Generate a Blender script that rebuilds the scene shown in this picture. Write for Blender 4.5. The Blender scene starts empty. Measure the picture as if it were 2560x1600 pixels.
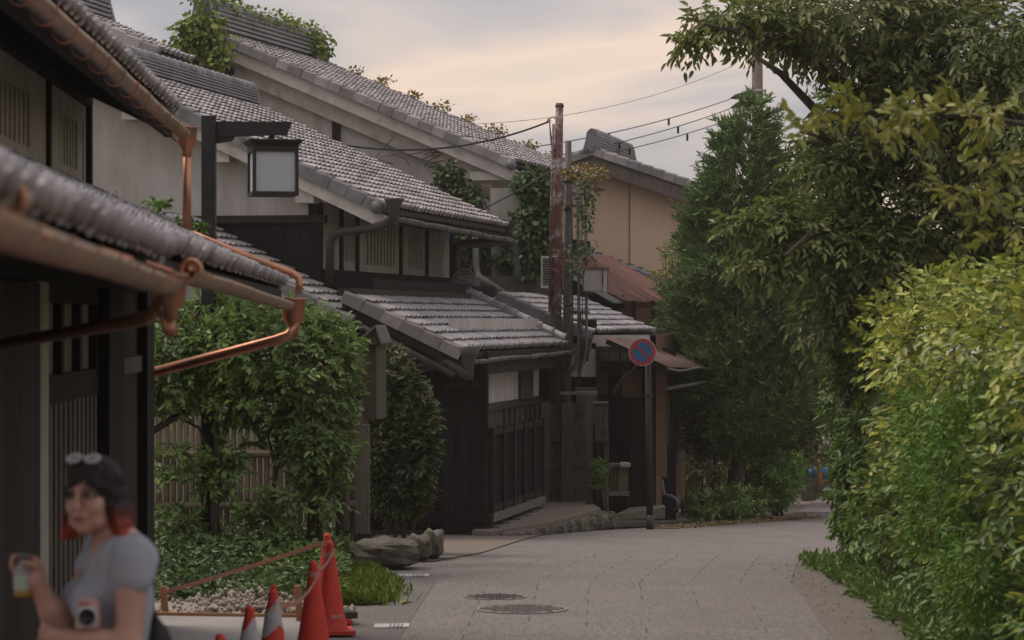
import bpy, math, random
import numpy as np
from mathutils import Vector, Matrix

random.seed(7)
rng = np.random.default_rng(11)
sc = bpy.context.scene
COL = sc.collection

# ---------------------------------------------------------------- camera
CZ, FPX = 2.4, 7200.0
cam_d = bpy.data.cameras.new("camera")
cam = bpy.data.objects.new("camera", cam_d)
COL.objects.link(cam)
cam.location = (0, 0, CZ)
cam.rotation_euler = (math.radians(90), 0, 0)
cam_d.sensor_width = 36.0
cam_d.lens = 36.0 * FPX / 2560.0
cam_d.clip_start = 0.1
cam_d.clip_end = 4000.0
cam_d.dof.use_dof = True
cam_d.dof.focus_distance = 42.0
cam_d.dof.aperture_fstop = 4.8
sc.camera = cam

# ---------------------------------------------------------------- sky, sun, exposure
SUN_EL, SUN_AZ = math.radians(58), math.radians(-62)      # azimuth from +Y towards +X
world = bpy.data.worlds.new("World")
sc.world = world
world.use_nodes = True
nt = world.node_tree
nt.nodes.clear()
def N(tree, kind, **kw):
    n = tree.nodes.new(kind)
    for k, v in kw.items():
        if k == "ins":
            for i, val in v.items():
                n.inputs[i].default_value = val
        else:
            setattr(n, k, v)
    return n
def ramp(tree, stops, interp="LINEAR"):
    r = tree.nodes.new("ShaderNodeValToRGB")
    r.color_ramp.interpolation = interp
    e = r.color_ramp.elements
    while len(e) < len(stops):
        e.new(0.5)
    for el, (p, c) in zip(e, stops):
        el.position = p
        el.color = (c[0], c[1], c[2], 1)
    return r
wout = N(nt, "ShaderNodeOutputWorld")
sky = N(nt, "ShaderNodeTexSky", sky_type="NISHITA", sun_disc=False)
sky.sun_elevation = SUN_EL
sky.sun_rotation = SUN_AZ
bg_sky = N(nt, "ShaderNodeBackground", ins={1: 0.08})
nt.links.new(sky.outputs[0], bg_sky.inputs[0])
tc = N(nt, "ShaderNodeTexCoord")
sep = N(nt, "ShaderNodeSeparateXYZ")
nt.links.new(tc.outputs["Generated"], sep.inputs[0])
# flat cloud deck: direction projected on a layer
den = N(nt, "ShaderNodeMath", operation="MAXIMUM", ins={1: 0.0})
nt.links.new(sep.outputs[2], den.inputs[0])
den2 = N(nt, "ShaderNodeMath", operation="ADD", ins={1: 0.22})
nt.links.new(den.outputs[0], den2.inputs[0])
cx = N(nt, "ShaderNodeMath", operation="DIVIDE")
cy = N(nt, "ShaderNodeMath", operation="DIVIDE")
nt.links.new(sep.outputs[0], cx.inputs[0]); nt.links.new(den2.outputs[0], cx.inputs[1])
nt.links.new(sep.outputs[1], cy.inputs[0]); nt.links.new(den2.outputs[0], cy.inputs[1])
comb = N(nt, "ShaderNodeCombineXYZ")
nt.links.new(cx.outputs[0], comb.inputs[0]); nt.links.new(cy.outputs[0], comb.inputs[1])
nz = N(nt, "ShaderNodeTexNoise", ins={"Scale": 2.1, "Detail": 4.0, "Roughness": 0.45, "Distortion": 0.4})
mp = N(nt, "ShaderNodeMapping")
mp.inputs["Location"].default_value = (2.2, 3.3, 0.0)
nt.links.new(comb.outputs[0], mp.inputs[0]); nt.links.new(mp.outputs[0], nz.inputs["Vector"])
elev = N(nt, "ShaderNodeMapRange", ins={1: 0.0, 2: 0.15, 3: -0.26, 4: 0.22})
nt.links.new(sep.outputs[2], elev.inputs[0])
addn = N(nt, "ShaderNodeMath", operation="ADD")
nt.links.new(nz.outputs[0], addn.inputs[0]); nt.links.new(elev.outputs[0], addn.inputs[1])
crmp = ramp(nt, [(0.26, (0.53, 0.44, 0.385)), (0.42, (0.66, 0.50, 0.39)), (0.53, (0.43, 0.372, 0.358)), (0.64, (0.285, 0.268, 0.288)), (0.9, (0.42, 0.397, 0.397))])
nt.links.new(addn.outputs[0], crmp.inputs[0])
bg_cl = N(nt, "ShaderNodeBackground", ins={1: 1.0})
nt.links.new(crmp.outputs[0], bg_cl.inputs[0])
zen = N(nt, "ShaderNodeMapRange", ins={1: 0.12, 2: 1.0, 3: 1.0, 4: 2.3})          # overcast sky: zenith brighter than horizon
nt.links.new(sep.outputs[2], zen.inputs[0]); nt.links.new(zen.outputs[0], bg_cl.inputs[1])
mixw = N(nt, "ShaderNodeMixShader", ins={0: 0.86})
nt.links.new(bg_sky.outputs[0], mixw.inputs[1]); nt.links.new(bg_cl.outputs[0], mixw.inputs[2])
nt.links.new(mixw.outputs[0], wout.inputs[0])

sun_d = bpy.data.lights.new("sun", "SUN")
sun_d.energy = 1.5
sun_d.angle = math.radians(30)
sun_d.color = (1.0, 0.90, 0.77)
sun = bpy.data.objects.new("sun", sun_d)
COL.objects.link(sun)
sd = Vector((math.sin(SUN_AZ) * math.cos(SUN_EL), math.cos(SUN_AZ) * math.cos(SUN_EL), math.sin(SUN_EL)))
sun.rotation_euler = sd.to_track_quat("Z", "Y").to_euler()
sun.location = (0, 20, 30)

vs = sc.view_settings
vs.view_transform = "Standard"; vs.look = "None"; vs.gamma = 1.0; vs.use_curve_mapping = False
vs.exposure = 0.55
sc.cycles.max_bounces = 6
sc.cycles.transparent_max_bounces = 6
sc.cycles.use_denoising = True

# ---------------------------------------------------------------- helpers
Z = Vector((0, 0, 1))
def V(*a): return Vector(a)
def P(px, py, Y):
    return Vector(((px - 1280.0) / FPX * Y, Y, CZ + (800.0 - py) / FPX * Y))
def gz(Y):
    z = 0.0 - 0.0458 * 1.0 * math.log1p(math.exp(min(60.0, (Y - 27.0) / 1.0))) if Y < 80 else 0.0 - 0.0458 * (Y - 27.0)
    z = max(z, -6.0)
    if Y < 12:
        z += 0.25 * min(1.0, (12 - Y) / 3.0)
    return z

class MB:
    def __init__(s): s.v, s.f = [], []
    def add(s, vs_, fs):
        k = len(s.v)
        s.v += [Vector(x) for x in vs_]
        s.f += [tuple(i + k for i in f) for f in fs]
        return s
    def hexa(s, p):
        return s.add(p, [(0, 3, 2, 1), (4, 5, 6, 7), (0, 1, 5, 4), (1, 2, 6, 5), (2, 3, 7, 6), (3, 0, 4, 7)])
    def box(s, o, ax, ay, az):
        o, ax, ay, az = Vector(o), Vector(ax), Vector(ay), Vector(az)
        return s.hexa([o, o + ax, o + ax + ay, o + ay, o + az, o + ax + az, o + ax + ay + az, o + ay + az])
    def cbox(s, c, sx, sy, sz, rz=0.0):
        R = Matrix.Rotation(rz, 3, "Z")
        ax, ay, az = R @ V(sx, 0, 0), R @ V(0, sy, 0), V(0, 0, sz)
        return s.box(Vector(c) - (ax + ay + az) / 2, ax, ay, az)
    def beam(s, a, b, w, h, up=Z):
        a, b = Vector(a), Vector(b)
        d = (b - a).normalized()
        x = d.cross(Vector(up))
        if x.length < 1e-4: x = d.cross(V(1, 0, 0))
        x.normalize()
        y = x.cross(d)
        return s.box(a - x * w / 2 - y * h / 2, x * w, b - a, y * h)
    def tube(s, pts, r, n=8, caps=True):
        pts = [Vector(p) for p in pts]
        m = len(pts)
        rs = r if isinstance(r, (list, tuple)) else [r] * m
        ref, rings = None, []
        for i in range(m):
            d = (pts[min(i + 1, m - 1)] - pts[max(i - 1, 0)]).normalized()
            if ref is None:
                ref = d.cross(Z) if abs(d.z) < 0.95 else d.cross(V(1, 0, 0))
            x = (ref - d * ref.dot(d)).normalized()
            ref = x
            y = d.cross(x)
            rings.append([pts[i] + (x * math.cos(t) + y * math.sin(t)) * rs[i] for t in [2 * math.pi * k / n for k in range(n)]])
        vs_ = [p for rg in rings for p in rg]
        fs = [(i * n + k, i * n + (k + 1) % n, (i + 1) * n + (k + 1) % n, (i + 1) * n + k) for i in range(m - 1) for k in range(n)]
        if caps:
            fs += [tuple(reversed(range(n))), tuple(range((m - 1) * n, m * n))]
        return s.add(vs_, fs)
    def lathe(s, prof, n=16, o=(0, 0, 0), M=None, caps=True):
        vs_ = []
        for r, z in prof:
            for k in range(n):
                t = 2 * math.pi * k / n
                p = V(r * math.cos(t), r * math.sin(t), z)
                vs_.append((M @ p if M else p) + Vector(o))
        m = len(prof)
        fs = [(i * n + k, i * n + (k + 1) % n, (i + 1) * n + (k + 1) % n, (i + 1) * n + k) for i in range(m - 1) for k in range(n)]
        if caps:
            fs += [tuple(reversed(range(n))), tuple(range((m - 1) * n, m * n))]
        return s.add(vs_, fs)
    def prism(s, poly, ext):
        n = len(poly); e = Vector(ext)
        poly = [Vector(p) for p in poly]
        return s.add(poly + [p + e for p in poly], [tuple(range(n - 1, -1, -1)), tuple(range(n, 2 * n))] + [(i, (i + 1) % n, n + (i + 1) % n, n + i) for i in range(n)])
    def trough(s, a, b, r, n=8, th=0.012, wav=0.0):
        a, b = Vector(a), Vector(b)
        d = (b - a).normalized(); x = d.cross(Z).normalized()
        segs = max(1, int((b - a).length / 0.9))
        vs_ = []
        for i in range(segs + 1):
            o = a.lerp(b, i / segs) + Z * (random.uniform(-wav, wav))
            for rr in (r, r - th):
                for k in range(n + 1):
                    t = math.pi + math.pi * k / n
                    vs_.append(o + x * math.cos(t) * rr + Z * math.sin(t) * rr)
        w = 2 * (n + 1); fs = []
        for i in range(segs):
            A, B = i * w, (i + 1) * w
            for k in range(n):
                fs.append((A + k, A + k + 1, B + k + 1, B + k))
                q = n + 1
                fs.append((A + q + k + 1, A + q + k, B + q + k, B + q + k + 1))
            fs.append((A, B, B + n + 1, A + n + 1))
            fs.append((A + n, A + n + n + 1, B + n + n + 1, B + n))
        for A in (0, segs * w):
            fs += [(A + k, A + k + 1, A + n + 1 + k + 1, A + n + 1 + k) for k in range(n)]
        return s.add(vs_, fs)

ORG = {}
def finish(o, parent):
    COL.objects.link(o)
    if parent is not None:
        o.parent = parent
        ORG[o.name] = ORG[parent.name]
def mesh_obj(name, me, mat, parent=None, org=None):
    o = bpy.data.objects.new(name, me)
    if mat is not None and not me.materials:
        me.materials.append(mat)
    COL.objects.link(o)
    if parent is not None:
        o.parent = parent
        ORG[o.name] = ORG[parent.name]
    else:
        o.location = org
        ORG[o.name] = Vector(org)
    return o
def part(parent, name, mb, mat, smooth=False, kind=None, label=None):
    org = ORG[parent.name]
    me = bpy.data.meshes.new(name)
    me.from_pydata([v - org for v in mb.v], [], mb.f)
    if smooth:
        me.polygons.foreach_set("use_smooth", [True] * len(me.polygons))
    o = mesh_obj(name, me, mat, parent)
    if kind: o["kind"] = kind
    if label: o["label"] = label
    return o
def thing(name, label, cat, loc, group=None):
    o = bpy.data.objects.new(name, None)
    o.empty_display_size = 0.2
    COL.objects.link(o)
    o.location = loc
    ORG[o.name] = Vector(loc)
    tag(o, label, cat, group)
    return o
def tag(o, label, cat, group=None, kind=None):
    if label: o["label"] = label
    if cat: o["category"] = cat
    if group: o["group"] = group
    if kind: o["kind"] = kind
    return o
def solo(name, mb, mat, label, cat, group=None, smooth=False, org=None, kind=None):
    org = Vector(org) if org is not None else Vector((sum(v.x for v in mb.v) / len(mb.v), sum(v.y for v in mb.v) / len(mb.v), min(v.z for v in mb.v)))
    me = bpy.data.meshes.new(name)
    me.from_pydata([v - org for v in mb.v], [], mb.f)
    if smooth:
        me.polygons.foreach_set("use_smooth", [True] * len(me.polygons))
    o = mesh_obj(name, me, mat, None, org)
    return tag(o, label, cat, group, kind)
def npmesh(name, verts, faces, smooth=False):
    me = bpy.data.meshes.new(name)
    verts = np.asarray(verts, dtype=np.float32); faces = np.asarray(faces, dtype=np.int32)
    k = faces.shape[1]
    me.vertices.add(len(verts)); me.vertices.foreach_set("co", verts.ravel())
    me.loops.add(faces.size); me.loops.foreach_set("vertex_index", faces.ravel())
    me.polygons.add(len(faces))
    me.polygons.foreach_set("loop_start", np.arange(0, faces.size, k, dtype=np.int32))
    if smooth: me.polygons.foreach_set("use_smooth", np.ones(len(faces), dtype=bool))
    me.update(calc_edges=True)
    return me

# ---------------------------------------------------------------- materials
def mk(name, c1, c2=None, scale=6.0, rough=0.7, bump=0.0, metal=0.0, stretch=(1, 1, 1), detail=5.0, spec=0.35, c3=None, scale3=1.2, amt3=0.5, rnd=0.0, bscale=None):
    m = bpy.data.materials.new(name)
    m.use_nodes = True
    t = m.node_tree
    b = t.nodes["Principled BSDF"]
    c2 = c2 or tuple(x * 0.7 for x in c1)
    tcn = N(t, "ShaderNodeTexCoord")
    mpn = N(t, "ShaderNodeMapping"); mpn.inputs["Scale"].default_value = stretch
    t.links.new(tcn.outputs["Object"], mpn.inputs[0])
    no = N(t, "ShaderNodeTexNoise", ins={"Scale": scale, "Detail": detail, "Roughness": 0.6})
    t.links.new(mpn.outputs[0], no.inputs["Vector"])
    r = ramp(t, [(0.32, c1), (0.68, c2)])
    t.links.new(no.outputs[0], r.inputs[0])
    col = r.outputs[0]
    if c3 is not None:
        n3 = N(t, "ShaderNodeTexNoise", ins={"Scale": scale3, "Detail": 6.0, "Roughness": 0.65})
        t.links.new(tcn.outputs["Object"], n3.inputs["Vector"])
        r3 = ramp(t, [(0.48, (0, 0, 0)), (0.66, (amt3, amt3, amt3))])
        t.links.new(n3.outputs[0], r3.inputs[0])
        mx = N(t, "ShaderNodeMix", data_type="RGBA")
        mx.inputs[7].default_value = (*c3, 1)
        t.links.new(r3.outputs[0], mx.inputs[0]); t.links.new(col, mx.inputs[6])
        col = mx.outputs[2]
    if rnd:
        ge = N(t, "ShaderNodeNewGeometry"); oi = N(t, "ShaderNodeObjectInfo")
        ad = N(t, "ShaderNodeMath", operation="ADD"); fr = N(t, "ShaderNodeMath", operation="FRACT")
        t.links.new(ge.outputs["Random Per Island"], ad.inputs[0]); t.links.new(oi.outputs["Random"], ad.inputs[1]); t.links.new(ad.outputs[0], fr.inputs[0])
        mr = N(t, "ShaderNodeMapRange", ins={3: 1.0 - rnd, 4: 1.0 + rnd})
        t.links.new(fr.outputs[0], mr.inputs[0])
        hs = N(t, "ShaderNodeHueSaturation")
        t.links.new(mr.outputs[0], hs.inputs["Value"]); t.links.new(col, hs.inputs["Color"])
        col = hs.outputs[0]
    t.links.new(col, b.inputs["Base Color"])
    b.inputs["Roughness"].default_value = rough
    b.inputs["Metallic"].default_value = metal
    b.inputs["Specular IOR Level"].default_value = spec
    if bump:
        nb = no
        if bscale:
            nb = N(t, "ShaderNodeTexNoise", ins={"Scale": bscale, "Detail": 4.0, "Roughness": 0.6})
            t.links.new(mpn.outputs[0], nb.inputs["Vector"])
        bp = N(t, "ShaderNodeBump", ins={"Strength": bump, "Distance": 0.02})
        t.links.new(nb.outputs[0], bp.inputs["Height"])
        t.links.new(bp.outputs[0], b.inputs["Normal"])
    return m
def leafmat(name, cols, patch=None, pscale=1.0, rough=0.5, trans=0.25):
    """cols: ramp over a per-leaf random number; patch: second ramp blended in by a broad noise"""
    m = bpy.data.materials.new(name)
    m.use_nodes = True
    t = m.node_tree
    b = t.nodes["Principled BSDF"]; out = t.nodes["Material Output"]
    ge = N(t, "ShaderNodeNewGeometry")
    warm = lambda c: (c[0] * 1.3, c[1] * 1.3, c[2] * 1.15)
    cols = [warm(c) for c in cols]; patch = [warm(c) for c in patch] if patch else None
    k = len(cols)
    r = ramp(t, [(i / (k - 1), c) for i, c in enumerate(cols)])
    t.links.new(ge.outputs["Random Per Island"], r.inputs[0])
    col = r.outputs[0]
    if patch:
        k = len(patch)
        r2 = ramp(t, [(i / (k - 1), c) for i, c in enumerate(patch)])
        t.links.new(ge.outputs["Random Per Island"], r2.inputs[0])
        tcn = N(t, "ShaderNodeTexCoord")
        no = N(t, "ShaderNodeTexNoise", ins={"Scale": pscale, "Detail": 3.0})
        t.links.new(tcn.outputs["Object"], no.inputs["Vector"])
        rr = ramp(t, [(0.34, (0, 0, 0)), (0.68, (1, 1, 1))])
        t.links.new(no.outputs[0], rr.inputs[0])
        mx = N(t, "ShaderNodeMix", data_type="RGBA")
        t.links.new(rr.outputs[0], mx.inputs[0]); t.links.new(col, mx.inputs[6]); t.links.new(r2.outputs[0], mx.inputs[7])
        col = mx.outputs[2]
    t.links.new(col, b.inputs["Base Color"])
    b.inputs["Roughness"].default_value = rough
    b.inputs["Specular IOR Level"].default_value = 0.35
    tr = N(t, "ShaderNodeBsdfTranslucent")
    t.links.new(col, tr.inputs[0])
    ms = N(t, "ShaderNodeMixShader", ins={0: trans})
    t.links.new(b.outputs[0], ms.inputs[1]); t.links.new(tr.outputs[0], ms.inputs[2])
    t.links.new(ms.outputs[0], out.inputs[0])
    return m

M = {}
M["tile"] = mk("roof_tile_glazed", (0.345, 0.312, 0.312), (0.26, 0.235, 0.235), 3.0, 0.5, 0.05, 0.0, spec=0.45, rnd=0.34, c3=(0.13, 0.118, 0.10), scale3=1.1, amt3=0.5)
M["tile_aged"] = mk("roof_tile_aged", (0.255, 0.23, 0.228), (0.18, 0.163, 0.16), 3.0, 0.5, 0.05, 0.0, spec=0.45, rnd=0.26, c3=(0.10, 0.09, 0.075), scale3=1.1, amt3=0.6)
M["tile_dark"] = mk("roof_tile_ridge", (0.23, 0.22, 0.23), (0.15, 0.145, 0.15), 5.0, 0.5, 0.1, rnd=0.15, c3=(0.07, 0.075, 0.055), scale3=2.0, amt3=0.5)
M["plaster"] = mk("white_plaster", (0.51, 0.475, 0.44), (0.37, 0.34, 0.305), 1.6, 0.85, 0.03, stretch=(3, 3, 0.35), c3=(0.32, 0.29, 0.25), scale3=0.9, amt3=0.6)
M["plaster_warm"] = mk("aged_plaster", (0.42, 0.385, 0.32), (0.31, 0.28, 0.225), 1.8, 0.85, 0.03, stretch=(3, 3, 0.4), c3=(0.24, 0.21, 0.16), scale3=1.4, amt3=0.5)
M["plaster_green"] = mk("grey_plaster", (0.30, 0.30, 0.27), (0.25, 0.25, 0.225), 1.2, 0.85, 0.03)
M["barge"] = mk("painted_barge_board", (0.62, 0.57, 0.53), (0.52, 0.47, 0.43), 3.0, 0.75, 0.04, c3=(0.24, 0.21, 0.18), scale3=3.5, amt3=0.5)
M["dark_wood"] = mk("charred_wood", (0.021, 0.0185, 0.0165), (0.012, 0.011, 0.010), 8.0, 0.7, 0.15, stretch=(6, 6, 0.6), rnd=0.2, spec=0.1)
M["dark_wood2"] = mk("stained_wood", (0.040, 0.033, 0.027), (0.021, 0.018, 0.0155), 8.0, 0.7, 0.15, stretch=(6, 6, 0.6), rnd=0.25, spec=0.12)
M["old_wood"] = mk("weathered_wood", (0.088, 0.064, 0.043), (0.042, 0.032, 0.023), 7.0, 0.8, 0.25, stretch=(5, 5, 0.5), rnd=0.25, c3=(0.06, 0.065, 0.03), scale3=2.0, amt3=0.5)
M["grey_wood"] = mk("grey_weathered_wood", (0.15, 0.125, 0.105), (0.09, 0.075, 0.062), 7.0, 0.8, 0.2, stretch=(5, 5, 0.5), rnd=0.15)
M["pale_wood"] = mk("new_pale_wood", (0.42, 0.23, 0.11), (0.34, 0.18, 0.085), 9.0, 0.7, 0.1, stretch=(5, 5, 0.5))
M["bamboo"] = mk("weathered_bamboo", (0.24, 0.18, 0.115), (0.15, 0.112, 0.07), 9.0, 0.65, 0.1, stretch=(3, 3, 0.5), rnd=0.3, c3=(0.11, 0.13, 0.035), scale3=1.8, amt3=0.6)
M["copper"] = mk("copper", (0.58, 0.25, 0.14), (0.34, 0.15, 0.09), 5.0, 0.38, 0.05, metal=0.65, c3=(0.20, 0.16, 0.11), scale3=4.0, amt3=0.7, spec=0.5)
M["copper_old"] = mk("oxidised_copper", (0.36, 0.19, 0.115), (0.22, 0.15, 0.095), 5.0, 0.5, 0.1, metal=0.45, c3=(0.13, 0.125, 0.075), scale3=5.0, amt3=0.6)
M["gutter"] = mk("dark_gutter", (0.065, 0.055, 0.05), (0.045, 0.04, 0.037), 6.0, 0.5, metal=0.0)
M["gutter_grey"] = mk("grey_gutter", (0.15, 0.145, 0.125), (0.10, 0.10, 0.08), 5.0, 0.6)
M["iron"] = mk("dark_iron", (0.035, 0.034, 0.033), (0.025, 0.024, 0.023), 8.0, 0.5)
M["steel"] = mk("grey_painted_steel", (0.036, 0.034, 0.033), (0.029, 0.028, 0.027), 4.0, 0.6, spec=0.15)
M["rust_paint"] = mk("peeling_red_paint", (0.13, 0.05, 0.045), (0.095, 0.04, 0.037), 6.0, 0.7, 0.15, c3=(0.34, 0.30, 0.28), scale3=7.0, amt3=0.9, stretch=(1, 1, 0.4))
M["rust"] = mk("rusted_sheet", (0.17, 0.075, 0.052), (0.11, 0.06, 0.05), 2.5, 0.75, 0.1, c3=(0.20, 0.11, 0.085), scale3=3.0, amt3=0.6)
M["rust_grey"] = mk("rust_streaked_sheet", (0.125, 0.072, 0.056), (0.095, 0.064, 0.055), 2.0, 0.85, 0.08, c3=(0.17, 0.08, 0.055), scale3=1.6, amt3=0.7)
M["conduit"] = mk("conduit", (0.12, 0.10, 0.095), (0.07, 0.06, 0.058), 6.0, 0.6)
M["tan"] = mk("tan_render", (0.70, 0.52, 0.375), (0.62, 0.455, 0.325), 0.9, 0.9, 0.03, stretch=(2, 2, 0.4))
M["clay"] = mk("clay_wall", (0.16, 0.095, 0.06), (0.12, 0.07, 0.045), 3.0, 0.9, 0.1)
M["asphalt"] = mk("worn_asphalt", (0.25, 0.216, 0.197), (0.047, 0.041, 0.038), 38.0, 0.9, 0.2, c3=(0.10, 0.09, 0.084), scale3=1.1, amt3=0.5, detail=8)
M["apron"] = mk("grey_asphalt", (0.17, 0.15, 0.138), (0.065, 0.058, 0.054), 40.0, 0.9, 0.15, c3=(0.15, 0.13, 0.115), scale3=1.5, amt3=0.5, detail=8)
M["slab"] = mk("paving_slab", (0.27, 0.235, 0.212), (0.042, 0.037, 0.034), 42.0, 0.9, 0.25, detail=9, rnd=0.05, c3=(0.13, 0.112, 0.10), scale3=0.9, amt3=0.55)
M["joint"] = mk("joint_dirt", (0.055, 0.048, 0.043), None, 10.0, 0.95)
M["verge_strip"] = mk("dusty_asphalt", (0.19, 0.16, 0.138), (0.085, 0.072, 0.062), 34.0, 0.9, 0.15, c3=(0.10, 0.085, 0.07), scale3=1.8, amt3=0.6, detail=8)
M["concrete"] = mk("smooth_concrete", (0.30, 0.27, 0.25), (0.245, 0.222, 0.205), 2.0, 0.85, 0.03)
M["earth"] = mk("packed_earth", (0.16, 0.125, 0.095), (0.10, 0.08, 0.06), 9.0, 0.95, 0.3, c3=(0.07, 0.075, 0.035), scale3=0.9, amt3=0.6, detail=8)
M["fore"] = mk("sandy_concrete", (0.17, 0.135, 0.105), (0.125, 0.10, 0.08), 8.0, 0.95, 0.15, detail=7)
M["stone"] = mk("mossy_stone", (0.14, 0.115, 0.09), (0.06, 0.05, 0.04), 5.0, 0.9, 0.6, c3=(0.07, 0.075, 0.04), scale3=2.5, amt3=0.6)
M["gravel"] = mk("pale_gravel", (0.36, 0.30, 0.25), (0.24, 0.20, 0.165), 14.0, 0.9, 0.3, rnd=0.2)
M["white_paint"] = mk("white_marking", (0.46, 0.435, 0.42), (0.36, 0.34, 0.325), 18.0, 0.8)
M["cone"] = mk("red_plastic", (0.60, 0.05, 0.03), (0.48, 0.04, 0.026), 4.0, 0.6, spec=0.3, c3=(0.30, 0.06, 0.045), scale3=9.0, amt3=0.45)
M["cone_white"] = mk("reflective_white", (0.44, 0.42, 0.42), (0.36, 0.345, 0.345), 7.0, 0.5)
M["rubber"] = mk("black_rubber", (0.05, 0.055, 0.05), None, 6.0, 0.7)
M["tape"] = mk("faded_tape", (0.44, 0.205, 0.145), (0.36, 0.17, 0.125), 7.0, 0.6)
M["cover"] = mk("cast_iron_cover", (0.20, 0.174, 0.16), (0.155, 0.135, 0.125), 8.0, 0.6, 0.2)
M["lamp"] = mk("frosted_panel", (0.42, 0.43, 0.44), (0.40, 0.41, 0.42), 1.0, 0.5)
M["lamp_old"] = mk("dirty_frosted_panel", (0.33, 0.315, 0.31), (0.26, 0.245, 0.235), 4.0, 0.6)
M["sign_red"] = mk("sign_red", (0.30, 0.035, 0.035), (0.26, 0.03, 0.03), 4.0, 0.5)
M["sign_blue"] = mk("sign_blue", (0.015, 0.10, 0.22), (0.012, 0.085, 0.19), 4.0, 0.5)
M["wire"] = mk("black_cable", (0.02, 0.02, 0.022), None, 4.0, 0.6)
M["ceramic"] = mk("porcelain", (0.6, 0.58, 0.55), None, 4.0, 0.3)
M["pole_conc"] = mk("concrete_pole", (0.15, 0.11, 0.095), (0.12, 0.088, 0.076), 3.0, 0.85)
M["unit"] = mk("air_conditioner_casing", (0.48, 0.46, 0.43), (0.40, 0.385, 0.36), 4.0, 0.6)
M["bark"] = mk("bark", (0.085, 0.062, 0.046), (0.045, 0.034, 0.026), 9.0, 0.9, 0.5, stretch=(3, 3, 0.6))
M["tarp"] = mk("blue_tarpaulin", (0.012, 0.115, 0.36), (0.01, 0.09, 0.30), 3.0, 0.5)
M["yellow"] = mk("yellow_guard", (0.52, 0.24, 0.03), (0.42, 0.19, 0.025), 3.0, 0.5)
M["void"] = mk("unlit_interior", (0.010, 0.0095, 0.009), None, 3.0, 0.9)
M["paper"] = mk("aged_paper", (0.22, 0.20, 0.16), (0.17, 0.155, 0.125), 4.0, 0.9)
M["glass"] = mk("dark_glass", (0.05, 0.065, 0.08), None, 2.0, 0.12, spec=0.6)
# ---------------------------------------------------------------- ground, road
def lerp_tab(tab, y):
    if y <= tab[0][0]: return tab[0][1]
    for (a, va), (b, vb) in zip(tab, tab[1:]):
        if y <= b: return va + (vb - va) * (y - a) / (b - a)
    return tab[-1][1]
def strip(name, lt, rt, y0, y1, dz, mat, step=1.0, nx=6, label=None):
    ys = [y0 + (y1 - y0) * i / max(1, int((y1 - y0) / step)) for i in range(max(1, int((y1 - y0) / step)) + 1)]
    mb = MB(); vs_ = []
    for y in ys:
        l, r = lerp_tab(lt, y), lerp_tab(rt, y)
        for k in range(nx + 1):
            vs_.append(V(l + (r - l) * k / nx, y, gz(y) + dz))
    fs = [(j * (nx + 1) + k, j * (nx + 1) + k + 1, (j + 1) * (nx + 1) + k + 1, (j + 1) * (nx + 1) + k) for j in range(len(ys) - 1) for k in range(nx)]
    mb.add(vs_, fs)
    return solo(name, mb, mat, label, None, kind="structure", org=V(0, (y0 + y1) / 2, 0))
gy = [-60, -5, 5, 9, 10.5, 12] + [14 + 2 * i for i in range(54)] + [135, 160, 250, 420, 700]
gx = [-400, -150, -60, -20, -8, -4, 0, 4, 8, 20, 60, 150, 400]
mb = MB()
mb.add([V(x, y, gz(y) - 0.035) for y in gy for x in gx], [(j * 13 + k, j * 13 + k + 1, (j + 1) * 13 + k + 1, (j + 1) * 13 + k) for j in range(len(gy) - 1) for k in range(12)])
tag(solo("ground", mb, M["earth"], "bare brown earth under and around the lane", None, kind="structure", org=V(0, 30, 0)), None, None)
ROAD_L = [(0, -1.9), (12, -1.7), (22, -1.62), (26, -1.6), (29, -1.62), (30.6, -0.95), (34, -0.42), (38.7, 0.05), (42, 0.95), (44.5, 2.2), (50, 4.55), (57, 5.7), (70, 7.4), (95, 10.0)]
ROAD_R = [(0, 3.0), (12, 2.75), (22, 3.05), (28, 3.3), (33, 3.7), (38, 4.4), (44, 5.3), (50, 6.6), (57, 8.0), (70, 10.2), (95, 13.6)]
strip("road", ROAD_L, ROAD_R, 0, 95, 0.0, M["asphalt"], 0.8, 8, "worn grey lane bending right past the wooden houses")
strip("apron", [(0, -1.88), (29, -1.6)], [(0, -1.4), (22.5, -0.83), (26, -0.72), (28, -0.70)], 0, 27.2, 0.004, M["apron"], 1.0, 3, "darker asphalt strip along the paved lane beside the cones")
strip("gutter_strip", [(0, 1.7), (22.5, 2.44), (28, 2.65), (31, 2.9)], [(0, 2.9), (22, 3.02), (28, 3.25), (31, 3.5)], 0, 30, 0.004, M["verge_strip"], 1.0, 3, "dark asphalt strip between the paving and the hedge")
strip("concrete_pad", [(0, -3.2), (23.2, -3.0)], [(0, -1.95), (23.2, -1.55)], 10, 23.2, 0.02, M["concrete"], 1.0, 3, "pale new concrete pad behind the traffic cones")
strip("forecourt", [(30.4, -1.7), (40, -1.9)], [(30.4, -0.85), (33, -0.35), (38, 0.15), (40, 0.4)], 30.4, 40.2, 0.012, M["fore"], 0.8, 5, "sandy forecourt in front of the black lattice fence")
strip("verge_earth", [(43.6, 2.0), (52, 5.0)], [(43.6, 2.5), (46, 3.1), (52, 5.5)], 43.6, 52, 0.01, M["earth"], 0.8, 3, "leaf-littered earth below the cypress")

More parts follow.
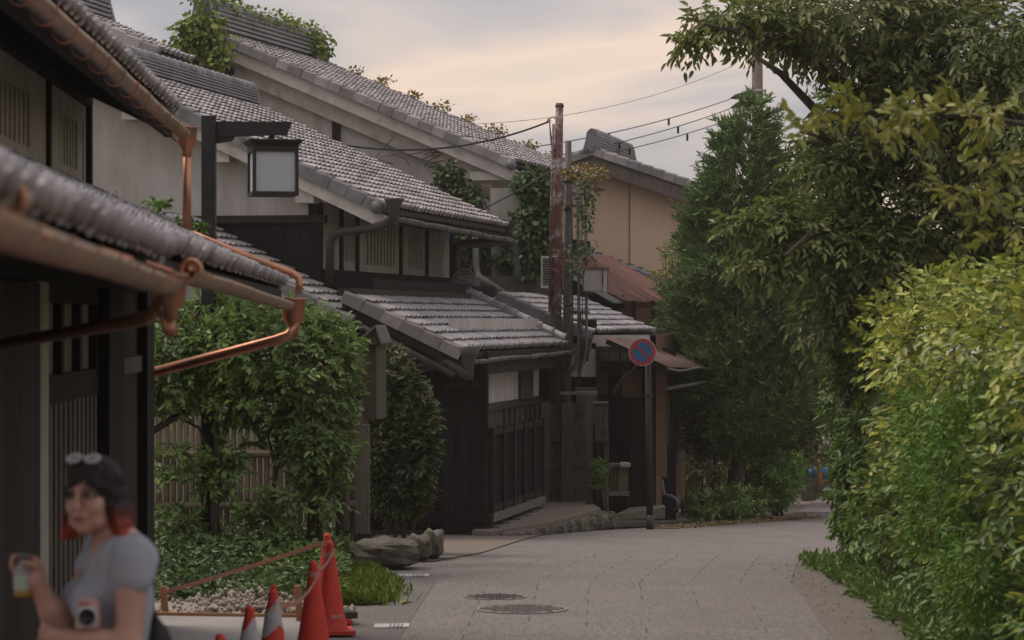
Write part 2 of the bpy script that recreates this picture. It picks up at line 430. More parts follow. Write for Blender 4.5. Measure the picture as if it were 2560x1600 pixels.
# paving slabs: seven courses, following the lane over the crest
pav = thing("paving", None, None, (0, 24, 0)); pav["kind"] = "structure"; pav["label"] = "speckled paving slabs with dark joints in the lane"
del_keys = [k for k in ("category",) if k in pav.keys()]
for k in del_keys: del pav[k]
def lanex(c, y):            # c: course coordinate in metres from the left edge
    x = -0.81 + c + 0.0318 * (y - 22.5)
    if y > 26.4: x += 0.085 * (y - 26.4)
    return x
mbj = MB(); ys = [13 + i * 0.8 for i in range(24)]
mbj.add([V(lanex(c, y), y, gz(y) + 0.004) for y in ys for c in (0.01, 3.23)], [(2 * i, 2 * i + 1, 2 * i + 3, 2 * i + 2) for i in range(len(ys) - 1)])
part(pav, "joint_bed", mbj, M["joint"])
W7 = 3.24 / 7.0
for c in range(7):
    y = 13.0 - (0.45 if c % 2 else 0.0)
    while y < 31.5:
        L = 0.9
        g = 0.004
        # joint is open only along part of each slab edge
        mb = MB()
        for (ya, yb, gg) in ((y, y + 0.34, 0.008 if random.random() < 0.75 else 0.0005), (y + 0.34, y + L, 0.0005)):
            if c == 0: gg = 0.0
            q = [V(lanex(c * W7 + gg, ya), ya, gz(ya)), V(lanex((c + 1) * W7 - 0.0003, ya), ya, gz(ya)),
                 V(lanex((c + 1) * W7 - 0.0003, yb), yb, gz(yb)), V(lanex(c * W7 + gg, yb), yb, gz(yb))]
            mb.add([p + Z * 0.002 for p in q] + [p + Z * 0.009 for p in q], [(4, 5, 6, 7), (0, 1, 5, 4), (1, 2, 6, 5), (3, 0, 4, 7)])
        part(pav, "paving_slab", mb, M["slab"])
        y += L
# manhole covers
M["cover_mark"] = mk("cover_relief", (0.12, 0.106, 0.098), None, 8.0, 0.7)
def cover(px, py, Y, r, label):
    c = V((px - 1280) / FPX * Y, Y, gz(Y) + 0.010)
    t = thing("manhole_cover", label, "manhole cover", c, "manhole covers in the lane")
    part(t, "rim", MB().lathe([(r, 0.0), (r, 0.008), (r * 0.93, 0.008), (r * 0.93, 0.004)], 40, c), M["cover"])
    part(t, "plate", MB().lathe([(r * 0.92, 0.0), (r * 0.92, 0.005)], 40, c), M["cover"])
    mb = MB()
    for i in range(-7, 8):
        for j in range(-7, 8):
            x, y = i * r * 0.12, j * r * 0.12
            if x * x + y * y < (r * 0.86) ** 2 and (i + j) % 2 == 0:
                mb.cbox(c + V(x, y, 0.007), r * 0.13, r * 0.05, 0.006, 0.8 if i % 2 else -0.8)
    part(t, "tread_pattern", mb, M["cover_mark"])
cover(1305, 1525, 23.8, 0.38, "larger round manhole cover with raised tread in the paving")
cover(1238, 1490, 24.9, 0.27, "smaller round manhole cover just beyond the larger one")
# white drain plates beside the lane
for (px0, py0, px1, py1, lab) in ((935, 1438, 1072, 1452, "white striped drain plate beside the grass tuft"), (935, 1572, 1022, 1556, "white striped drain plate beside the cone bases")):
    Ya = 2.4 * FPX / (py0 - 800) + (0.3 if py0 < 1500 else 0.1)
    t = thing("drain_plate", lab, "drain plate", V((px0 - 1280) / FPX * Ya, Ya, gz(Ya)), "white drain plates")
    x0, x1 = (px0 - 1280) / FPX * Ya, (px1 - 1280) / FPX * Ya
    part(t, "plate", MB().box(V(x0, Ya - 0.13, gz(Ya) + 0.003), V(x1 - x0, 0.05, 0), V(0, 0.27, 0), V(0, 0, 0.012)), M["white_paint"])
    mb = MB()
    for i in range(4):
        mb.box(V(x1 - 0.06 - 0.03 * i, Ya - 0.10, gz(Ya) + 0.013), V(0.012, 0, 0), V(0, 0.23, 0), V(0, 0, 0.006))
    part(t, "slot", mb, M["cover"])

# ---------------------------------------------------------------- roof builders
TW, TE = 0.265, 0.235
def tile_mesh(kind):
    n = 8
    xs = [TW * 1.03 * i / n for i in range(n + 1)]
    def prof(x):
        u = x / TW
        if u < 0.66: return -0.009 * math.sin(math.pi * u / 0.66)
        return 0.018 * math.sin(math.pi * min(1.0, (u - 0.66) / 0.36))
    L, lift = 0.27, 0.052
    drop = 0.024 if kind == "field" else 0.055
    vs_ = [(x, -0.0, prof(x) + lift) for x in xs] + [(x, L, prof(x) + 0.004) for x in xs]
    fs = [(i, i + 1, n + 2 + i, n + 1 + i) for i in range(n)]
    m = len(vs_)                                         # front edge has its own corners so it stays crisp
    vs_ += [(x, 0.0, prof(x) + lift - 0.0005) for x in xs] + [(x, 0.006, prof(x) + lift - drop - (0.012 if kind == "eave" else 0)) for x in xs]
    fs += [(m + n + 1 + i, m + n + 2 + i, m + i + 1, m + i) for i in range(n)]
    fs += [(n, m + 2 * n + 1, 2 * n + 1), (0, n + 1, m + n + 1)]
    if kind == "eave":
        k = len(vs_); cxx, cz, r = TW * 0.83, lift - 0.018, 0.043
        for yy in (-0.014, 0.012):
            vs_ += [(cxx + r * math.cos(2 * math.pi * q / 10), yy, cz + r * math.sin(2 * math.pi * q / 10)) for q in range(10)]
        fs += [tuple(range(k, k + 10))] + [(k + q, k + 10 + q, k + 10 + (q + 1) % 10, k + (q + 1) % 10) for q in range(10)]
    return vs_, fs
TILE = {k: tile_mesh(k) for k in ("field", "eave")}
TILE_ME = {}
def shared_tile(kind, mat):
    key = (kind, mat.name)
    if key not in TILE_ME:
        me = bpy.data.meshes.new(kind + "_tile")
        me.from_pydata(TILE[kind][0], [], TILE[kind][1])
        me.polygons.foreach_set("use_smooth", [True] * len(me.polygons))
        me.materials.append(mat)
        TILE_ME[key] = me
    return TILE_ME[key]
def tile_field(roof, E, u, n, L, depth, pitch, singles=300, order=None, mat=None, sag=0.0, skip=None):
    """tiles over a slope: E eave corner, u along the eave, n uphill (horizontal), all in world space"""
    mat = mat or M["tile"]
    E, u, n = Vector(E), Vector(u).normalized(), Vector(n).normalized()
    sl = math.sqrt(1 + pitch * pitch)
    ay = (n + Z * pitch) / sl
    az = u.cross(ay)
    nc, nr = int(L / TW), int(depth * sl / TE)
    org = ORG[roof.name]
    cells = [(i, j) for j in range(nr) for i in range(nc) if not (skip and skip(i * TW, j * TE / sl))]
    if order == "eave": cells.sort(key=lambda c: (c[1], c[0]))
    else:
        cells.sort(key=lambda c: ((E + u * c[0] * TW + ay * c[1] * TE) - cam.location).length)
    acc_v, acc_f, kv = [], [], 0
    for idx, (i, j) in enumerate(cells):
        t = j / max(1, nr)
        pos = E + u * (i * TW + random.uniform(-.003, .003)) + ay * (j * TE + random.uniform(-.006, .006)) + az * (0.05 + random.uniform(-.004, .004) - sag * 4 * t * (1 - t))
        kind = "eave" if j == 0 else "field"
        rot = random.uniform(-.012, .012)
        uu = (u + ay * rot).normalized(); yy = (ay - u * rot + az * random.uniform(-.012, .012)).normalized(); zz = uu.cross(yy)
        if idx < singles:
            o = bpy.data.objects.new("roof_tile" if kind == "field" else "eave_tile", shared_tile(kind, mat))
            COL.objects.link(o)
            o.parent = roof
            lp = pos - org
            o.matrix_basis = Matrix(((uu.x, yy.x, zz.x, lp.x), (uu.y, yy.y, zz.y, lp.y), (uu.z, yy.z, zz.z, lp.z), (0, 0, 0, 1)))
        else:
            for (x, y, z_) in TILE[kind][0]:
                acc_v.append(pos + uu * x + yy * y + zz * z_)
            acc_f += [tuple(a + kv for a in f) for f in TILE[kind][1]]
            kv = len(acc_v)
    if acc_v:
        mb = MB(); mb.v, mb.f = acc_v, acc_f
        part(roof, "more_roof_tiles", mb, mat, True, kind="stuff")
def deck(t, name, E, u, n, L, depth, pitch, th=0.07, mat=None):
    E, u, n = Vector(E), Vector(u), Vector(n)
    up = n * depth + Z * pitch * depth
    return part(t, name, MB().box(E - Z * th, u * L, up, Z * th), mat or M["dark_wood2"])
def verge(t, E, n, depth, pitch, u, w=0.16, mat=None, name="verge_tile", k=None):
    """stepped cover tiles running up the gable edge, each one a piece"""
    E, n, u = Vector(E), Vector(n), Vector(u)
    sl = math.sqrt(1 + pitch * pitch)
    ay = (n + Z * pitch) / sl; az = u.cross(ay)
    if az.z < 0: az = -az
    ln = depth * sl
    m = max(1, int(ln / 0.27))
    for i in range(m):
        a = E + ay * (i * ln / m)
        mb = MB()
        s0, s1 = 0.085, 0.055
        pts = []
        for (yy, top) in ((0.0, s0), (ln / m + 0.02, s1)):
            b = a + ay * yy
            pts += [[b - u * 0.02 - az * 0.10, b + u * w - az * 0.02, b + u * w + az * top, b - u * 0.0 + az * (top + 0.012), b - u * 0.02 + az * (top - 0.02)]]
        mb.add(pts[0] + pts[1], [(4, 3, 2, 1, 0), (5, 6, 7, 8, 9)] + [(q, (q + 1) % 5, 5 + (q + 1) % 5, 5 + q) for q in range(5)])
        part(t, name, mb, mat or M["tile"])
def ridge(t, A, B, h=0.34, w=0.26, mat=None, ends=(True, True), seg=0.3):
    A, B = Vector(A), Vector(B)
    mat = mat or M["tile_dark"]
    d = (B - A).normalized(); x = d.cross(Z).normalized()
    layers = 5
    rd = part(t, "ridge", MB().beam(A + Z * h * 0.45, B + Z * h * 0.45, w * 0.72, h * 0.92), mat)
    for i in range(layers):
        ww = w * (1.25 - 0.09 * i); zz = h * (i + 0.5) / layers
        part(rd, "ridge_course", MB().beam(A + Z * zz - d * 0.02 * i, B + Z * zz + d * 0.02 * i, ww, h / layers * 0.55), mat)
    m = max(2, int((B - A).length / seg))
    for i in range(m):
        a, b = A.lerp(B, i / m), A.lerp(B, (i + 1) / m)
        part(rd, "ridge_cap", MB().tube([a + Z * (h + 0.02), a.lerp(b, .9) + Z * (h + 0.02), b + Z * (h + 0.02)], [w * 0.34, w * 0.37, w * 0.41], 10), mat, True)
    for e, (pt, s) in zip(ends, ((A, -1), (B, 1))):
        if not e: continue
        o = pt + d * s * 0.05
        pr = [(-0.30, -0.16), (-0.22, 0.10), (-0.17, 0.30), (-0.15, 0.46), (-0.07, 0.55), (0, 0.58), (0.07, 0.55), (0.15, 0.46), (0.17, 0.30), (0.22, 0.10), (0.30, -0.16)]
        sc_ = h / 0.42
        mb = MB().prism([o + x * a * sc_ + Z * b * sc_ for a, b in pr], d * s * 0.09)
        oni = part(rd, "ridge_end_tile", mb, mat)
        part(rd, "ridge_end_disc", MB().tube([o + Z * 0.0 + d * s * 0.05, o + d * s * 0.15], 0.085 * sc_, 12), mat)
def wallgrid(t, name, O, ax, az, W, H, th, openings, mat, nrm):
    """wall rectangle W x H at O with rectangular openings (x0,x1,z0,z1): returned as one part"""
    O, ax, nrm = Vector(O), Vector(ax), Vector(nrm)
    xs = sorted({0.0, W} | {v for o in openings for v in o[:2]}); zs = sorted({0.0, H} | {v for o in openings for v in o[2:]})
    mb = MB()
    for x0, x1 in zip(xs, xs[1:]):
        for z0, z1 in zip(zs, zs[1:]):
            xm, zm = (x0 + x1) / 2, (z0 + z1) / 2
            if any(o[0] < xm < o[1] and o[2] < zm < o[3] for o in openings): continue
            mb.box(O + ax * x0 + Z * z0, ax * (x1 - x0), nrm * -th, Z * (z1 - z0))
    return part(t, name, mb, mat)
def slot_window(t, O, ax, nrm, x0, x1, z0, z1, nbar, mat, back):
    """plastered slit window: recess with plaster bars"""
    O, ax, nrm = Vector(O), Vector(ax), Vector(nrm)
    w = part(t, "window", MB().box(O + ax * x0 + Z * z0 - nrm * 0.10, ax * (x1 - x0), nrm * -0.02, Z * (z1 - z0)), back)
    pitch = (x1 - x0) / nbar
    for i in range(nbar):
        part(w, "window_bar", MB().box(O + ax * (x0 + pitch * (i + 0.28)) + Z * z0 - nrm * 0.012, ax * pitch * 0.52, nrm * -0.08, Z * (z1 - z0)), mat)
    return w
def gutter(t, a, b, r, mat, hang=0.55, wav=0.006, hmat=None):
    g = part(t, "gutter", MB().trough(a, b, r, 8, 0.012, wav), mat, True)
    a, b = Vector(a), Vector(b)
    m = int((b - a).length / hang); d = (b - a).normalized(); x = d.cross(Z)
    for i in range(m):
        o = a.lerp(b, (i + 0.5) / m)
        pts = [o + x * math.cos(tt) * (r + 0.012) + Z * (math.sin(tt) * (r + 0.045)) for tt in [math.pi + math.pi * k / 8 for k in range(9)]]
        part(g, "gutter_hanger", MB().tube(pts, 0.006, 5), hmat or mat)
    return g
def frontal(mb, px0, py0, px1, py1, Y, th=0.05, n=None):
    a = P(px0, py1, Y); b = P(px1, py0, Y)
    return mb.box(a, V(b.x - a.x, 0, 0), V(0, th, 0), V(0, 0, b.z - a.z))
def uv(tanx):
    u = V(tanx, 1, 0).normalized()
    return u, V(-u.y, u.x, 0)
U1, N1 = uv(-0.0389)
UN, NN = uv(-0.0593)
U2, N2 = uv(0.1833)
UB, NB = uv(0.2514)

# ================================================================ first house (near, left)
h1 = thing("townhouse", "nearest dark timber townhouse with copper gutters beside the woman", "house", (-2.9, 16, 0))
EA = V(-1.80 + 0.0389 * 11.8, 10.7, 2.635)
PI1 = 0.475
rf = deck(h1, "lower_roof", EA, U1, N1, 11.8, 1.62, PI1)
tile_field(rf, EA, U1, N1, 11.78, 1.6, PI1, 300, "eave")
verge(rf, EA + U1 * 11.62, N1, 1.6, PI1, U1, 0.18)
EN = V(-1.271 + 0.0593 * 6.2 - 0.03, 4.5, 2.595)
rn = deck(h1, "canopy_roof", EN, UN, NN, 6.15, 1.5, PI1)
tile_field(rn, EN, UN, NN, 6.15, 1.5, PI1, 300, "eave")
verge(rn, EN + UN * 6.0, NN, 1.45, PI1, UN, 0.18)
# rows of half-round tiles standing along the canopy and a white wire loop
part(rn, "loop", MB().tube([P(276, 505, 11.2), P(276, 482, 11.2), P(283, 472, 11.2), P(294, 472, 11.2), P(299, 485, 11.2), P(298, 512, 11.2)], 0.006, 6), M["plaster"])
for k, (b0, aa, ab) in enumerate(((0.55, 1.2, 4.9), (0.95, 0.8, 3.4))):
    for i in range(12):
        a0 = aa + (ab - aa) * i / 12; a1 = aa + (ab - aa) * (i + 1) / 12
        q = lambda a: EN + UN * a + NN * b0 + Z * (PI1 * b0 + 0.12)
        part(rn, "half_round_tile", MB().tube([q(a0), q(a0 + (a1 - a0) * .9), q(a1)], [0.05, 0.052, 0.057], 8), M["tile"], True)
EU = V(-2.62 + 0.0389 * 13.5, 9.0, 3.98)
ru = deck(h1, "upper_roof", EU, U1, N1, 13.5, 3.2, PI1)
tile_field(ru, EU, U1, N1, 13.48, 0.8, PI1, 160, "eave")
verge(ru, EU + U1 * 13.3, N1, 3.2, PI1, U1, 0.18)
part(h1, "rear_roof_slope", MB().box(EU + N1 * 3.2 + Z * (PI1 * 3.2 - .07), U1 * 13.5, N1 * 3.2 - Z * PI1 * 3.2, Z * .07), M["tile_dark"])
# eave board, rafters under the upper roof
part(h1, "eave_board", MB().box(EU + N1 * 0.03 - Z * 0.16, U1 * 13.4, N1 * 0.05, Z * 0.09), M["dark_wood"])
for i in range(30):
    part(h1, "rafter", MB().beam(EU + U1 * (0.3 + i * 0.44) + N1 * 0.09 - Z * 0.08, EU + U1 * (0.3 + i * 0.44) + N1 * 0.75 + Z * (PI1 * 0.66 - 0.08), 0.06, 0.08), M["dark_wood"])
# upper wall
UWb = 0.686
WO = EU + N1 * UWb; WO.z = 3.33
def a_of(px, O, u):
    k = (px - 1280) / FPX
    return (k * O.y - O.x) / (u.x - k * u.y)
nr1 = -N1
wins = []
for (p0, p1) in ((-60, 74), (157, 193)):
    wins.append((a_of(p0, WO, U1), a_of(p1, WO, U1), 0.20, 0.56))
wallgrid(h1, "upper_wall", WO, U1, Z, 13.3, 1.05, 0.14, wins, M["plaster_warm"], nr1)
for w, nb in zip(wins, (11, 5)):
    slot_window(h1, WO, U1, nr1, *w, nb, M["plaster_warm"], M["void"])
for px in (-190, 117, 221):
    a = a_of(px, WO, U1)
    part(h1, "post", MB().box(WO + U1 * (a - 0.05) + nr1 * 0.03, U1 * 0.10, nr1 * -0.12, Z * 1.0), M["dark_wood"])
part(h1, "wall_plate", MB().box(WO + Z * 0.72 + nr1 * 0.06, U1 * 13.3, nr1 * -0.15, Z * 0.36), M["dark_wood"])
part(h1, "sill_beam", MB().box(WO + Z * -0.12 + nr1 * 0.07, U1 * 13.3, nr1 * -0.2, Z * 0.2), M["dark_wood2"])
# far gable and rear of the building
gb = WO + U1 * 13.2
part(h1, "gable_wall", MB().prism([V(gb.x, gb.y, -0.05), gb + N1 * 4.8 - Z * 3.4, gb + N1 * 4.8 + Z * 0.6, gb + N1 * 2.4 + Z * 1.75, gb + Z * 0.6], U1 * -0.12), M["dark_wood2"])
# ground-floor frontage: plane X=-1.969-0.0389Y
FO = V(-1.969 - 0.0389 * 10, 10, -0.05)
def fa(px): return a_of(px, FO, U1)
aend = fa(370)
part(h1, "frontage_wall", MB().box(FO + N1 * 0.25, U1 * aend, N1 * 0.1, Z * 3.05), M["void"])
part(h1, "soffit", MB().box(FO + N1 * -0.05 + Z * 3.02, U1 * aend, N1 * 0.5, Z * 0.05), M["dark_wood"])
part(h1, "head_beam", MB().box(FO + N1 * -0.02 + Z * 2.66, U1 * aend, N1 * 0.2, Z * 0.36), M["dark_wood"])
x = 0.0
while x < fa(92) - 0.02:                                    # boarded bay
    w = min(0.30, fa(92) - x)
    part(h1, "board", MB().box(FO + U1 * (x + 0.004) + N1 * -0.02 + Z * 0.75, U1 * (w - 0.008), N1 * 0.12, Z * 1.9), M["dark_wood2"])
    x += w
part(h1, "bay_sill", MB().box(FO + N1 * -0.14 + Z * 0.60, U1 * fa(94), N1 * 0.3, Z * 0.15), M["grey_wood"])
part(h1, "bay_apron", MB().box(FO + N1 * -0.06 + Z * 0.44, U1 * fa(94), N1 * 0.2, Z * 0.155), M["old_wood"])
part(h1, "plaster_strip", MB().box(FO + U1 * (fa(96)) + N1 * 0.0, U1 * (fa(122) - fa(96)), N1 * 0.14, Z * 2.66), M["plaster_warm"])
# lattice door
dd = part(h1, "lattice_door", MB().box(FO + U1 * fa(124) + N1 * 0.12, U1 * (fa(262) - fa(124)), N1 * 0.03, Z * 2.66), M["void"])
for pz, hh in ((0.0, 0.14), (0.86, 0.06), (1.50, 0.06), (1.96, 0.17), (2.55, 0.11)):
    part(dd, "rail", MB().box(FO + U1 * fa(124) + N1 * 0.04 + Z * pz, U1 * (fa(262) - fa(124)), N1 * 0.06, Z * hh), M["dark_wood"])
da = fa(124); dw = fa(258) - fa(124)
for i in range(12):
    part(dd, "slat", MB().box(FO + U1 * (da + dw * (i + 0.3) / 12) + N1 * 0.035 + Z * 0.1, U1 * dw / 12 * 0.42, N1 * 0.05, Z * 1.86), M["grey_wood"])
for i in range(3):
    part(dd, "transom_pane", MB().box(FO + U1 * (da + dw * (i + 0.06) / 3) + N1 * 0.09 + Z * 2.12, U1 * dw / 3 * 0.86, N1 * 0.012, Z * 0.46), M["paper"])
    part(dd, "mullion", MB().box(FO + U1 * (da + dw * (i + 0.94) / 3) + N1 * 0.04 + Z * 2.10, U1 * dw / 3 * 0.14, N1 * 0.055, Z * 0.5), M["dark_wood"])
part(h1, "post", MB().box(FO + U1 * fa(262) + N1 * -0.03, U1 * (fa(301) - fa(262)), N1 * 0.2, Z * 2.66), M["dark_wood"])
for i in range(4):
    a0 = fa(302) + (fa(352) - fa(302)) * i / 4
    part(h1, "board", MB().box(FO + U1 * a0 + N1 * 0.02, U1 * ((fa(352) - fa(302)) / 4 - 0.008), N1 * 0.1, Z * 2.66), M["dark_wood2"])
part(h1, "post", MB().box(FO + U1 * fa(352) + N1 * -0.05, U1 * (aend - fa(352)), N1 * 0.22, Z * 2.7), M["dark_wood"])
part(h1, "cross_rail", MB().box(FO + U1 * fa(302) + N1 * -0.01 + Z * 2.06, U1 * (fa(352) - fa(302)), N1 * 0.03, Z * 0.12), M["grey_wood"])
# gutters and pipes
hop = lambda o, s=1.0: MB().lathe([(0.05 * s, -0.20 * s), (0.055 * s, -0.13 * s), (0.10 * s, -0.07 * s), (0.115 * s, 0.10 * s), (0.125 * s, 0.11 * s), (0.125 * s, 0.125 * s), (0.10 * s, 0.125 * s)], 14, o)
g = gutter(h1, EN + NN * -0.03 + Z * 0.0, EN + UN * 6.1 + NN * -0.03 + Z * -0.05, 0.055, M["copper_old"], 90, 0.004, M["copper"])
for k in range(9):
    q = EN + NN * -0.03 + UN * (0.35 + 0.68 * k) + Z * (-0.0055 * k)
    part(g, "gutter_band", MB().trough(q, q + UN * 0.05, 0.0585, 8, 0.004), M["copper"], True)
for aa in (1.15, 3.4, 5.3): part(g, "bracket", MB().tube([EN + UN * aa + NN * 0.0 + Z * 0.0, EN + UN * (aa + .03) + NN * -0.09 + Z * -0.03], 0.009, 6), M["copper"])
o = EN + UN * 6.12 + NN * -0.04 + Z * -0.09
part(h1, "gutter_hopper", hop(o, 0.52), M["copper"], True)
part(h1, "downpipe", MB().tube([o - Z * 0.15, P(398, 745, 10.75), P(392, 775, 10.85), P(372, 793, 10.95), P(330, 803, 11.2), P(-30, 866, 13.6)], 0.027, 10), M["copper"], True)
cap = EN + UN * 1.0 + NN * -0.09 + Z * -0.07
def rosette(o, r, parent):
    mb = MB()
    Mx = Matrix.Rotation(math.radians(90), 3, "X")
    mb.lathe([(r, 0.0), (r, 0.03), (r * .85, 0.045), (r * .6, 0.025), (r * .35, 0.03), (r * .3, 0.06), (r * .1, 0.075)], 18, o, Mx)
    return part(parent, "rosette", mb, M["copper"], True)
rosette(P(8, 500, 5.75), 0.056, h1)
rosette(P(478, 676, 11.9), 0.052, h1)
g = gutter(h1, EA + U1 * 1.0 + N1 * -0.05 + Z * -0.03, EA + U1 * 11.7 + N1 * -0.05 + Z * -0.10, 0.06, M["copper_old"], 90, 0.003, M["copper"])
o = EA + U1 * 11.85 + N1 * -0.09 + Z * -0.17
part(h1, "gutter_hopper", hop(o, 0.85), M["copper"], True)
part(h1, "downpipe", MB().tube([o - Z * 0.19, P(736, 812, 22.5), P(722, 838, 22.5), P(690, 850, 22.5), P(366, 936, 22.55)], 0.042, 10), M["copper"], True)
g = gutter(h1, EU + N1 * -0.06 + Z * -0.07, EU + U1 * 13.4 + N1 * -0.06 + Z * -0.12, 0.058, M["copper_old"], 0.8, 0.006, M["copper"])
o = EU + U1 * 13.5 + N1 * -0.08 + Z * -0.16
part(h1, "gutter_hopper", hop(o, 0.72), M["copper"], True)
part(h1, "downpipe", MB().tube([o - Z * 0.10, V(o.x, o.y, P(0, 586, 22.5).z)], 0.034, 10), M["copper"], True)
part(h1, "roof_pipe", MB().tube([V(o.x, o.y, P(0, 580, 22.5).z), P(600, 634, 22.6), P(732, 684, 22.6), P(746, 694, 22.6), P(748, 712, 22.6), P(745, 735, 22.6)], 0.03, 10), M["copper"], True)

# ================================================================ hanging lamp on its post
lp = thing("street_lantern", "grey steel lantern hanging from an arm on a tall square post", "lantern", V(-2.98, 28.3, 0))
part(lp, "post", MB().box(V(P(505, 0, 28.3).x, 28.24, -0.05), V(0.136, 0, 0), V(0, 0.13, 0), V(0, 0, P(0, 290, 28.3).z + 0.05)), M["steel"])
part(lp, "arm", MB().prism([P(541, 303, 28.3), P(729, 304, 28.3), P(716, 336, 28.3), P(541, 342, 28.3)], V(0, 0.10, 0)), M["steel"])
part(lp, "bracket", MB().prism([P(541, 342, 28.31), P(585, 342, 28.31), P(578, 352, 28.31), P(541, 358, 28.31)], V(0, 0.08, 0)), M["steel"])
part(lp, "hanger", MB().box(P(672, 352, 28.33), V(0.055, 0, 0), V(0, 0.05, 0), V(0, 0, 0.06)), M["steel"])
cx_, cy_ = (681 - 1280) / FPX * 28.3, 28.36
R_ = Matrix.Rotation(math.radians(12), 3, "Z")
def lbox(cz, w, h):
    ax, ay = R_ @ V(w, 0, 0), R_ @ V(0, w, 0)
    return MB().box(V(cx_, cy_, cz) - ax / 2 - ay / 2, ax, ay, V(0, 0, h))
zt, zb = P(0, 368, 28.3).z, P(0, 490, 28.3).z
part(lp, "roof", MB().lathe([(0.277, zt - 0.012 - zt), (0.379, 0.055), (0.379, 0.068), (0.05, 0.085)], 4, V(cx_, cy_, zt), R_ @ Matrix.Rotation(math.radians(45), 3, "Z")), M["steel"])
part(lp, "top_frame", lbox(zt - 0.05, 0.453, 0.055), M["steel"])
part(lp, "base_frame", lbox(zb, 0.453, 0.04), M["steel"])
for sx in (-1, 1):
    for sy in (-1, 1):
        c = V(cx_, cy_, zb) + R_ @ V(sx * 0.209, sy * 0.209, 0)
        ax, ay = R_ @ V(0.032, 0, 0), R_ @ V(0, 0.032, 0)
        part(lp, "frame_bar", MB().box(c - ax / 2 - ay / 2, ax, ay, V(0, 0, zt - zb)), M["steel"])
for rot in range(4):
    Rr = R_ @ Matrix.Rotation(rot * math.pi / 2, 3, "Z")
    c = V(cx_, cy_, zb + 0.03) + Rr @ V(-0.195, -0.203, 0)
    part(lp, "lamp_pane", MB().box(c, Rr @ V(0.39, 0, 0), Rr @ V(0, 0.008, 0), V(0, 0, zt - zb - 0.07)), M["lamp"])

# ================================================================ second house (white gable, slit windows)
E2 = V(-1.778, 40.0, 3.96); PI2, RB2, L2 = 0.474, 4.51, 9.66
h2 = thing("townhouse", "white gabled townhouse with slit windows and a long grey tiled roof", "house", (-3.5, 45, -0.5))
r2 = deck(h2, "roof", E2, U2, N2, L2, RB2, PI2)
tile_field(r2, E2, U2, N2, L2, RB2, PI2, 300, None)
verge(r2, E2 - U2 * 0.06, N2, RB2, PI2, U2, 0.17, M["tile_dark"])
verge(r2, E2 + U2 * (L2 - 0.1), N2, RB2, PI2, U2, 0.17)
R2 = E2 + N2 * RB2 + Z * (PI2 * RB2)
part(h2, "rear_roof_slope", MB().box(R2 - Z * .07, U2 * L2, N2 * RB2 - Z * PI2 * RB2, Z * .07), M["tile_dark"])
ridge(h2, R2 + U2 * -0.1 + Z * 0.05, R2 + U2 * (L2 - 0.35) + Z * 0.05, 0.25, 0.28)
G2 = E2 + U2 * 0.45
fb = 1.03
def slope2(b): return E2.z + PI2 * b - 0.07
poly = []
for b, z_ in ((fb, 3.84), (8.0, 3.84), (8.0, E2.z + PI2 * (2 * RB2 - 8.0) - 0.07), (RB2, slope2(RB2)), (fb, slope2(fb))):
    p = G2 + N2 * b; p.z = z_; poly.append(p)
part(h2, "gable_wall", MB().prism(poly, U2 * 0.14), M["plaster"])
sl2 = math.sqrt(1 + PI2 ** 2)
def slope_board(t, E, u, n, pitch, b0, b1, a0, a1, z0, z1, name, mat):
    p = E + n * b0 + u * a0 + Z * (pitch * b0 + z0)
    part(t, name, MB().box(p, u * (a1 - a0), n * (b1 - b0) + Z * pitch * (b1 - b0), Z * (z1 - z0)), mat)
slope_board(h2, E2, U2, N2, PI2, -0.02, RB2, 0.0, 0.06, -0.30, -0.10, "barge_board", M["barge"])
slope_board(h2, E2, U2, N2, PI2, 0.9, RB2, 0.30, 0.45, -0.36, -0.075, "gable_moulding", M["plaster"])
for b in (1.16, 2.39, 3.69):
    p = E2 + N2 * (b - 0.13) + U2 * 0.1; p.z = slope2(b) - 0.40
    part(h2, "purlin_end", MB().box(p, N2 * 0.27, U2 * 0.37, Z * 0.22), M["barge"])
p = G2 + N2 * 0.95 + U2 * -0.04; p.z = 3.77
part(h2, "gable_beam", MB().box(p, N2 * 5.0, U2 * 0.16, Z * 0.11), M["dark_wood2"])
for i in range(22):
    p = G2 + N2 * (1.12 + i * 0.22) + U2 * 0.02; p.z = -0.6
    part(h2, "board", MB().box(p, N2 * 0.212, U2 * 0.06, Z * 4.37), M["dark_wood"])
C2 = G2 + N2 * fb; C2.z = 2.55
part(h2, "corner_post", MB().box(C2 + N2 * -0.02 + U2 * -0.03 - Z * 3, N2 * 0.18, U2 * 0.14, Z * 4.5), M["dark_wood"])
FW = C2 + Z * 0.5                                      # facade, z 3.05 ..
nr2 = -N2
fw_len = 9.15
def ta(px): return a_of(px, FW, U2)
w2 = [(ta(860), ta(886), 0.22, 0.92), (ta(912), ta(987), 0.18, 0.92), (ta(1019), ta(1056), 0.18, 0.86)]
wallgrid(h2, "front_wall", FW, U2, Z, fw_len, 1.32, 0.12, w2, M["plaster_warm"], nr2)
for w, nb in zip(w2, (5, 9, 6)):
    slot_window(h2, FW, U2, nr2, *w, nb, M["plaster_warm"], M["void"])
for px in (851, 891, 1000, 1065, 1126):
    part(h2, "post", MB().box(FW + U2 * (ta(px) - 0.07) + nr2 * 0.035, U2 * 0.14, nr2 * -0.12, Z * 1.3), M["dark_wood"])
part(h2, "sill_beam", MB().box(FW + Z * -0.32 + nr2 * 0.78 , U2 * fw_len, nr2 * -0.8, Z * 0.25), M["dark_wood"])
part(h2, "sill_rail", MB().box(FW + Z * -0.06 + nr2 * 0.07, U2 * fw_len, nr2 * -0.16, Z * 0.13), M["dark_wood"])
part(h2, "eave_plate", MB().box(E2 + N2 * 0.05 - Z * 0.2 + U2 * .1, U2 * (L2 - .2), N2 * 0.06, Z * 0.12), M["dark_wood2"])
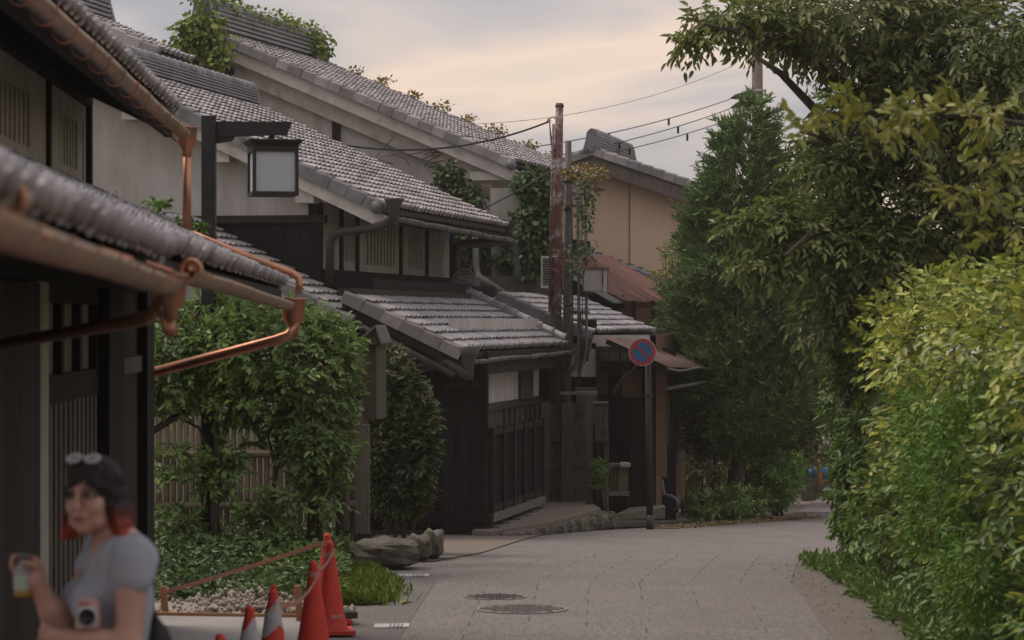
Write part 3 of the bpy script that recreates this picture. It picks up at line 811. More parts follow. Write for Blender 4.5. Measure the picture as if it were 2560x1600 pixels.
for i in range(21):
    part(h2, "rafter", MB().beam(E2 + U2 * (0.3 + i * 0.45) + N2 * 0.1 - Z * 0.10, E2 + U2 * (0.3 + i * 0.45) + N2 * 1.0 + Z * (PI2 * 0.9 - 0.10), 0.07, 0.09), M["dark_wood2"])
gutter(h2, E2 + N2 * -0.07 + U2 * 0.3 - Z * 0.12, E2 + N2 * -0.07 + U2 * (L2 + 0.1) - Z * 0.18, 0.07, M["gutter_grey"], 0.9, 0.012, M["iron"])
o = P(985, 512, 39.75)
part(h2, "gutter_hopper", MB().lathe([(0.07, -0.3), (0.075, -0.06), (0.13, 0.06), (0.14, 0.09), (0.12, 0.09)], 12, o), M["gutter"], True)
part(h2, "downpipe", MB().tube([o - Z * .2, P(977, 548, 39.8), P(962, 562, 39.9), P(930, 570, 40.1), P(850, 580, 40.4), P(832, 590, 40.45), P(826, 610, 40.5), P(824, 715, 40.5)], 0.064, 10), M["gutter"], True)
part(h2, "verge_roundel", MB().tube([P(944, 518, 39.85), P(944, 518, 39.98)], [0.10, 0.085], 16), M["tile_dark"], True)
o = P(1270, 567, 49.3)
part(h2, "gutter_hopper", MB().lathe([(0.08, -0.35), (0.09, -0.06), (0.15, 0.06), (0.2, 0.10), (0.17, 0.10)], 12, o), M["gutter"], True)
part(h2, "downpipe", MB().tube([o - Z * .25, P(1258, 600, 49.2), P(1235, 606, 49.1), P(1155, 610, 48.8), P(1141, 618, 48.7), P(1138, 640, 48.7), P(1138, 712, 48.7), P(1150, 732, 48.5)], 0.08, 10), M["gutter"], True)

# front pent roof and ground floor of the second house
E3 = V(-0.663, 38.5, 1.96); L3, D3, PI3 = 8.48, 1.6, 0.48
rp = deck(h2, "pent_roof", E3, U2, N2, L3, D3, PI3)
tile_field(rp, E3, U2, N2, L3, D3, PI3, 300, None, M["tile_aged"])
verge(rp, E3 - U2 * 0.08, N2, D3, PI3, U2, 0.12, M["tile_aged"])
q0 = E3 + U2 * (L3 - 0.12) + Z * 0.13; q1 = q0 + N2 * D3 + Z * PI3 * D3
for i in range(8):
    a, b = q0.lerp(q1, i / 8), q0.lerp(q1, (i + 1) / 8)
    part(rp, "hip_cap", MB().tube([b, b.lerp(a, .85), a], [0.09, 0.095, 0.115], 10), M["tile"], True)
part(rp, "hip_board", MB().box(q0 - U2 * 0.16 - Z * 0.13, U2 * 0.12, q1 - q0, Z * 0.16), M["tile_dark"])
part(rp, "top_flashing", MB().box(E3 + N2 * (D3 - 0.1) + Z * (PI3 * D3), U2 * L3, N2 * 0.22, Z * 0.10), M["dark_wood2"])
gutter(h2, E3 + N2 * -0.08 - Z * 0.10, E3 + N2 * -0.08 + U2 * (L3 + 0.3) - Z * 0.06, 0.065, M["gutter_grey"], 0.75, 0.012, M["iron"])
o = E3 + N2 * -0.08 - Z * 0.12
part(h2, "gutter_hopper", MB().lathe([(0.07, -0.24), (0.075, -0.06), (0.12, 0.08), (0.16, 0.2), (0.14, 0.2)], 12, o), M["gutter"], True)
part(h2, "downpipe", MB().tube([o - Z * .18, P(1120, 905, 38.6), P(1085, 912, 38.8), P(1050, 918, 39.2)], 0.085, 10), M["gutter"], True)
part(h2, "verge_board", MB().box(E3 + U2 * 0.0 - Z * 0.22 + N2 * 0.05, U2 * 0.06, N2 * D3 + Z * PI3 * D3, Z * 0.15), M["dark_wood2"])
part(h2, "verge_pipe", MB().tube([E3 + U2 * -0.05 - Z * 0.30 + N2 * 0.1, E3 + U2 * -0.05 + N2 * D3 + Z * (PI3 * D3 - 0.30)], 0.05, 8), M["gutter"], True)
q = E3 + U2 * 1.5; q.z = -0.55
for i in range(13):
    part(h2, "board", MB().box(q + N2 * (0.0 + i * 0.2) + U2 * (0.0 if i < 3 else 0.25), N2 * 0.19, U2 * 0.08, Z * (2.45 + PI3 * 0.2 * min(i, 7))), M["dark_wood"])
lt = part(h2, "side_lattice", MB().box(q + N2 * 0.02 + Z * 2.02 - U2 * 0.02, N2 * 0.5, U2 * 0.02, Z * 0.04), M["dark_wood2"])
for i in range(9):
    part(lt, "slat", MB().box(q + N2 * (0.03 + i * 0.055) + Z * 2.05 - U2 * 0.03, N2 * 0.02, U2 * 0.03, Z * 0.36), M["dark_wood2"])
part(h2, "side_post", MB().box(q + N2 * -0.06 - U2 * 0.02, N2 * 0.06, U2 * 0.08, Z * 2.5), M["dark_wood"])
part(h2, "side_rail", MB().box(q + N2 * -0.1 - U2 * 0.035 + Z * 0.14, N2 * 1.8, U2 * 0.04, Z * 0.1), M["dark_wood"])
part(h2, "eave_beam", MB().box(E3 + U2 * 1.5 + N2 * 0.02 - Z * 0.32, U2 * 6.2, N2 * 0.1, Z * 0.19), M["dark_wood2"])
fwl = E3 + U2 * 1.6 + N2 * 0.42; fwl.z = -0.55
part(h2, "lower_wall", MB().box(fwl, U2 * 6.8, N2 * 0.1, Z * 1.72), M["old_wood"])
part(h2, "lower_plaster", MB().box(fwl + Z * 1.72, U2 * 6.8, N2 * 0.1, Z * 1.25), M["plaster"])
part(h2, "middle_rail", MB().box(fwl + Z * 1.62 - N2 * 0.08, U2 * 6.8, N2 * 0.08, Z * 0.07), M["iron"])
for i in range(7):
    part(h2, "wall_board", MB().box(fwl + U2 * (3.6 + i * 0.45) - N2 * 0.04 + Z * 0.0, U2 * 0.24, N2 * 0.04, Z * 1.58), M["old_wood"])
part(h2, "timber_panel", MB().box(fwl + U2 * 4.9 - N2 * 0.05 + Z * 1.7, U2 * 1.1, N2 * 0.05, Z * 0.9), M["old_wood"])
part(h2, "rear_wall", MB().box(V(-3.2, 49.2, -1), N2 * 6, U2 * 0.1, Z * 5), M["plaster"])

# wing beside the gable (lower roof, half hidden by the shrubs)
EW = P(880, 806, 38.6); PIW = 0.53
wg = thing("side_wing", "low plastered wing with a white barge board behind the shrubs", "outbuilding", V(-3.5, 38.5, -0.4))
rw = deck(wg, "roof", EW, U2, N2, 1.6, 2.9, PIW)
tile_field(rw, EW, U2, N2, 1.6, 2.9, PIW, 120, None, M["tile_aged"])
verge(rw, EW - U2 * 0.06, N2, 2.9, PIW, U2, 0.17, M["tile_dark"])
slope_board(wg, EW, U2, N2, PIW, -0.02, 2.9, 0.0, 0.06, -0.30, -0.10, "barge_board", M["barge"])
poly = []
for b, z_ in ((0.25, -0.5), (4.2, -0.5), (4.2, 3.3), (2.9, EW.z + PIW * 2.9 - .08), (0.25, EW.z + PIW * 0.25 - .08)):
    p = EW + U2 * 0.2 + N2 * b; p.z = z_; poly.append(p)
part(wg, "gable_wall", MB().prism(poly, U2 * 0.12), M["plaster_green"])
p = EW + U2 * 0.4 + N2 * 0.25; p.z = -0.5
part(wg, "side_wall", MB().box(p, U2 * 0.5, N2 * 0.1, Z * 2.8), M["dark_wood2"])
gutter(wg, EW + N2 * -0.07 - Z * 0.1, EW + N2 * -0.07 + U2 * 0.9 - Z * 0.12, 0.06, M["gutter"], 0.9, 0.0, M["iron"])

# little monitor roof above the first house
EM = P(395, 130, 46.0)
mo = thing("monitor_roof", "small raised roof with a stacked ridge behind the nearest house", "roof", V(-6.4, 46.8, 5.0))
rm = deck(mo, "roof_slope", EM, U2, N2, 1.9, 1.6, 0.45)
tile_field(rm, EM, U2, N2, 1.9, 1.6, 0.45, 60, None)
verge(rm, EM - U2 * 0.05, N2, 1.6, 0.45, U2, 0.17)
RM = EM + N2 * 1.6 + Z * 0.45 * 1.6
part(mo, "rear_slope", MB().box(RM - Z * .07, U2 * 1.9, N2 * 1.6 - Z * 0.72, Z * .07), M["tile_dark"])
ridge(mo, RM + Z * 0.03 - U2 * 0.05, RM + U2 * 1.85 + Z * 0.03, 0.40, 0.34)
slope_board(mo, EM, U2, N2, 0.45, 0.0, 1.6, 0.0, 0.05, -0.24, -0.09, "barge_board", M["grey_wood"])
p = EM + N2 * 0.3 + U2 * 0.2; p.z = 5.2
part(mo, "wall", MB().box(p, U2 * 1.2, N2 * 1.8, Z * 1.45), M["dark_wood"])
part(mo, "eave_wall", MB().box(EM + N2 * 0.05 + U2 * 0.1 - Z * 0.32, U2 * 1.3, N2 * 0.3, Z * 0.25), M["dark_wood"])

# ================================================================ large ivy-grown house behind
EB = V(0.0365, 52.5, 5.26); PIB, RBB, LB = 0.43, 6.02, 7.11
hb = thing("storehouse", "large white gabled storehouse overgrown with ivy behind the slit windows", "house", (-3, 56, -1.3))
rb = deck(hb, "roof", EB, UB, NB, LB, RBB, PIB)
tile_field(rb, EB, UB, NB, LB, RBB, PIB, 300, None, sag=0.03)
verge(rb, EB - UB * 0.10, NB, RBB, PIB, UB, 0.20)
verge(rb, EB + UB * (LB - 0.1), NB, RBB, PIB, UB, 0.18)
RB_ = EB + NB * RBB + Z * PIB * RBB
part(hb, "rear_roof_slope", MB().box(RB_ - Z * .07, UB * LB, NB * RBB - Z * PIB * RBB, Z * .07), M["tile_dark"])
ridge(hb, RB_ + UB * 0.1 + Z * 0.04, RB_ + UB * (LB - 0.3) + Z * 0.04, 0.44, 0.34)
slope_board(hb, EB, UB, NB, PIB, -0.05, RBB, 0.0, 0.10, -0.36, -0.10, "barge_board", M["barge"])
slope_board(hb, EB, UB, NB, PIB, 0.55, RBB, 0.34, 0.5, -0.68, -0.36, "lower_barge_board", M["barge"])
slope_board(hb, EB, UB, NB, PIB, 0.05, RBB, 0.10, 0.5, -0.38, -0.35, "soffit_board", M["barge"])
GB = EB + UB * 0.55
poly = []
for b, z_ in ((0.8, 4.75), (11.0, 4.75), (11.0, EB.z + PIB * (2 * RBB - 11.0) - .1), (RBB, EB.z + PIB * RBB - .1), (0.8, EB.z + PIB * 0.8 - .1)):
    p = GB + NB * b; p.z = z_; poly.append(p)
part(hb, "gable_wall", MB().prism(poly, UB * 0.14), M["plaster"])
p = GB + NB * 0.8 + UB * 0.02; p.z = -1.5
part(hb, "lower_gable_wall", MB().box(p, NB * 10.2, UB * 0.12, Z * 6.25), M["dark_wood2"])
part(hb, "gable_post", MB().box(GB + NB * 3.48 - UB * 0.03 + Z * (4.8 - EB.z), NB * 0.16, UB * 0.1, Z * 1.55), M["dark_wood2"])
for px in (517, 573):
    c = P(px, 178, 54.1)
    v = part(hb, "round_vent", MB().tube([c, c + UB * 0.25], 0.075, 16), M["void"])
    part(v, "vent_ring", MB().lathe([(0.085, 0), (0.085, 0.03), (0.07, 0.03), (0.07, 0)], 18, c, Matrix.Rotation(math.radians(90), 3, "X"), False), M["iron"])
    for k in range(4):
        part(v, "louvre", MB().box(c + V(-0.065, -0.02, -0.05 + k * 0.03), V(0.13, 0, 0), V(0, 0.02, 0.008), V(0, 0, 0.008)), M["grey_wood"])
# street side
FB = EB + UB * 0.6 + NB * 0.8; FB.z = -1.5
nrB = -NB
part(hb, "front_wall", MB().box(FB, UB * 6.3, NB * 0.12, Z * 6.9), M["plaster"])
part(hb, "eave_soffit", MB().box(EB + UB * 0.1 + NB * 0.05 - Z * 0.30, UB * (LB - 0.2), NB * 0.8, Z * 0.16), M["barge"])
for (px0, px1) in ((1352, 1400), (1432, 1470)):
    a0 = a_of(px0, FB, UB); a1 = a_of(px1, FB, UB)
    w = part(hb, "window", MB().box(FB + UB * a0 + nrB * 0.05 + Z * 3.9, UB * (a1 - a0), NB * 0.1, Z * 1.7), M["dark_wood"])
# near-side wall pieces seen under the ivy
for (px0, py0, px1, py1, nm, mm) in ((1226, 470, 1302, 702, "plaster_pier", "plaster"), (1150, 470, 1226, 492, "lintel", "grey_wood"), (1200, 612, 1228, 690, "barred_window", "iron"), (1130, 555, 1180, 660, "window_pane", "glass"), (1108, 690, 1400, 740, "base_wall", "stone"), (1302, 470, 1402, 705, "dark_boarding", "dark_wood2")):
    part(hb, nm, frontal(MB(), px0, py0, px1, py1, 51.6 if nm != "base_wall" else 51.3, 0.3), M[mm])
gutter(hb, EB + NB * -0.08 - Z * 0.12, EB + NB * -0.08 + UB * LB - Z * 0.14, 0.07, M["gutter_grey"], 1.0, 0.01, M["iron"])
part(hb, "verge_roundel", MB().tube([P(1278, 412, 52.3), P(1278, 412, 52.45)], [0.10, 0.085], 16), M["tile_dark"], True)
part(hb, "downpipe", MB().tube([P(1188, 560, 51.2), P(1190, 660, 51.2), P(1196, 690, 51.1), P(1262, 735, 50.5)], 0.06, 10), M["gutter_grey"], True)

# air conditioner
ac = thing("air_conditioner", "pale outdoor air conditioner unit with a slatted grille beside the red pole", "air conditioner", P(1372, 722, 49.8))
part(ac, "casing", frontal(MB(), 1353, 640, 1396, 720, 49.8, 0.3), M["unit"])
for k in range(11):
    part(ac, "grille_slat", frontal(MB(), 1357, 646 + k * 6.4, 1376, 649 + k * 6.4, 49.77, 0.03), M["iron"])
part(ac, "foot", frontal(MB(), 1356, 720, 1362, 727, 49.8, 0.25), M["iron"]); part(ac, "foot", frontal(MB(), 1386, 720, 1392, 727, 49.8, 0.25), M["iron"])
# little tiled end scroll on the wall top (curled ridge end)
sw = thing("roof_finial", "curled ribbed end tile on the wall between the two houses", "finial", P(1155, 705, 47.5))
for k in range(4):
    r = 0.10 + k * 0.045
    part(sw, "rib", MB().tube([P(1160, 700, 47.5 + 0.02 * k) + V(math.cos(t) * r * 0.9, 0, math.sin(t) * r * 1.2 - .1) for t in [math.pi * q / 10 for q in range(11)]], 0.017, 6), M["tile_dark"])
part(sw, "base", frontal(MB(), 1125, 700, 1200, 716, 47.55, 0.3), M["tile_dark"])

# ================================================================ shop at the bend
ES = P(1475, 838, 47.4); PIS, DS, LS = 0.43, 1.53, 8.13
sh = thing("corner_shop", "low dark-timbered shop with a tiled front roof at the bend", "shop", V(1.9, 47.5, -0.75))
rs = deck(sh, "roof", ES, U2, N2, LS, DS, PIS)
tile_field(rs, ES, U2, N2, LS, DS, PIS, 300, None)
verge(rs, ES - U2 * 0.06, N2, DS, PIS, U2, 0.17, M["tile_dark"])
verge(rs, ES + U2 * (LS - 0.1), N2, DS, PIS, U2, 0.17)
part(sh, "eave_board", MB().box(ES - Z * 0.26 + N2 * 0.02, U2 * LS, N2 * 0.06, Z * 0.2), M["gutter_grey"])
gutter(sh, ES + N2 * -0.08 - Z * 0.30 + U2 * .8, ES + N2 * -0.08 + U2 * (LS + .4) - Z * 0.22, 0.06, M["gutter_grey"], 1.0, 0.012, M["iron"])
part(sh, "gutter_hopper", MB().lathe([(0.06, -0.3), (0.07, -0.08), (0.13, 0.06), (0.15, 0.12), (0.13, 0.12)], 12, P(1462, 858, 47.4)), M["gutter"], True)
EWZ = 47.7
part(sh, "end_wall", frontal(MB(), 1330, 800, 1492, 1300, EWZ + 0.1, 0.1), M["dark_wood"])
part(sh, "plaster_band", frontal(MB(), 1478, 838, 1640, 872, EWZ, 0.12), M["plaster"])
part(sh, "plaster_panel", frontal(MB(), 1408, 858, 1490, 942, EWZ, 0.1), M["plaster"])
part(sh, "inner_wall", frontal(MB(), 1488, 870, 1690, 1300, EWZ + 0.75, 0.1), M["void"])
part(sh, "side_wall", MB().box(P(1640, 1290, EWZ), U2 * 4, V(-0.1, 0, 0), Z * 3.0), M["clay"])
for (a, b, c_, d) in ((1491, 868, 1500, 1290), (1622, 872, 1640, 1290)):
    part(sh, "post", frontal(MB(), a, b, c_, d, EWZ - 0.1, 0.14), M["dark_wood2"])
part(sh, "lintel", frontal(MB(), 1491, 866, 1640, 880, EWZ - 0.06, 0.1), M["dark_wood2"])
part(sh, "cross_beam", frontal(MB(), 1500, 905, 1622, 922, EWZ, 0.1), M["dark_wood"])
for k, (a, b) in enumerate(((1502, 1521), (1524, 1548), (1552, 1575))):
    part(sh, "transom_pane", frontal(MB(), a, 882, b, 903, EWZ + 0.3, 0.03), M["paper"])
part(sh, "upper_panel", frontal(MB(), 1556, 925, 1606, 992, EWZ + 0.3, 0.05), M["clay"])
part(sh, "narrow_panel", frontal(MB(), 1500, 932, 1520, 985, EWZ + 0.3, 0.05), M["old_wood"])
part(sh, "door_rail", frontal(MB(), 1556, 992, 1612, 1004, EWZ + 0.28, 0.08), M["dark_wood2"])
for k in range(3):
    part(sh, "door_board", frontal(MB(), 1577 + k * 16, 1005, 1592 + k * 16, 1266, EWZ + 0.2, 0.05), M["dark_wood2"])
part(sh, "clay_panel", frontal(MB(), 1645, 930, 1668, 1192, EWZ - 0.2, 0.1), M["clay"])
part(sh, "edge_board", frontal(MB(), 1668, 985, 1673, 1110, EWZ - 0.22, 0.08), M["old_wood"])
part(sh, "crooked_branch", MB().tube([P(1532, 985, EWZ - .05), P(1545, 965, EWZ - .1), P(1560, 945, EWZ - .1), P(1580, 928, EWZ - .12), P(1592, 912, EWZ - .1)], [0.05, 0.045, 0.035, 0.03, 0.02], 8), M["bark"], True)
part(sh, "drainpipe", MB().tube([P(1654, 1200, EWZ - .3), P(1660, 1236, EWZ - .4), P(1676, 1240, EWZ - .5), P(1692, 1248, EWZ - .6), P(1695, 1272, EWZ - .6)], 0.03, 8), M["conduit"], True)
# rusty awning
D_ = V(2.45, 45.0, 1.66)
cu = sh
def corrugated(t, name, A, B, up, nwave, amp, mat, th=0.006):
    """sheet from eave line A-B up the slope by vector up, waves along A-B"""
    A, B, up = Vector(A), Vector(B), Vector(up)
    nn = (B - A).cross(up).normalized()
    m = nwave * 6
    vs_ = []
    for rowt in (0.0, 0.33, 0.66, 1.0):
        for s in (0, 1):
            for i in range(m + 1):
                w = amp * math.sin(2 * math.pi * i / 6.0) + (random.uniform(-.5, .5) * amp if rowt == 0 else 0)
                vs_.append(A.lerp(B, i / m) + up * rowt + nn * (w + (th if s else 0)))
    n1 = m + 1; fs = []
    for r in range(3):
        for i in range(m):
            a = r * 2 * n1 + i; b = (r + 1) * 2 * n1 + i
            fs.append((a + n1, a + n1 + 1, b + n1 + 1, b + n1)); fs.append((a, b, b + 1, a + 1))
    fs += [(i, i + 1, i + n1 + 1, i + n1) for i in range(m)]
    return part(t, name, MB().add(vs_, fs), mat, True)
AWF = P(1812, 922, 51.5)
aw = corrugated(sh, "rusty_awning", D_, AWF, N2 * 1.05 + Z * 0.47, 34, 0.010, M["rust_grey"])
part(aw, "awning_edge", MB().tube([D_ + (AWF - D_) * t - Z * (0.02 + 0.03 * math.sin(9 * t)) for t in [k / 12 for k in range(13)]], 0.02, 6), M["gutter_grey"])
part(aw, "awning_batten", MB().beam(D_ + U2 * 0.1 - Z * 0.05, D_ + U2 * 0.1 + N2 * 1.0 + Z * 0.40, 0.05, 0.07), M["dark_wood2"])
part(aw, "awning_strut", MB().tube([P(1665, 972, 46.8), P(1790, 950, 50)], 0.03, 6), M["gutter_grey"])
# upper rusty roof with posts
EC = P(1560, 754, 56.0); UL, NL = uv(0.36)
lean = thing("lean_to", "lean-to with a rust-red corrugated roof above the shop", "lean-to", V(1.9, 57.5, -1.3))
corrugated(lean, "corrugated_roof", EC, EC + UL * 4.6, NL * 1.75 + Z * 0.98, 34, 0.022, M["rust"])
corrugated(lean, "grey_sheet", EC + NL * 0.05 - UL * 0.55 - Z * 0.03, EC + NL * 0.05 + UL * 0.1 - Z * 0.03, NL * 1.7 + Z * 0.95, 5, 0.022, M["gutter_grey"])
w0 = P(1440, 1100, 56.3)
part(lean, "front_wall", frontal(MB(), 1400, 770, 1640, 1150, 56.5, 0.1), M["clay"])
for px in (1440, 1535, 1585, 1634):
    part(lean, "post", frontal(MB(), px - 5, 752, px + 5, 1150, 56.4, 0.1), M["dark_wood"])
part(lean, "head_board", frontal(MB(), 1420, 738, 1560, 772, 56.42, 0.06), M["dark_wood"])
part(lean, "side_wall", MB().box(P(1640, 1150, 56.6), UL * 4.0, NL * 0.1, Z * 3.05), M["dark_wood2"])

# tan house behind with gable roof
ET = V(1.74, 62.0, 5.98)
tn = thing("tan_house", "tan rendered house with a grey tiled gable roof beyond the poles", "house", V(3.0, 64, -1.8))
PT, HT = 0.345, 3.6
for sgn, nm in ((1, "roof"), (-1, "left_roof")):
    dirn = -N2 * sgn
    e = ET + dirn * HT - Z * PT * HT
    rr = part(tn, nm, MB().box(e, U2 * 6.0, -dirn * HT + Z * PT * HT, Z * 0.10), M["tile_dark"])
    if sgn == 1:
        tile_field(rr, e + U2 * 6.0 + Z * 0.08, -U2, -dirn, 5.9, HT, PT, 200, None)
    verge(rr, e - U2 * 0.12 + Z * 0.07, -dirn, HT, PT, U2, 0.2)
    slope_board(tn, e, U2, -dirn, PT, 0, HT, -0.06, 0.04, -0.36, -0.03, "barge_board", M["grey_wood"])
ridge(tn, ET + Z * 0.10, ET + U2 * 5.5 + Z * 0.10, 0.32, 0.30)
poly = []
for b, z_ in ((-3.1, -2), (3.1, -2), (3.1, ET.z - PT * 3.1 - .1), (0, ET.z - .1), (-3.1, ET.z - PT * 3.1 - .1)):
    p = ET + U2 * 0.5 + N2 * b; p.z = z_; poly.append(p)
part(tn, "gable_wall", MB().prism(poly, U2 * 0.2), M["tan"])
p = ET + U2 * 0.47 - N2 * 0.72; p.z = 0
part(tn, "wall_joint", MB().box(p, U2 * 0.02, N2 * -0.014, Z * 5.6), M["clay"])
p = ET + U2 * 0.6 - N2 * 3.1; p.z = -2
part(tn, "side_wall", MB().box(p, U2 * 5, N2 * 0.2, Z * 6.8), M["tan"])
# low tiled roof in front of it
lr = thing("low_roof", "low weathered tiled roof between the lean-to and the tan house", "roof", V(2.5, 61, -1.6))
eL = P(1690, 716, 61.0); rl = deck(lr, "roof_slope", eL - U2 * 0.0, U2, N2, 5, 2.6, 0.36)
tile_field(rl, eL, U2, N2, 5, 2.6, 0.36, 120, None, M["tile_dark"])
verge(rl, eL - U2 * 0.06, N2, 2.6, 0.36, U2, 0.17, M["tile_dark"])
p = eL + N2 * 0.3 + U2 * 0.3; p.z = -1.4
part(lr, "wall", MB().box(p, U2 * 4.5, N2 * 2.2, Z * (eL.z + 1.35)), M["clay"])
# ================================================================ black lattice fence
F0 = V(-0.306, 40.0, -0.43)
lf = thing("lattice_fence", "low black wooden lattice fence on stone feet before the entrance", "fence", F0)
FL = 4.25
for z_, h in ((0.16, 0.09), (1.22, 0.09)):
    part(lf, "rail", MB().box(F0 + Z * z_ + N2 * -0.03, U2 * FL, N2 * 0.08, Z * h), M["dark_wood"])
for i in range(6):
    part(lf, "post", MB().box(F0 + U2 * (FL - 0.09) * i / 5 + N2 * -0.05, U2 * 0.09, N2 * 0.11, Z * 1.33), M["dark_wood"])
for i in range(5):
    for k in range(6):
        part(lf, "slat", MB().box(F0 + U2 * ((FL - 0.09) * i / 5 + 0.13 + k * 0.118) + Z * 0.2, U2 * 0.05, N2 * 0.03, Z * (1.05 if k < 5 else 0.98)), M["dark_wood"])
part(lf, "sill", MB().box(F0 + Z * 0.02 + N2 * -0.06, U2 * FL, N2 * 0.12, Z * 0.12), M["grey_wood"])

def rock(name, c, sx, sy, sz, label, cat, seed, group=None, mat=None, parent=None):
    r = np.random.default_rng(seed)
    n, m = 12, 8
    mb = MB(); vs_ = []
    ph = r.uniform(0, 6, 8)
    for j in range(m + 1):
        th = math.pi * j / m
        for i in range(n):
            t = 2 * math.pi * i / n
            d = V(math.sin(th) * math.cos(t), math.sin(th) * math.sin(t), math.cos(th))
            q = [math.copysign(abs(x) ** 0.55, x) for x in d]
            k = 1 + 0.10 * math.sin(3 * t + ph[0]) * math.sin(th) + 0.07 * math.sin(5 * t + ph[1] + 3 * th) + r.uniform(-.05, .05)
            if j in (0, m): k = 1
            vs_.append(Vector(c) + V(q[0] * sx * k, q[1] * sy * k, (q[2] + 1) * sz * k * 0.9 - 0.05))
    fs = [(j * n + i, (j + 1) * n + i, (j + 1) * n + (i + 1) % n, j * n + (i + 1) % n) for j in range(m) for i in range(n)]
    mb.add(vs_, fs)
    if parent is not None:
        return part(parent, name, mb, mat or M["stone"])
    return solo(name, mb, mat or M["stone"], label, cat, group)
for i in range(6):
    q = F0 + U2 * (0.2 + i * 0.78)
    rock("foot_stone", V(q.x + 0.02, q.y, -0.52), 0.11, 0.09, 0.06, None, None, 40 + i, parent=lf)
# stone kerb and earth platform of the fence
pl = thing("stone_platform", "earth platform edged with rough stones under the lattice fence", "platform", V(0.6, 41.5, -0.6))
top = [V(-0.55, 39.6, -0.5), V(-0.3, 39.5, -0.5), V(0.35, 40.6, -0.48), V(0.95, 42.2, -0.47), V(1.35, 43.9, -0.47), V(1.2, 46, -0.47), V(0.1, 46, -0.47)]
part(pl, "earth_top", MB().prism([V(p.x, p.y, p.z - 0.5) for p in top], V(0, 0, 0.5)), M["fore"])
edge = [V(0.0, 39.75, -0.6), V(0.35, 40.55, -0.63), V(0.62, 41.25, -0.66), V(0.88, 42.0, -0.68), V(1.08, 42.7, -0.71), V(1.28, 43.4, -0.74)]
for i, e in enumerate(edge):
    for k in range(2):
        rock("edge_stone", e + V(0.13 * k, 0.36 * k, 0), 0.17, 0.22, 0.075 + 0.016 * i, None, None, 60 + 2 * i + k, parent=pl)

# steps of the shop
for i, (px0, py0, px1, py1, Y, lab) in enumerate(((1486, 1270, 1545, 1284, 44.6, "upper broken stone step left of the sign post"), (1490, 1286, 1540, 1300, 44.2, "lower broken stone step left of the sign post"))):
    rock("stone_step", P((px0 + px1) / 2, py1 + 4, Y), (px1 - px0) / 2 / FPX * Y, 0.22, (py1 - py0) / 2 / FPX * Y, lab, "step", 90 + i)
sl = thing("stone_slab", "long sloping stone slab leading to the shop door", "step", P(1590, 1300, 44.6))
part(sl, "slab", MB().hexa([P(1540, 1300, 44.2), P(1662, 1296, 45.0), P(1660, 1296, 46.4), P(1560, 1300, 46.2), P(1540, 1286, 44.2), P(1664, 1268, 45.0), P(1660, 1262, 46.4), P(1575, 1268, 46.2)]), M["stone"])

# wooden gate fence behind the poles
wf = thing("board_fence", "weathered board fence with thick posts behind the red pole", "fence", P(1425, 1290, 45.6))
YF = 45.5
for (a, b, c_, d, dy) in ((1352, 1005, 1374, 1272, 0.0), (1404, 1008, 1436, 1275, -0.1), (1463, 992, 1482, 1305, -0.6)):
    part(wf, "post", frontal(MB(), a, b, c_, d, YF + dy, 0.12), M["old_wood"])
for k, (a, b) in enumerate(((1374, 1404), (1436, 1463))):
    for j in range(2):
        w = (b - a) / 2
        part(wf, "board", frontal(MB(), a + j * w + 0.5, 1012, a + (j + 1) * w - 0.5, 1270, YF + 0.08, 0.03), M["old_wood"])
for py in (1030, 1095, 1160, 1220):
    part(wf, "rail", frontal(MB(), 1374, py, 1404, py + 8, YF + 0.02, 0.05), M["old_wood"])
    part(wf, "rail", frontal(MB(), 1436, py, 1463, py + 8, YF + 0.02, 0.05), M["old_wood"])
part(wf, "cap_rail", frontal(MB(), 1400, 980, 1494, 987, YF - 0.15, 0.3), M["grey_wood"])
part(wf, "back_board", frontal(MB(), 1440, 968, 1492, 1060, YF + 0.5, 0.04), M["old_wood"])
# hanging name board
nb_ = thing("name_board", "wooden name board with brushed Japanese writing hanging by the shop", "sign", P(1502, 1108, 45.2))
part(nb_, "board", MB().prism([P(1487, 1103, 45.2), P(1522, 1103, 45.2), P(1520, 1008, 45.2), P(1488, 1008, 45.2)], V(0, 0.03, 0)), M["old_wood"])
part(nb_, "frame_top", frontal(MB(), 1481, 1004, 1522, 1009, 45.15, 0.1), M["grey_wood"])
part(nb_, "frame_base", frontal(MB(), 1483, 1100, 1525, 1107, 45.15, 0.1), M["dark_wood2"])
part(nb_, "support_post", frontal(MB(), 1511, 1108, 1522, 1268, 45.25, 0.08), M["old_wood"])
M["ink"] = mk("ink", (0.010, 0.010, 0.010), None, 3.0, 0.9)
def text_part(parent, name, s, size, mat, Mx, depth=0.002, spacing=1.0):
    cu_ = bpy.data.curves.new(name, "FONT")
    cu_.body = s; cu_.size = size; cu_.extrude = depth; cu_.align_x = "CENTER"; cu_.align_y = "CENTER"; cu_.space_line = spacing
    tmp = bpy.data.objects.new("tmp_text", cu_)
    COL.objects.link(tmp)
    bpy.context.view_layer.update()
    me = bpy.data.meshes.new_from_object(tmp.evaluated_get(bpy.context.evaluated_depsgraph_get()))
    bpy.data.objects.remove(tmp)
    me.transform(Matrix.Translation(-ORG[parent.name]) @ Mx)
    me.materials.clear()
    return mesh_obj(name, me, mat, parent)
RX = Matrix.Rotation(math.radians(90), 4, "X")
text_part(nb_, "lettering", "\u30a2\n\u30f3\n\u30c6\n\u30a3\n\uff5c\n\u30af\n\u9928", 0.078, M["ink"], Matrix.Translation(P(1508, 1055, 45.195)) @ RX, 0.003, 0.82)
text_part(nb_, "lettering", "\u516b\n\n\u30d2\n\u30d3", 0.06, M["ink"], Matrix.Translation(P(1496, 1062, 45.195)) @ RX, 0.003, 1.0)

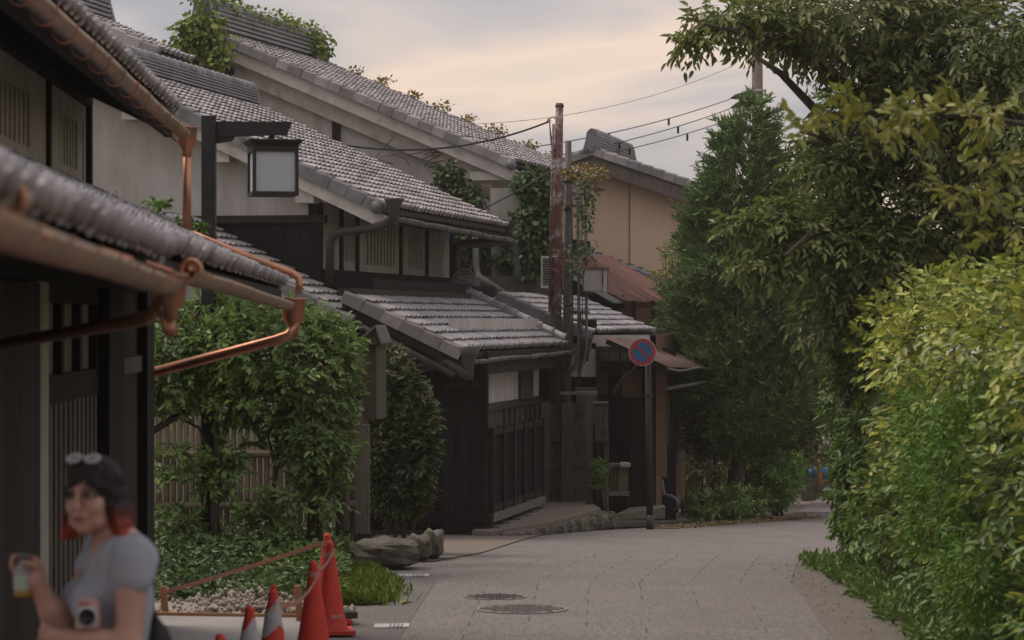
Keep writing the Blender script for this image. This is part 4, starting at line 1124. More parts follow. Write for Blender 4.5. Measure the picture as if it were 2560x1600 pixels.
# lattice crate and tray by the door
cr = thing("lattice_crate", "pale lattice-sided crate on a low stand beside the shop door", "crate", P(1550, 1262, 46.2))
part(cr, "body", frontal(MB(), 1524, 1168, 1572, 1228, 46.3, 0.3), M["old_wood"])
part(cr, "top_board", frontal(MB(), 1522, 1160, 1574, 1168, 46.25, 0.4), M["grey_wood"])
for k in range(6):
    part(cr, "lattice_bar", MB().beam(P(1549 + k * 4, 1170, 46.28), P(1549 + k * 4 - 3, 1228, 46.28), 0.012, 0.012), M["bamboo"])
for k in range(8):
    part(cr, "lattice_bar", MB().beam(P(1548, 1173 + k * 7, 46.27), P(1572, 1170 + k * 7, 46.27), 0.012, 0.012), M["bamboo"])
part(cr, "stand_top", frontal(MB(), 1522, 1230, 1574, 1240, 46.1, 0.4), M["grey_wood"])
for px in (1526, 1566): part(cr, "leg", frontal(MB(), px, 1240, px + 6, 1266, 46.2, 0.1), M["dark_wood2"])
rock("door_stone", P(1562, 1168, 46.2) + Z * 0.04, 0.09, 0.09, 0.05, "rounded pale stone lying on the lattice crate", "stone", 130, mat=M["concrete"])

# ================================================================ utility poles, lantern, sign
rp_ = thing("utility_pole", "tall red-brown pole with peeling paint standing before the shop", "utility pole", P(1388, 1280, 47.05))
bz = -0.6
part(rp_, "shaft", MB().tube([P(1390, 790, 47.05), P(1394, 520, 47.05), P(1399, 258, 47.05)], [0.092, 0.080, 0.062], 14), M["rust_paint"], True)
part(rp_, "lower_shaft", MB().tube([V(P(1386, 0, 47.05).x, 47.05, bz), P(1390, 789, 47.05)], [0.098, 0.091], 14), M["dark_wood2"], True)
for py, r in ((262, 0.066), (490, 0.077), (625, 0.085), (672, 0.088), (640, 0.086)):
    c = P(1399 - (py - 258) * 0.019, py, 47.05)
    part(rp_, "band", MB().tube([c, c - Z * 0.035], r + 0.008, 14), M["rust_paint"], True)
part(rp_, "cable_box", frontal(MB(), 1402, 622, 1412, 680, 47.0, 0.1), M["rust_paint"])
part(rp_, "side_conduit", MB().tube([P(1384, 310, 47.0), P(1378, 520, 46.98), P(1374, 780, 46.96)], 0.022, 8), M["rust_paint"], True)
for k in range(5):
    c = P(1399, 285 + 26 * k, 46.98)
    part(rp_, "bolt_hole", MB().tube([c, c + V(0, -0.01, 0)], 0.012, 8), M["iron"])
ins = part(rp_, "insulator", MB().lathe([(0.012, -0.05), (0.035, -0.045), (0.02, -0.02), (0.04, -0.015), (0.022, 0.01), (0.032, 0.02), (0.01, 0.045)], 12, P(1372, 300, 47.05)), M["ceramic"], True)
part(rp_, "insulator_arm", MB().tube([P(1372, 298, 47.05), P(1382, 292, 47.05), P(1394, 300, 47.05)], 0.010, 6), M["iron"])
gp = thing("grey_pole", "slender dark grey pole strapped beside the red one", "utility pole", P(1420, 1290, 47.2))
part(gp, "shaft", MB().tube([P(1417, 1270, 47.2), P(1418, 700, 47.2), P(1421, 352, 47.2)], [0.075, 0.066, 0.052], 12), M["conduit"], True)
for py in (450, 520, 760): part(gp, "strap", MB().tube([P(1420, py, 47.2), P(1420, py + 6, 47.2)], 0.075, 12), M["iron"], True)
part(gp, "transverse_bar", frontal(MB(), 1412, 512, 1470, 518, 47.1, 0.05), M["conduit"])
part(gp, "lower_bar", frontal(MB(), 1420, 776, 1474, 784, 47.1, 0.05), M["rust_paint"])
for k, (px, r, mm) in enumerate(((1431, 0.016, "iron"), (1447, 0.028, "conduit"), (1456, 0.008, "iron"), (1466, 0.024, "conduit"))):
    part(gp, "conduit", MB().tube([P(px - 3, 470 if k != 2 else 430, 47.0), P(px, 700, 47.0), P(px, 870, 47.0), P(px - 6, 905, 46.95), P(px - 22, 930, 46.9)], r, 7), M[mm], True)
for k in range(3):
    part(gp, "drop_cable", MB().tube([P(1448 + 4 * k, 780, 46.95), P(1450 + 3 * k, 860, 46.9), P(1446 + 3 * k, 930, 46.9), P(1438 + 5 * k, 985, 46.9)], 0.008, 5), M["iron"])
# tangle at the ivy-covered bracket
for k in range(7):
    a = P(1424, 410 + 8 * k, 47.1); b = P(1452 + 6 * k, 452 + 4 * (k % 3), 47.3)
    part(gp, "loose_cable", MB().tube([a, a.lerp(b, .5) - Z * (0.03 + .02 * (k % 3)), b], 0.007, 5), M["iron"])
# rusty lantern on the pole
ol = thing("old_lantern", "rusty box lantern with a dirty white pane on the red pole", "lantern", P(1484, 735, 46.9))
part(ol, "arm", frontal(MB(), 1410, 648, 1492, 657, 46.9, 0.06), M["rust_paint"])
part(ol, "drop", frontal(MB(), 1483, 657, 1492, 672, 46.9, 0.06), M["rust_paint"])
x0, x1 = P(1453, 0, 46.9).x, P(1524, 0, 46.9).x
z0, z1 = P(0, 731, 46.9).z, P(0, 670, 46.9).z
Rl = Matrix.Rotation(math.radians(-22), 3, "Z")
c = V((x0 + x1) / 2, 46.95, z0); wl = 0.36; hl = z1 - z0
ax, ay = Rl @ V(wl, 0, 0), Rl @ V(0, wl * 0.7, 0)
for zz, hh, kx in ((0, 0.025, 1.0), (hl - 0.025, 0.035, 1.08)):
    part(ol, "frame", MB().box(c - ax * kx / 2 - ay * kx / 2 + Z * zz, ax * kx, ay * kx, Z * hh), M["rust_paint"])
for sx in (-1, 1):
    for sy in (-1, 1):
        q = c + ax * sx * 0.47 + ay * sy * 0.46
        part(ol, "frame_bar", MB().box(q - ax * 0.035 - ay * 0.05, ax * 0.07, ay * 0.1, Z * hl), M["rust_paint"])
part(ol, "lamp_pane", MB().box(c - ax * 0.45 - ay * 0.47 + Z * 0.02, ax * 0.9, ay * 0.02, Z * (hl - 0.04)), M["lamp_old"])
part(ol, "lamp_pane", MB().box(c + ax * 0.46 - ay * 0.45 + Z * 0.02, ax * 0.012, ay * 0.9, Z * (hl - 0.04)), M["lamp_old"])
part(ol, "back_plate", MB().box(c - ax * 0.45 + ay * 0.44 + Z * 0.02, ax * 0.9, ay * 0.02, Z * (hl - 0.04)), M["rust_paint"])
# no-parking sign
ns = thing("no_parking_sign", "round red and blue no-parking sign on a wooden post", "road sign", V(P(1625, 0, 43.2).x, 43.2, gz(43.2)))
sx_ = P(1625, 0, 43.2).x
sb = gz(43.2) - 0.02
part(ns, "post", MB().tube([V(sx_, 43.2, sb), V(sx_ - 0.03, 43.2, P(0, 900, 43.2).z)], [0.052, 0.045], 12), M["dark_wood2"], True)
part(ns, "base_sleeve", MB().tube([V(sx_, 43.2, sb), V(sx_, 43.2, sb + 0.24)], 0.058, 12), M["iron"], True)
cS = P(1606, 880, 43.1); Rd = 35.0 / FPX * 43.1
MXS = Matrix.Rotation(math.radians(90), 3, "X")
def disc(r, y, th): return MB().lathe([(r, 0), (r, th)], 40, cS + V(0, y, 0), MXS)
fcs = part(ns, "disc_backing", disc(Rd, 0.0, 0.006), M["cone_white"])
part(ns, "red_ring", disc(Rd * 0.955, -0.006, 0.004), M["sign_red"])
part(ns, "blue_field", disc(Rd * 0.69, -0.010, 0.004), M["sign_blue"])
mb = MB(); dx = V(math.cos(math.radians(-45)), 0, math.sin(math.radians(-45))); dy_ = V(dx.z, 0, -dx.x) * -1
mb.box(cS + V(0, -0.014, 0) - dx * Rd * 0.72 - dy_ * Rd * 0.085 - V(0, 0.004, 0), dx * Rd * 1.44, dy_ * Rd * 0.17, V(0, 0.004, 0))
part(ns, "red_bar", mb, M["sign_red"])
part(ns, "clamp", MB().tube([V(sx_ - 0.02, 43.2, P(0, 985, 43.2).z), V(sx_ - 0.02, 43.2, P(0, 992, 43.2).z)], 0.06, 12), M["iron"])
# far concrete pole and power lines
fp = thing("concrete_pole", "far concrete utility pole rising above the cypress", "utility pole", V(P(1896, 0, 72).x, 72, gz(72)))
part(fp, "shaft", MB().tube([V(P(1897, 0, 72).x, 72, gz(72)), P(1893, 100, 72)], [0.165, 0.135], 14), M["pole_conc"], True)
for py in (224, 250): part(fp, "strap", MB().tube([P(1896, py, 72), P(1896, py + 5, 72)], 0.20, 14), M["ceramic"])
for k, (py, e0, e1) in enumerate(((228, (1400, 345), (1862, 238)), (252, (1410, 372), (1862, 262)), (280, (1400, 392), (1862, 290)))):
    part(fp, "strain_arm", MB().tube([P(1890, py, 71.9), P(1862, e1[1] - 6, 71.5)], 0.02, 6), M["ceramic"])
    part(fp, "strain_insulator", MB().tube([P(1866, e1[1] - 7, 71.5), P(1840, e1[1] + 4, 71.3), P(1828, e1[1] + 7, 71.2)], [0.03, 0.07, 0.02], 10), M["ceramic" if False else "iron"], True)
def wire(name, pts, r, label, group=None):
    mb = MB().tube(pts, r, 5)
    return solo(name, mb, M["wire"], label, "cable", group)
def sagline(a, b, s, n=14):
    return [a.lerp(b, k / n) - Z * s * 4 * (k / n) * (1 - k / n) for k in range(n + 1)]
for k, (e0, e1) in enumerate((((1330, 368), (1830, 246)), ((1330, 400), (1830, 270)), ((1330, 418), (1830, 297)))):
    wire("power_line", sagline(P(*e0, 60), P(*e1, 71.2), 0.12), 0.011, ("upper", "middle", "lower")[k] + " of three black power lines running to the far pole", "power lines")
    for j in range(2):
        q = P(e0[0], e0[1], 60).lerp(P(e1[0], e1[1], 71.2), 0.34 + 0.3 * j + 0.05 * k) - Z * 0.1
        solo("line_spacer", MB().box(q, V(0.05, 0, 0), V(0, 0.05, 0), V(0, 0, -0.16)), M["wire"], "small black clamp " + ("nearer the red pole" if j == 0 else "nearer the far pole") + " on the " + ("upper", "middle", "lower")[k] + " power line", "clamp", "line clamps")
wire("power_line", sagline(P(1190, 310, 62), P(1830, 166, 74), 0.3), 0.0055, "thin grey wire crossing the sky above the pole top", "power lines")
wire("service_cable", sagline(P(868, 364, 44.0), P(1372, 304, 47.05), 0.22), 0.016, "twisted service cable from the gable wall to the red pole")
wire("service_cable", [P(1195, 530, 46), P(1290, 480, 45.6), P(1392, 418, 47.0)], 0.012, "taut pale wire slanting up to the red pole")
for k in range(4):
    wire("cable_loop", sagline(P(1374, 308, 47.05), P(1384 + 2 * k, 355 + 7 * k, 47.0), 0.10 + 0.07 * k), 0.009, ("first", "second", "third", "fourth")[k] + " thin loop of cable hanging from the insulator, counted outward from the pole", "cable loops")

# ================================================================ notice post with little roof
kb = thing("notice_post", "narrow roofed wooden notice board on a square post between the shrubs", "notice board", V(P(908, 0, 29.6).x, 29.6, gz(29.6)))
xk = P(908, 0, 29.6).x
part(kb, "post", MB().box(V(xk - 0.075, 29.55, gz(29.6) + 0.05), V(0.14, 0, 0), V(0, 0.12, 0), V(0, 0, 1.4)), M["grey_wood"])
part(kb, "base_plate", MB().box(V(xk - 0.085, 29.53, gz(29.6) + 0.05), V(0.16, 0, 0), V(0, 0.16, 0), V(0, 0, 0.28)), M["steel"])
part(kb, "board", MB().box(P(906, 1050, 29.6), V(0.145, 0, 0), V(0, 1.0, 0) * 0.9 + V(0.06, 0, 0), V(0, 0, 0.80)), M["old_wood"])
rz0 = P(0, 862, 29.5).z; rz1 = P(0, 812, 29.5).z
xa, xb, xm = P(878, 0, 29.5).x, P(955, 0, 29.5).x, P(938, 0, 29.5).x
part(kb, "roof", MB().prism([V(xa, 29.45, rz0), V(xm, 29.45, rz1), V(xm, 29.45, rz1 - 0.03), V(xa + 0.02, 29.45, rz0 - 0.03)], V(0.06, 1.1, 0)), M["grey_wood"])
part(kb, "roof", MB().prism([V(xm + .002, 29.45, rz1), V(xb, 29.45, rz0 + 0.02), V(xb - 0.015, 29.45, rz0), V(xm + .002, 29.45, rz1 - 0.035)], V(0.06, 1.1, 0)), M["grey_wood"])
part(kb, "roof_gable", MB().prism([V(xa + 0.05, 29.5, rz0), V(xm, 29.5, rz1 - 0.035), V(xb - 0.03, 29.5, rz0)], V(0, 0.03, 0)), M["old_wood"])
# ================================================================ bamboo fence
bf = thing("bamboo_fence", "weathered split-bamboo fence behind the clipped shrubs", "fence", V(-2.6, 30.6, -0.1))
x = -4.1
i = 0
while x < -1.62:
    w = 0.058 + 0.02 * random.random()
    part(bf, "bamboo_slat", MB().tube([V(x + w / 2, 30.6 + 0.01 * (i % 3), -0.1), V(x + w / 2, 30.6 + 0.01 * (i % 3), 1.42 + 0.02 * (i % 2))], w / 2, 6), M["bamboo"], True)
    x += w + 0.004; i += 1
for py in (1030, 1138, 1266):
    z_ = P(0, py, 30.5).z
    part(bf, "bamboo_rail", MB().tube([V(-4.1, 30.5, z_ + 0.0), V(-1.62, 30.52, z_ + 0.02)], 0.042, 8), M["bamboo"], True)
for xx in (-1.6, -4.12):
    part(bf, "post", MB().tube([V(xx, 30.55, -0.15), V(xx, 30.55, 1.5)], 0.07, 10), M["old_wood"], True)
gpst = thing("corner_stake", "round mossy wooden post between the cones and the big rock", "post", V(P(855, 0, 28.2).x, 28.2, 0))
part(gpst, "shaft", MB().tube([V(P(855, 0, 28.2).x, 28.2, -0.02), V(P(855, 0, 28.2).x, 28.2, 0.75)], 0.065, 12), M["old_wood"], True)
part(gpst, "cap", MB().tube([V(P(855, 0, 28.2).x, 28.2, 0.75), V(P(855, 0, 28.2).x, 28.2, 0.765)], [0.065, 0.055], 12), M["grey_wood"])
# rocks
rock("boulder", V(P(955, 0, 28.6).x, 28.9, -0.02), 0.35, 0.45, 0.145, "long flat-topped boulder beside the lane behind the cones", "rock", 1)
rock("boulder", V(P(1045, 0, 30.6).x, 30.7, -0.1), 0.13, 0.3, 0.14, "dark upright boulder left of the larger end boulder", "rock", 2)
rock("boulder", V(P(1082, 0, 31.2).x, 31.2, -0.12), 0.11, 0.35, 0.16, "mossy end boulder at the edge of the sandy forecourt", "rock", 3)

# ================================================================ traffic cones, tape and stakes
def cone(x, y, label, striped=False, knob=False, tilt=0.0, text=None, skirt=0.19):
    z0 = gz(y) + 0.022
    t = thing("traffic_cone", label, "traffic cone", V(x, y, z0), "traffic cones")
    o = V(x, y, z0)
    R = 0.135
    def rad(z_): return R + (0.028 - R) * (z_ / 0.66)
    prof = [(R + 0.01, 0.03), (R, 0.045)] + [(rad(z_), z_) for z_ in (0.1, 0.2, 0.3, 0.4, 0.5, 0.6, 0.655)] + [(0.03, 0.672), (0.024, 0.69), (0.012, 0.70)]
    part(t, "body", MB().lathe(prof, 28, o), M["cone"], True)
    part(t, "base", MB().lathe([(skirt * 1.35, 0), (skirt * 1.35, 0.03), (R + 0.012, 0.035)], 4, o, Matrix.Rotation(math.radians(45 + 8), 3, "Z")), M["cone"])
    if striped:
        for (za, zb_) in ((0.13, 0.29), (0.42, 0.58)):
            mb = MB(); n = 28; vs_ = []
            for zz in (0, 1):
                for k in range(n):
                    a = 2 * math.pi * k / n
                    sh_ = 0.09 * abs(((k / n * 4 + 0.5) % 2) - 1) - 0.03
                    h = (zb_ if zz else za) + sh_
                    vs_.append(o + V((rad(h) + 0.003) * math.cos(a), (rad(h) + 0.003) * math.sin(a), h))
            mb.add(vs_, [(k, (k + 1) % n, n + (k + 1) % n, n + k) for k in range(n)])
            part(t, "white_band", mb, M["cone_white"], True)
    if knob:
        part(t, "knob", MB().lathe([(0.012, 0.695), (0.014, 0.715), (0.007, 0.73)], 10, o), M["cone"], True)
    if text:
        a = math.radians(-58)
        hh = 0.13; rr = rad(hh) + 0.004
        nrm = V(math.cos(a), math.sin(a), 0.22).normalized(); tx = V(-math.sin(a), math.cos(a), 0); up = nrm.cross(tx)
        c = o + V(math.cos(a) * rr, math.sin(a) * rr, hh)
        Mx = Matrix(((tx.x, up.x, nrm.x, c.x), (tx.y, up.y, nrm.y, c.y), (tx.z, up.z, nrm.z, c.z), (0, 0, 0, 1)))
        text_part(t, "lettering", text, 0.045, M["cone_white"], Mx, 0.001)
    return t
cone(-1.455, 22.7, "farthest red traffic cone standing beside the grass tuft", text="KO")
t = cone(-1.385, 21.9, "red traffic cone with a dark patch near its tip, second farthest", text="KHO")
part(t, "dark_patch", MB().lathe([(0.050, 0.50), (0.0405, 0.555)], 28, V(-1.385, 21.9, gz(21.9) + 0.024), None, False), M["rubber"])
cone(-1.386, 20.1, "plain red traffic cone tied with sagging tape, third farthest")
cone(-1.493, 18.0, "red and white striped traffic cone with a small knob", striped=True, knob=True)
cone(-1.54, 16.9, "red and white striped traffic cone nearest the picture's left", striped=True)
cone(-1.56, 15.4, "red traffic cone showing only its tip at the bottom edge")
solo("cone_weight", MB().lathe([(0.27, 0.0), (0.27, 0.05), (0.13, 0.055), (0.13, 0.0)], 4, V(-1.45, 22.75, gz(22.7) + 0.055), Matrix.Rotation(math.radians(62), 3, "Z"), False), M["rubber"], "black rubber weight ring round the farthest cone", "cone weight")
def ribbon(name, pts, w, label, rot=0.0):
    mb = MB(); vs_ = []
    pts = [Vector(p) for p in pts]
    for p in pts:
        vs_ += [p - Z * w / 2 + V(0, -.002, 0), p + Z * w / 2 + V(0, -.002, 0), p + Z * w / 2 + V(0, .002, 0), p - Z * w / 2 + V(0, .002, 0)]
    fs = [(4 * i + k, 4 * i + (k + 1) % 4, 4 * i + 4 + (k + 1) % 4, 4 * i + 4 + k) for i in range(len(pts) - 1) for k in range(4)]
    fs += [(0, 1, 2, 3), (4 * len(pts) - 4, 4 * len(pts) - 3, 4 * len(pts) - 2, 4 * len(pts) - 1)]
    mb.add(vs_, fs)
    return solo(name, mb, M["tape"], label, "tape", "tape between the cones")
ribbon("barrier_tape", sagline(P(412, 1480, 23.4), P(816, 1354, 22.65), 0.01), 0.032, "straight faded tape from the wooden stake to the farthest cone")
ribbon("barrier_tape", sagline(P(834, 1374, 21.85), P(790, 1420, 20.1), 0.05), 0.03, "short sagging tape between two plain red cones")
ribbon("barrier_tape", sagline(P(796, 1438, 20.0), P(690, 1508, 17.95), 0.085), 0.03, "long sagging tape from the plain cone to the striped cone")
for (x, y, z_, r, lab) in ((-1.455, 22.7, 0.62, 0.037, "wrap of faded tape round the farthest cone's tip"), (-1.385, 21.9, 0.60, 0.040, "wrap of faded tape above the dark patch"), (-1.386, 20.1, 0.61, 0.039, "wrap of faded tape round the third cone's tip"), (-1.493, 18.0, 0.57, 0.045, "wrap of faded tape on the knobbed striped cone")):
    solo("tape_wrap", MB().lathe([(r + 0.004, 0), (r - 0.001, 0.035)], 16, V(x, y, gz(y) + z_), None, False), M["tape"], lab, "tape", "tape between the cones")
for (px, py0, py1, Y, lab) in ((412, 1466, 1541, 23.35, "short pale wooden stake at the corner of the concrete pad"), (748, 1464, 1562, 22.8, "short pale wooden stake between the striped and plain cones")):
    a = P(px, 0, Y).x
    t = thing("wooden_stake", lab, "stake", V(a, Y, gz(Y)), "wooden stakes")
    part(t, "shaft", MB().hexa([V(a - .02, Y - .02, 0), V(a + .035, Y - .02, 0), V(a + .035, Y + .02, 0), V(a - .02, Y + .02, 0), V(a - .04, Y - .02, P(0, py0, Y).z), V(a + .01, Y - .02, P(0, py0, Y).z), V(a + .01, Y + .02, P(0, py0, Y).z), V(a - .04, Y + .02, P(0, py0, Y).z)]), M["pale_wood"])
    part(t, "tape_knot", MB().box(V(a - .045, Y - .025, P(0, py0 + 20, Y).z), V(.06, 0, 0), V(0, .05, 0), V(0, 0, .03)), M["tape"])
solo("formwork_strip", MB().beam(V(-3.05, 23.25, 0.02), V(-1.6, 23.05, 0.02), 0.03, 0.05), M["pale_wood"], "thin pale wooden strip edging the concrete pad", "edging")
# far clutter at the end of the lane
yg = thing("yellow_guard", "yellow guy-wire guard leaning at the far end of the lane", "guard", P(2052, 1212, 66))
part(yg, "tube", MB().tube([P(2053, 1212, 66), P(2040, 1120, 66)], [0.05, 0.05], 10), M["yellow"], True)
part(yg, "wire", MB().tube([P(2040, 1120, 66), P(2026, 1092, 66)], 0.03, 6), M["yellow"])
part(yg, "wire", MB().tube([P(2038, 1120, 66), P(2034, 1090, 66)], 0.02, 6), M["yellow"])
tp = MB().lathe([(0.02, 0), (0.30, 0.02), (0.33, 0.15), (0.28, 0.26), (0.08, 0.3)], 12, P(2045, 1196, 68))
solo("tarpaulin_bundle", tp, M["tarp"], "bright blue covered bundle behind the yellow guard", "bundle", smooth=True)
solo("low_wall", MB().box(V(7.3, 73, -2.2), V(0.5, 10, 0), V(4, 0, 0), V(0, 0, 1.2)), M["stone"], "grey stone wall at the far end of the lane", "wall")
cw = MB().box(P(2002, 1250, 70), V(0.3, 4, 0), V(0.3, 0, 0), V(0, 0, 1.4))
solo("gate_post", cw, M["stone"], "grey stone gate post left of the yellow guard", "post")
# ================================================================ foliage
def unit(a): return a / np.maximum(1e-9, np.linalg.norm(a, axis=1, keepdims=True))
def leaf_mesh(name, pts, d, nrm, size, aspect=0.45, curl=0.15, var=0.35, org=(0, 0, 0)):
    n = len(pts)
    d = unit(d); s = unit(np.cross(d, nrm)); nn = np.cross(s, d)
    L = (size * (1 - var + 2 * var * rng.random(n)))[:, None]
    W = L * aspect * 0.5
    p = pts - np.asarray(org)
    f = 0.10
    base = p
    l1 = p + d * L * .28 - s * W * .85 + nn * L * f
    l2 = p + d * L * .65 - s * W * .80 + nn * L * (f - curl * .4)
    tip = p + d * L - nn * L * curl
    r2 = p + d * L * .65 + s * W * .80 + nn * L * (f - curl * .4)
    r1 = p + d * L * .28 + s * W * .85 + nn * L * f
    v = np.stack([base, l1, l2, tip, r2, r1], 1).reshape(-1, 3)
    k = np.arange(n)[:, None] * 6
    fc = np.concatenate([k + np.array([0, 5, 4, 3]), k + np.array([0, 3, 2, 1])], 1).reshape(-1, 4)
    return npmesh(name, v, fc)
def ell_points(ells, n, lo=0.72, hi=1.04):
    """points in the outer shell of a union of ellipsoids, with outward normals"""
    c = np.array([e[0] for e in ells], float); r = np.array([e[1] for e in ells], float)
    w = (r[:, 0] * r[:, 1] + r[:, 1] * r[:, 2] + r[:, 0] * r[:, 2]); w /= w.sum()
    P_, N_ = [], []
    tot = 0
    while tot < n:
        m = n * 2
        i = rng.choice(len(ells), m, p=w)
        u = unit(rng.normal(size=(m, 3)))
        p = c[i] + u * r[i] * (lo + (hi - lo) * np.sqrt(rng.random((m, 1))))
        keep = np.ones(m, bool)
        for k in range(len(ells)):
            q = (((p - c[k]) / r[k]) ** 2).sum(1)
            keep &= ~((q < (lo * 0.92) ** 2) & (i != k))
        nn = unit(u / r[i])
        P_.append(p[keep]); N_.append(nn[keep]); tot += keep.sum()
    return np.concatenate(P_)[:n], np.concatenate(N_)[:n]
def crown(ells, nclump, per, cr, size, lo=0.7, hi=1.05, aspect=0.45, droop=0.0, up=0.5, spread=1.0, keep=None, ymin=None):
    c, nn = ell_points(ells, nclump, lo, hi)
    if keep is not None:
        k = keep(c); c, nn = c[k], nn[k]
    m = len(c)
    idx = np.repeat(np.arange(m), per)
    off = rng.normal(size=(len(idx), 3)) * cr * np.array([1, 1, 0.8])
    pts = c[idx] + off
    out = nn[idx]
    d = unit(out * 0.7 + unit(off) * 0.9 * spread + rng.normal(size=out.shape) * 0.35 + np.array([0, 0, -droop]))
    nrm = unit(out * 0.5 + np.array([0, 0, up]) + rng.normal(size=out.shape) * 0.35)
    return pts, d, nrm
def sprays(ells, n, per, ln, lo=0.6, hi=1.06, droop=0.2, up=0.6, keep=None, flat=0.5, twigs=None):
    """leafy twigs: leaves set left and right along short shoots that point outwards"""
    c, nn = ell_points(ells, n, lo, hi)
    if keep is not None:
        k = keep(c); c, nn = c[k], nn[k]
    m = len(c)
    ax = unit(nn * 0.8 + rng.normal(size=nn.shape) * np.array([0.6, 0.6, 0.6 * flat]) + np.array([0, 0, 0.12 - droop]))
    upv = unit(np.array([0, 0, up]) + nn * 0.35 + rng.normal(size=nn.shape) * 0.22)
    sd_ = unit(np.cross(ax, upv)); nv = np.cross(sd_, ax)
    L_ = ln * (0.55 + 0.9 * rng.random((m, 1)))
    idx = np.repeat(np.arange(m), per)
    t = (np.tile(np.arange(per), m)[:, None] + rng.random((m * per, 1)) * 0.6) / per
    sg = np.where(np.tile(np.arange(per), m)[:, None] % 2 == 0, 1.0, -1.0)
    sag_ = -nv[idx] * 0 + np.array([0, 0, -1.0]) * (t ** 2) * L_[idx] * droop * 0.6
    pts = c[idx] - ax[idx] * L_[idx] * 0.5 + ax[idx] * L_[idx] * t + sag_ + rng.normal(size=(m * per, 3)) * 0.006
    d = unit(ax[idx] * (0.45 + 0.5 * t) + sd_[idx] * sg * 0.85 * (1.05 - t * 0.6) + np.array([0, 0, -1.0]) * droop * 0.5 + rng.normal(size=(m * per, 3)) * 0.16)
    nrm = unit(nv[idx] + rng.normal(size=(m * per, 3)) * 0.28)
    if twigs is not None:
        tp_, tm, tname = twigs
        a = c - ax * L_ * 0.75; b = c + ax * L_ * 0.4 - np.array([0, 0, 1.0]) * L_ * droop * 0.3
        r = 0.0035
        ring = [sd_ * r, -sd_ * r * 0.5 + nv * r * 0.87, -sd_ * r * 0.5 - nv * r * 0.87]
        v = np.stack([a + q for q in ring] + [b + q * 0.4 for q in ring], 1).reshape(-1, 3) - np.asarray(ORG[tp_.name])
        k = np.arange(m)[:, None] * 6
        f = np.concatenate([k + np.array([0, 1, 4, 3]), k + np.array([1, 2, 5, 4]), k + np.array([2, 0, 3, 5])], 1).reshape(-1, 4)
        mesh_obj(tname, npmesh(tname, v, f), tm, tp_)
    return pts, d, nrm
def foliage(parent, name, data, size, mat, aspect=0.45, curl=0.15, kind=None):
    pts, d, nrm = data
    me = leaf_mesh(name, pts, d, nrm, size, aspect, curl, org=ORG[parent.name])
    o = mesh_obj(name, me, mat, parent)
    if kind: o["kind"] = kind
    return o
def branches(parent, root, targets, r0, mat, name="branch", bend=0.15, r1=0.006):
    for tg in targets:
        tg = Vector(tg); root_ = Vector(root)
        mid = root_.lerp(tg, 0.5) + V(random.uniform(-bend, bend), random.uniform(-bend, bend), random.uniform(0, bend))
        part(parent, name, MB().tube([root_, root_.lerp(mid, .6), mid, tg], [r0, r0 * .8, r0 * .6, r1], 7), mat, True)

LM = {}
LM["camellia"] = leafmat("shrub_leaf", [(0.045, 0.08, 0.028), (0.085, 0.135, 0.042), (0.125, 0.185, 0.062), (0.16, 0.22, 0.08)], [(0.095, 0.155, 0.04), (0.165, 0.24, 0.065), (0.22, 0.29, 0.09)], 1.1, 0.42)
LM["camellia2"] = leafmat("reddish_shrub_leaf", [(0.022, 0.04, 0.018), (0.035, 0.062, 0.026), (0.05, 0.085, 0.033), (0.055, 0.09, 0.035)], [(0.04, 0.07, 0.03), (0.07, 0.09, 0.035), (0.14, 0.09, 0.045)], 1.6, 0.42)
LM["young"] = leafmat("young_leaf", [(0.16, 0.10, 0.03), (0.22, 0.12, 0.05), (0.13, 0.15, 0.04)])
LM["red"] = leafmat("red_leaf", [(0.35, 0.10, 0.05), (0.40, 0.16, 0.07)])
LM["cypress"] = leafmat("cypress_spray", [(0.095, 0.145, 0.055), (0.15, 0.225, 0.075), (0.20, 0.285, 0.095)], [(0.055, 0.09, 0.04), (0.10, 0.155, 0.058), (0.155, 0.225, 0.075)], 0.9, 0.6, 0.15)
LM["broad"] = leafmat("dark_tree_leaf", [(0.055, 0.07, 0.03), (0.10, 0.12, 0.045), (0.145, 0.165, 0.065), (0.185, 0.20, 0.09)], [(0.085, 0.11, 0.035), (0.155, 0.19, 0.052), (0.21, 0.245, 0.075)], 0.5, 0.45)
LM["yellow"] = leafmat("yellow_green_leaf", [(0.10, 0.115, 0.025), (0.17, 0.175, 0.04), (0.25, 0.235, 0.055)])
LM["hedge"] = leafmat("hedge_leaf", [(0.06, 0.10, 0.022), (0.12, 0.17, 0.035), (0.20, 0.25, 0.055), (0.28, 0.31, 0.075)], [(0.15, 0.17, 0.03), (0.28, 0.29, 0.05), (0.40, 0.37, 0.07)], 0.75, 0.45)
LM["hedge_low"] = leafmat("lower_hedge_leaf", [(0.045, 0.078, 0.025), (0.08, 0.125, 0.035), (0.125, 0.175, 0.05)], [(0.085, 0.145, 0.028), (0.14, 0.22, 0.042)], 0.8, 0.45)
LM["vine"] = leafmat("vine_leaf", [(0.06, 0.12, 0.018), (0.09, 0.17, 0.025), (0.13, 0.21, 0.035)])
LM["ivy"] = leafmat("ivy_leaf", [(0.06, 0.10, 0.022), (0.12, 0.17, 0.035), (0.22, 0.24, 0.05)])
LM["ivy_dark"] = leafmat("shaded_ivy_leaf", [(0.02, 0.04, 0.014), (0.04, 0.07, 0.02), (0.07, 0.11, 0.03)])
LM["ivy_autumn"] = leafmat("turning_ivy_leaf", [(0.12, 0.08, 0.03), (0.20, 0.13, 0.04), (0.16, 0.15, 0.04)])
LM["cover"] = leafmat("ground_cover_leaf", [(0.014, 0.03, 0.010), (0.028, 0.054, 0.016), (0.055, 0.09, 0.024)], [(0.055, 0.09, 0.018), (0.11, 0.16, 0.03)], 1.3, 0.45)
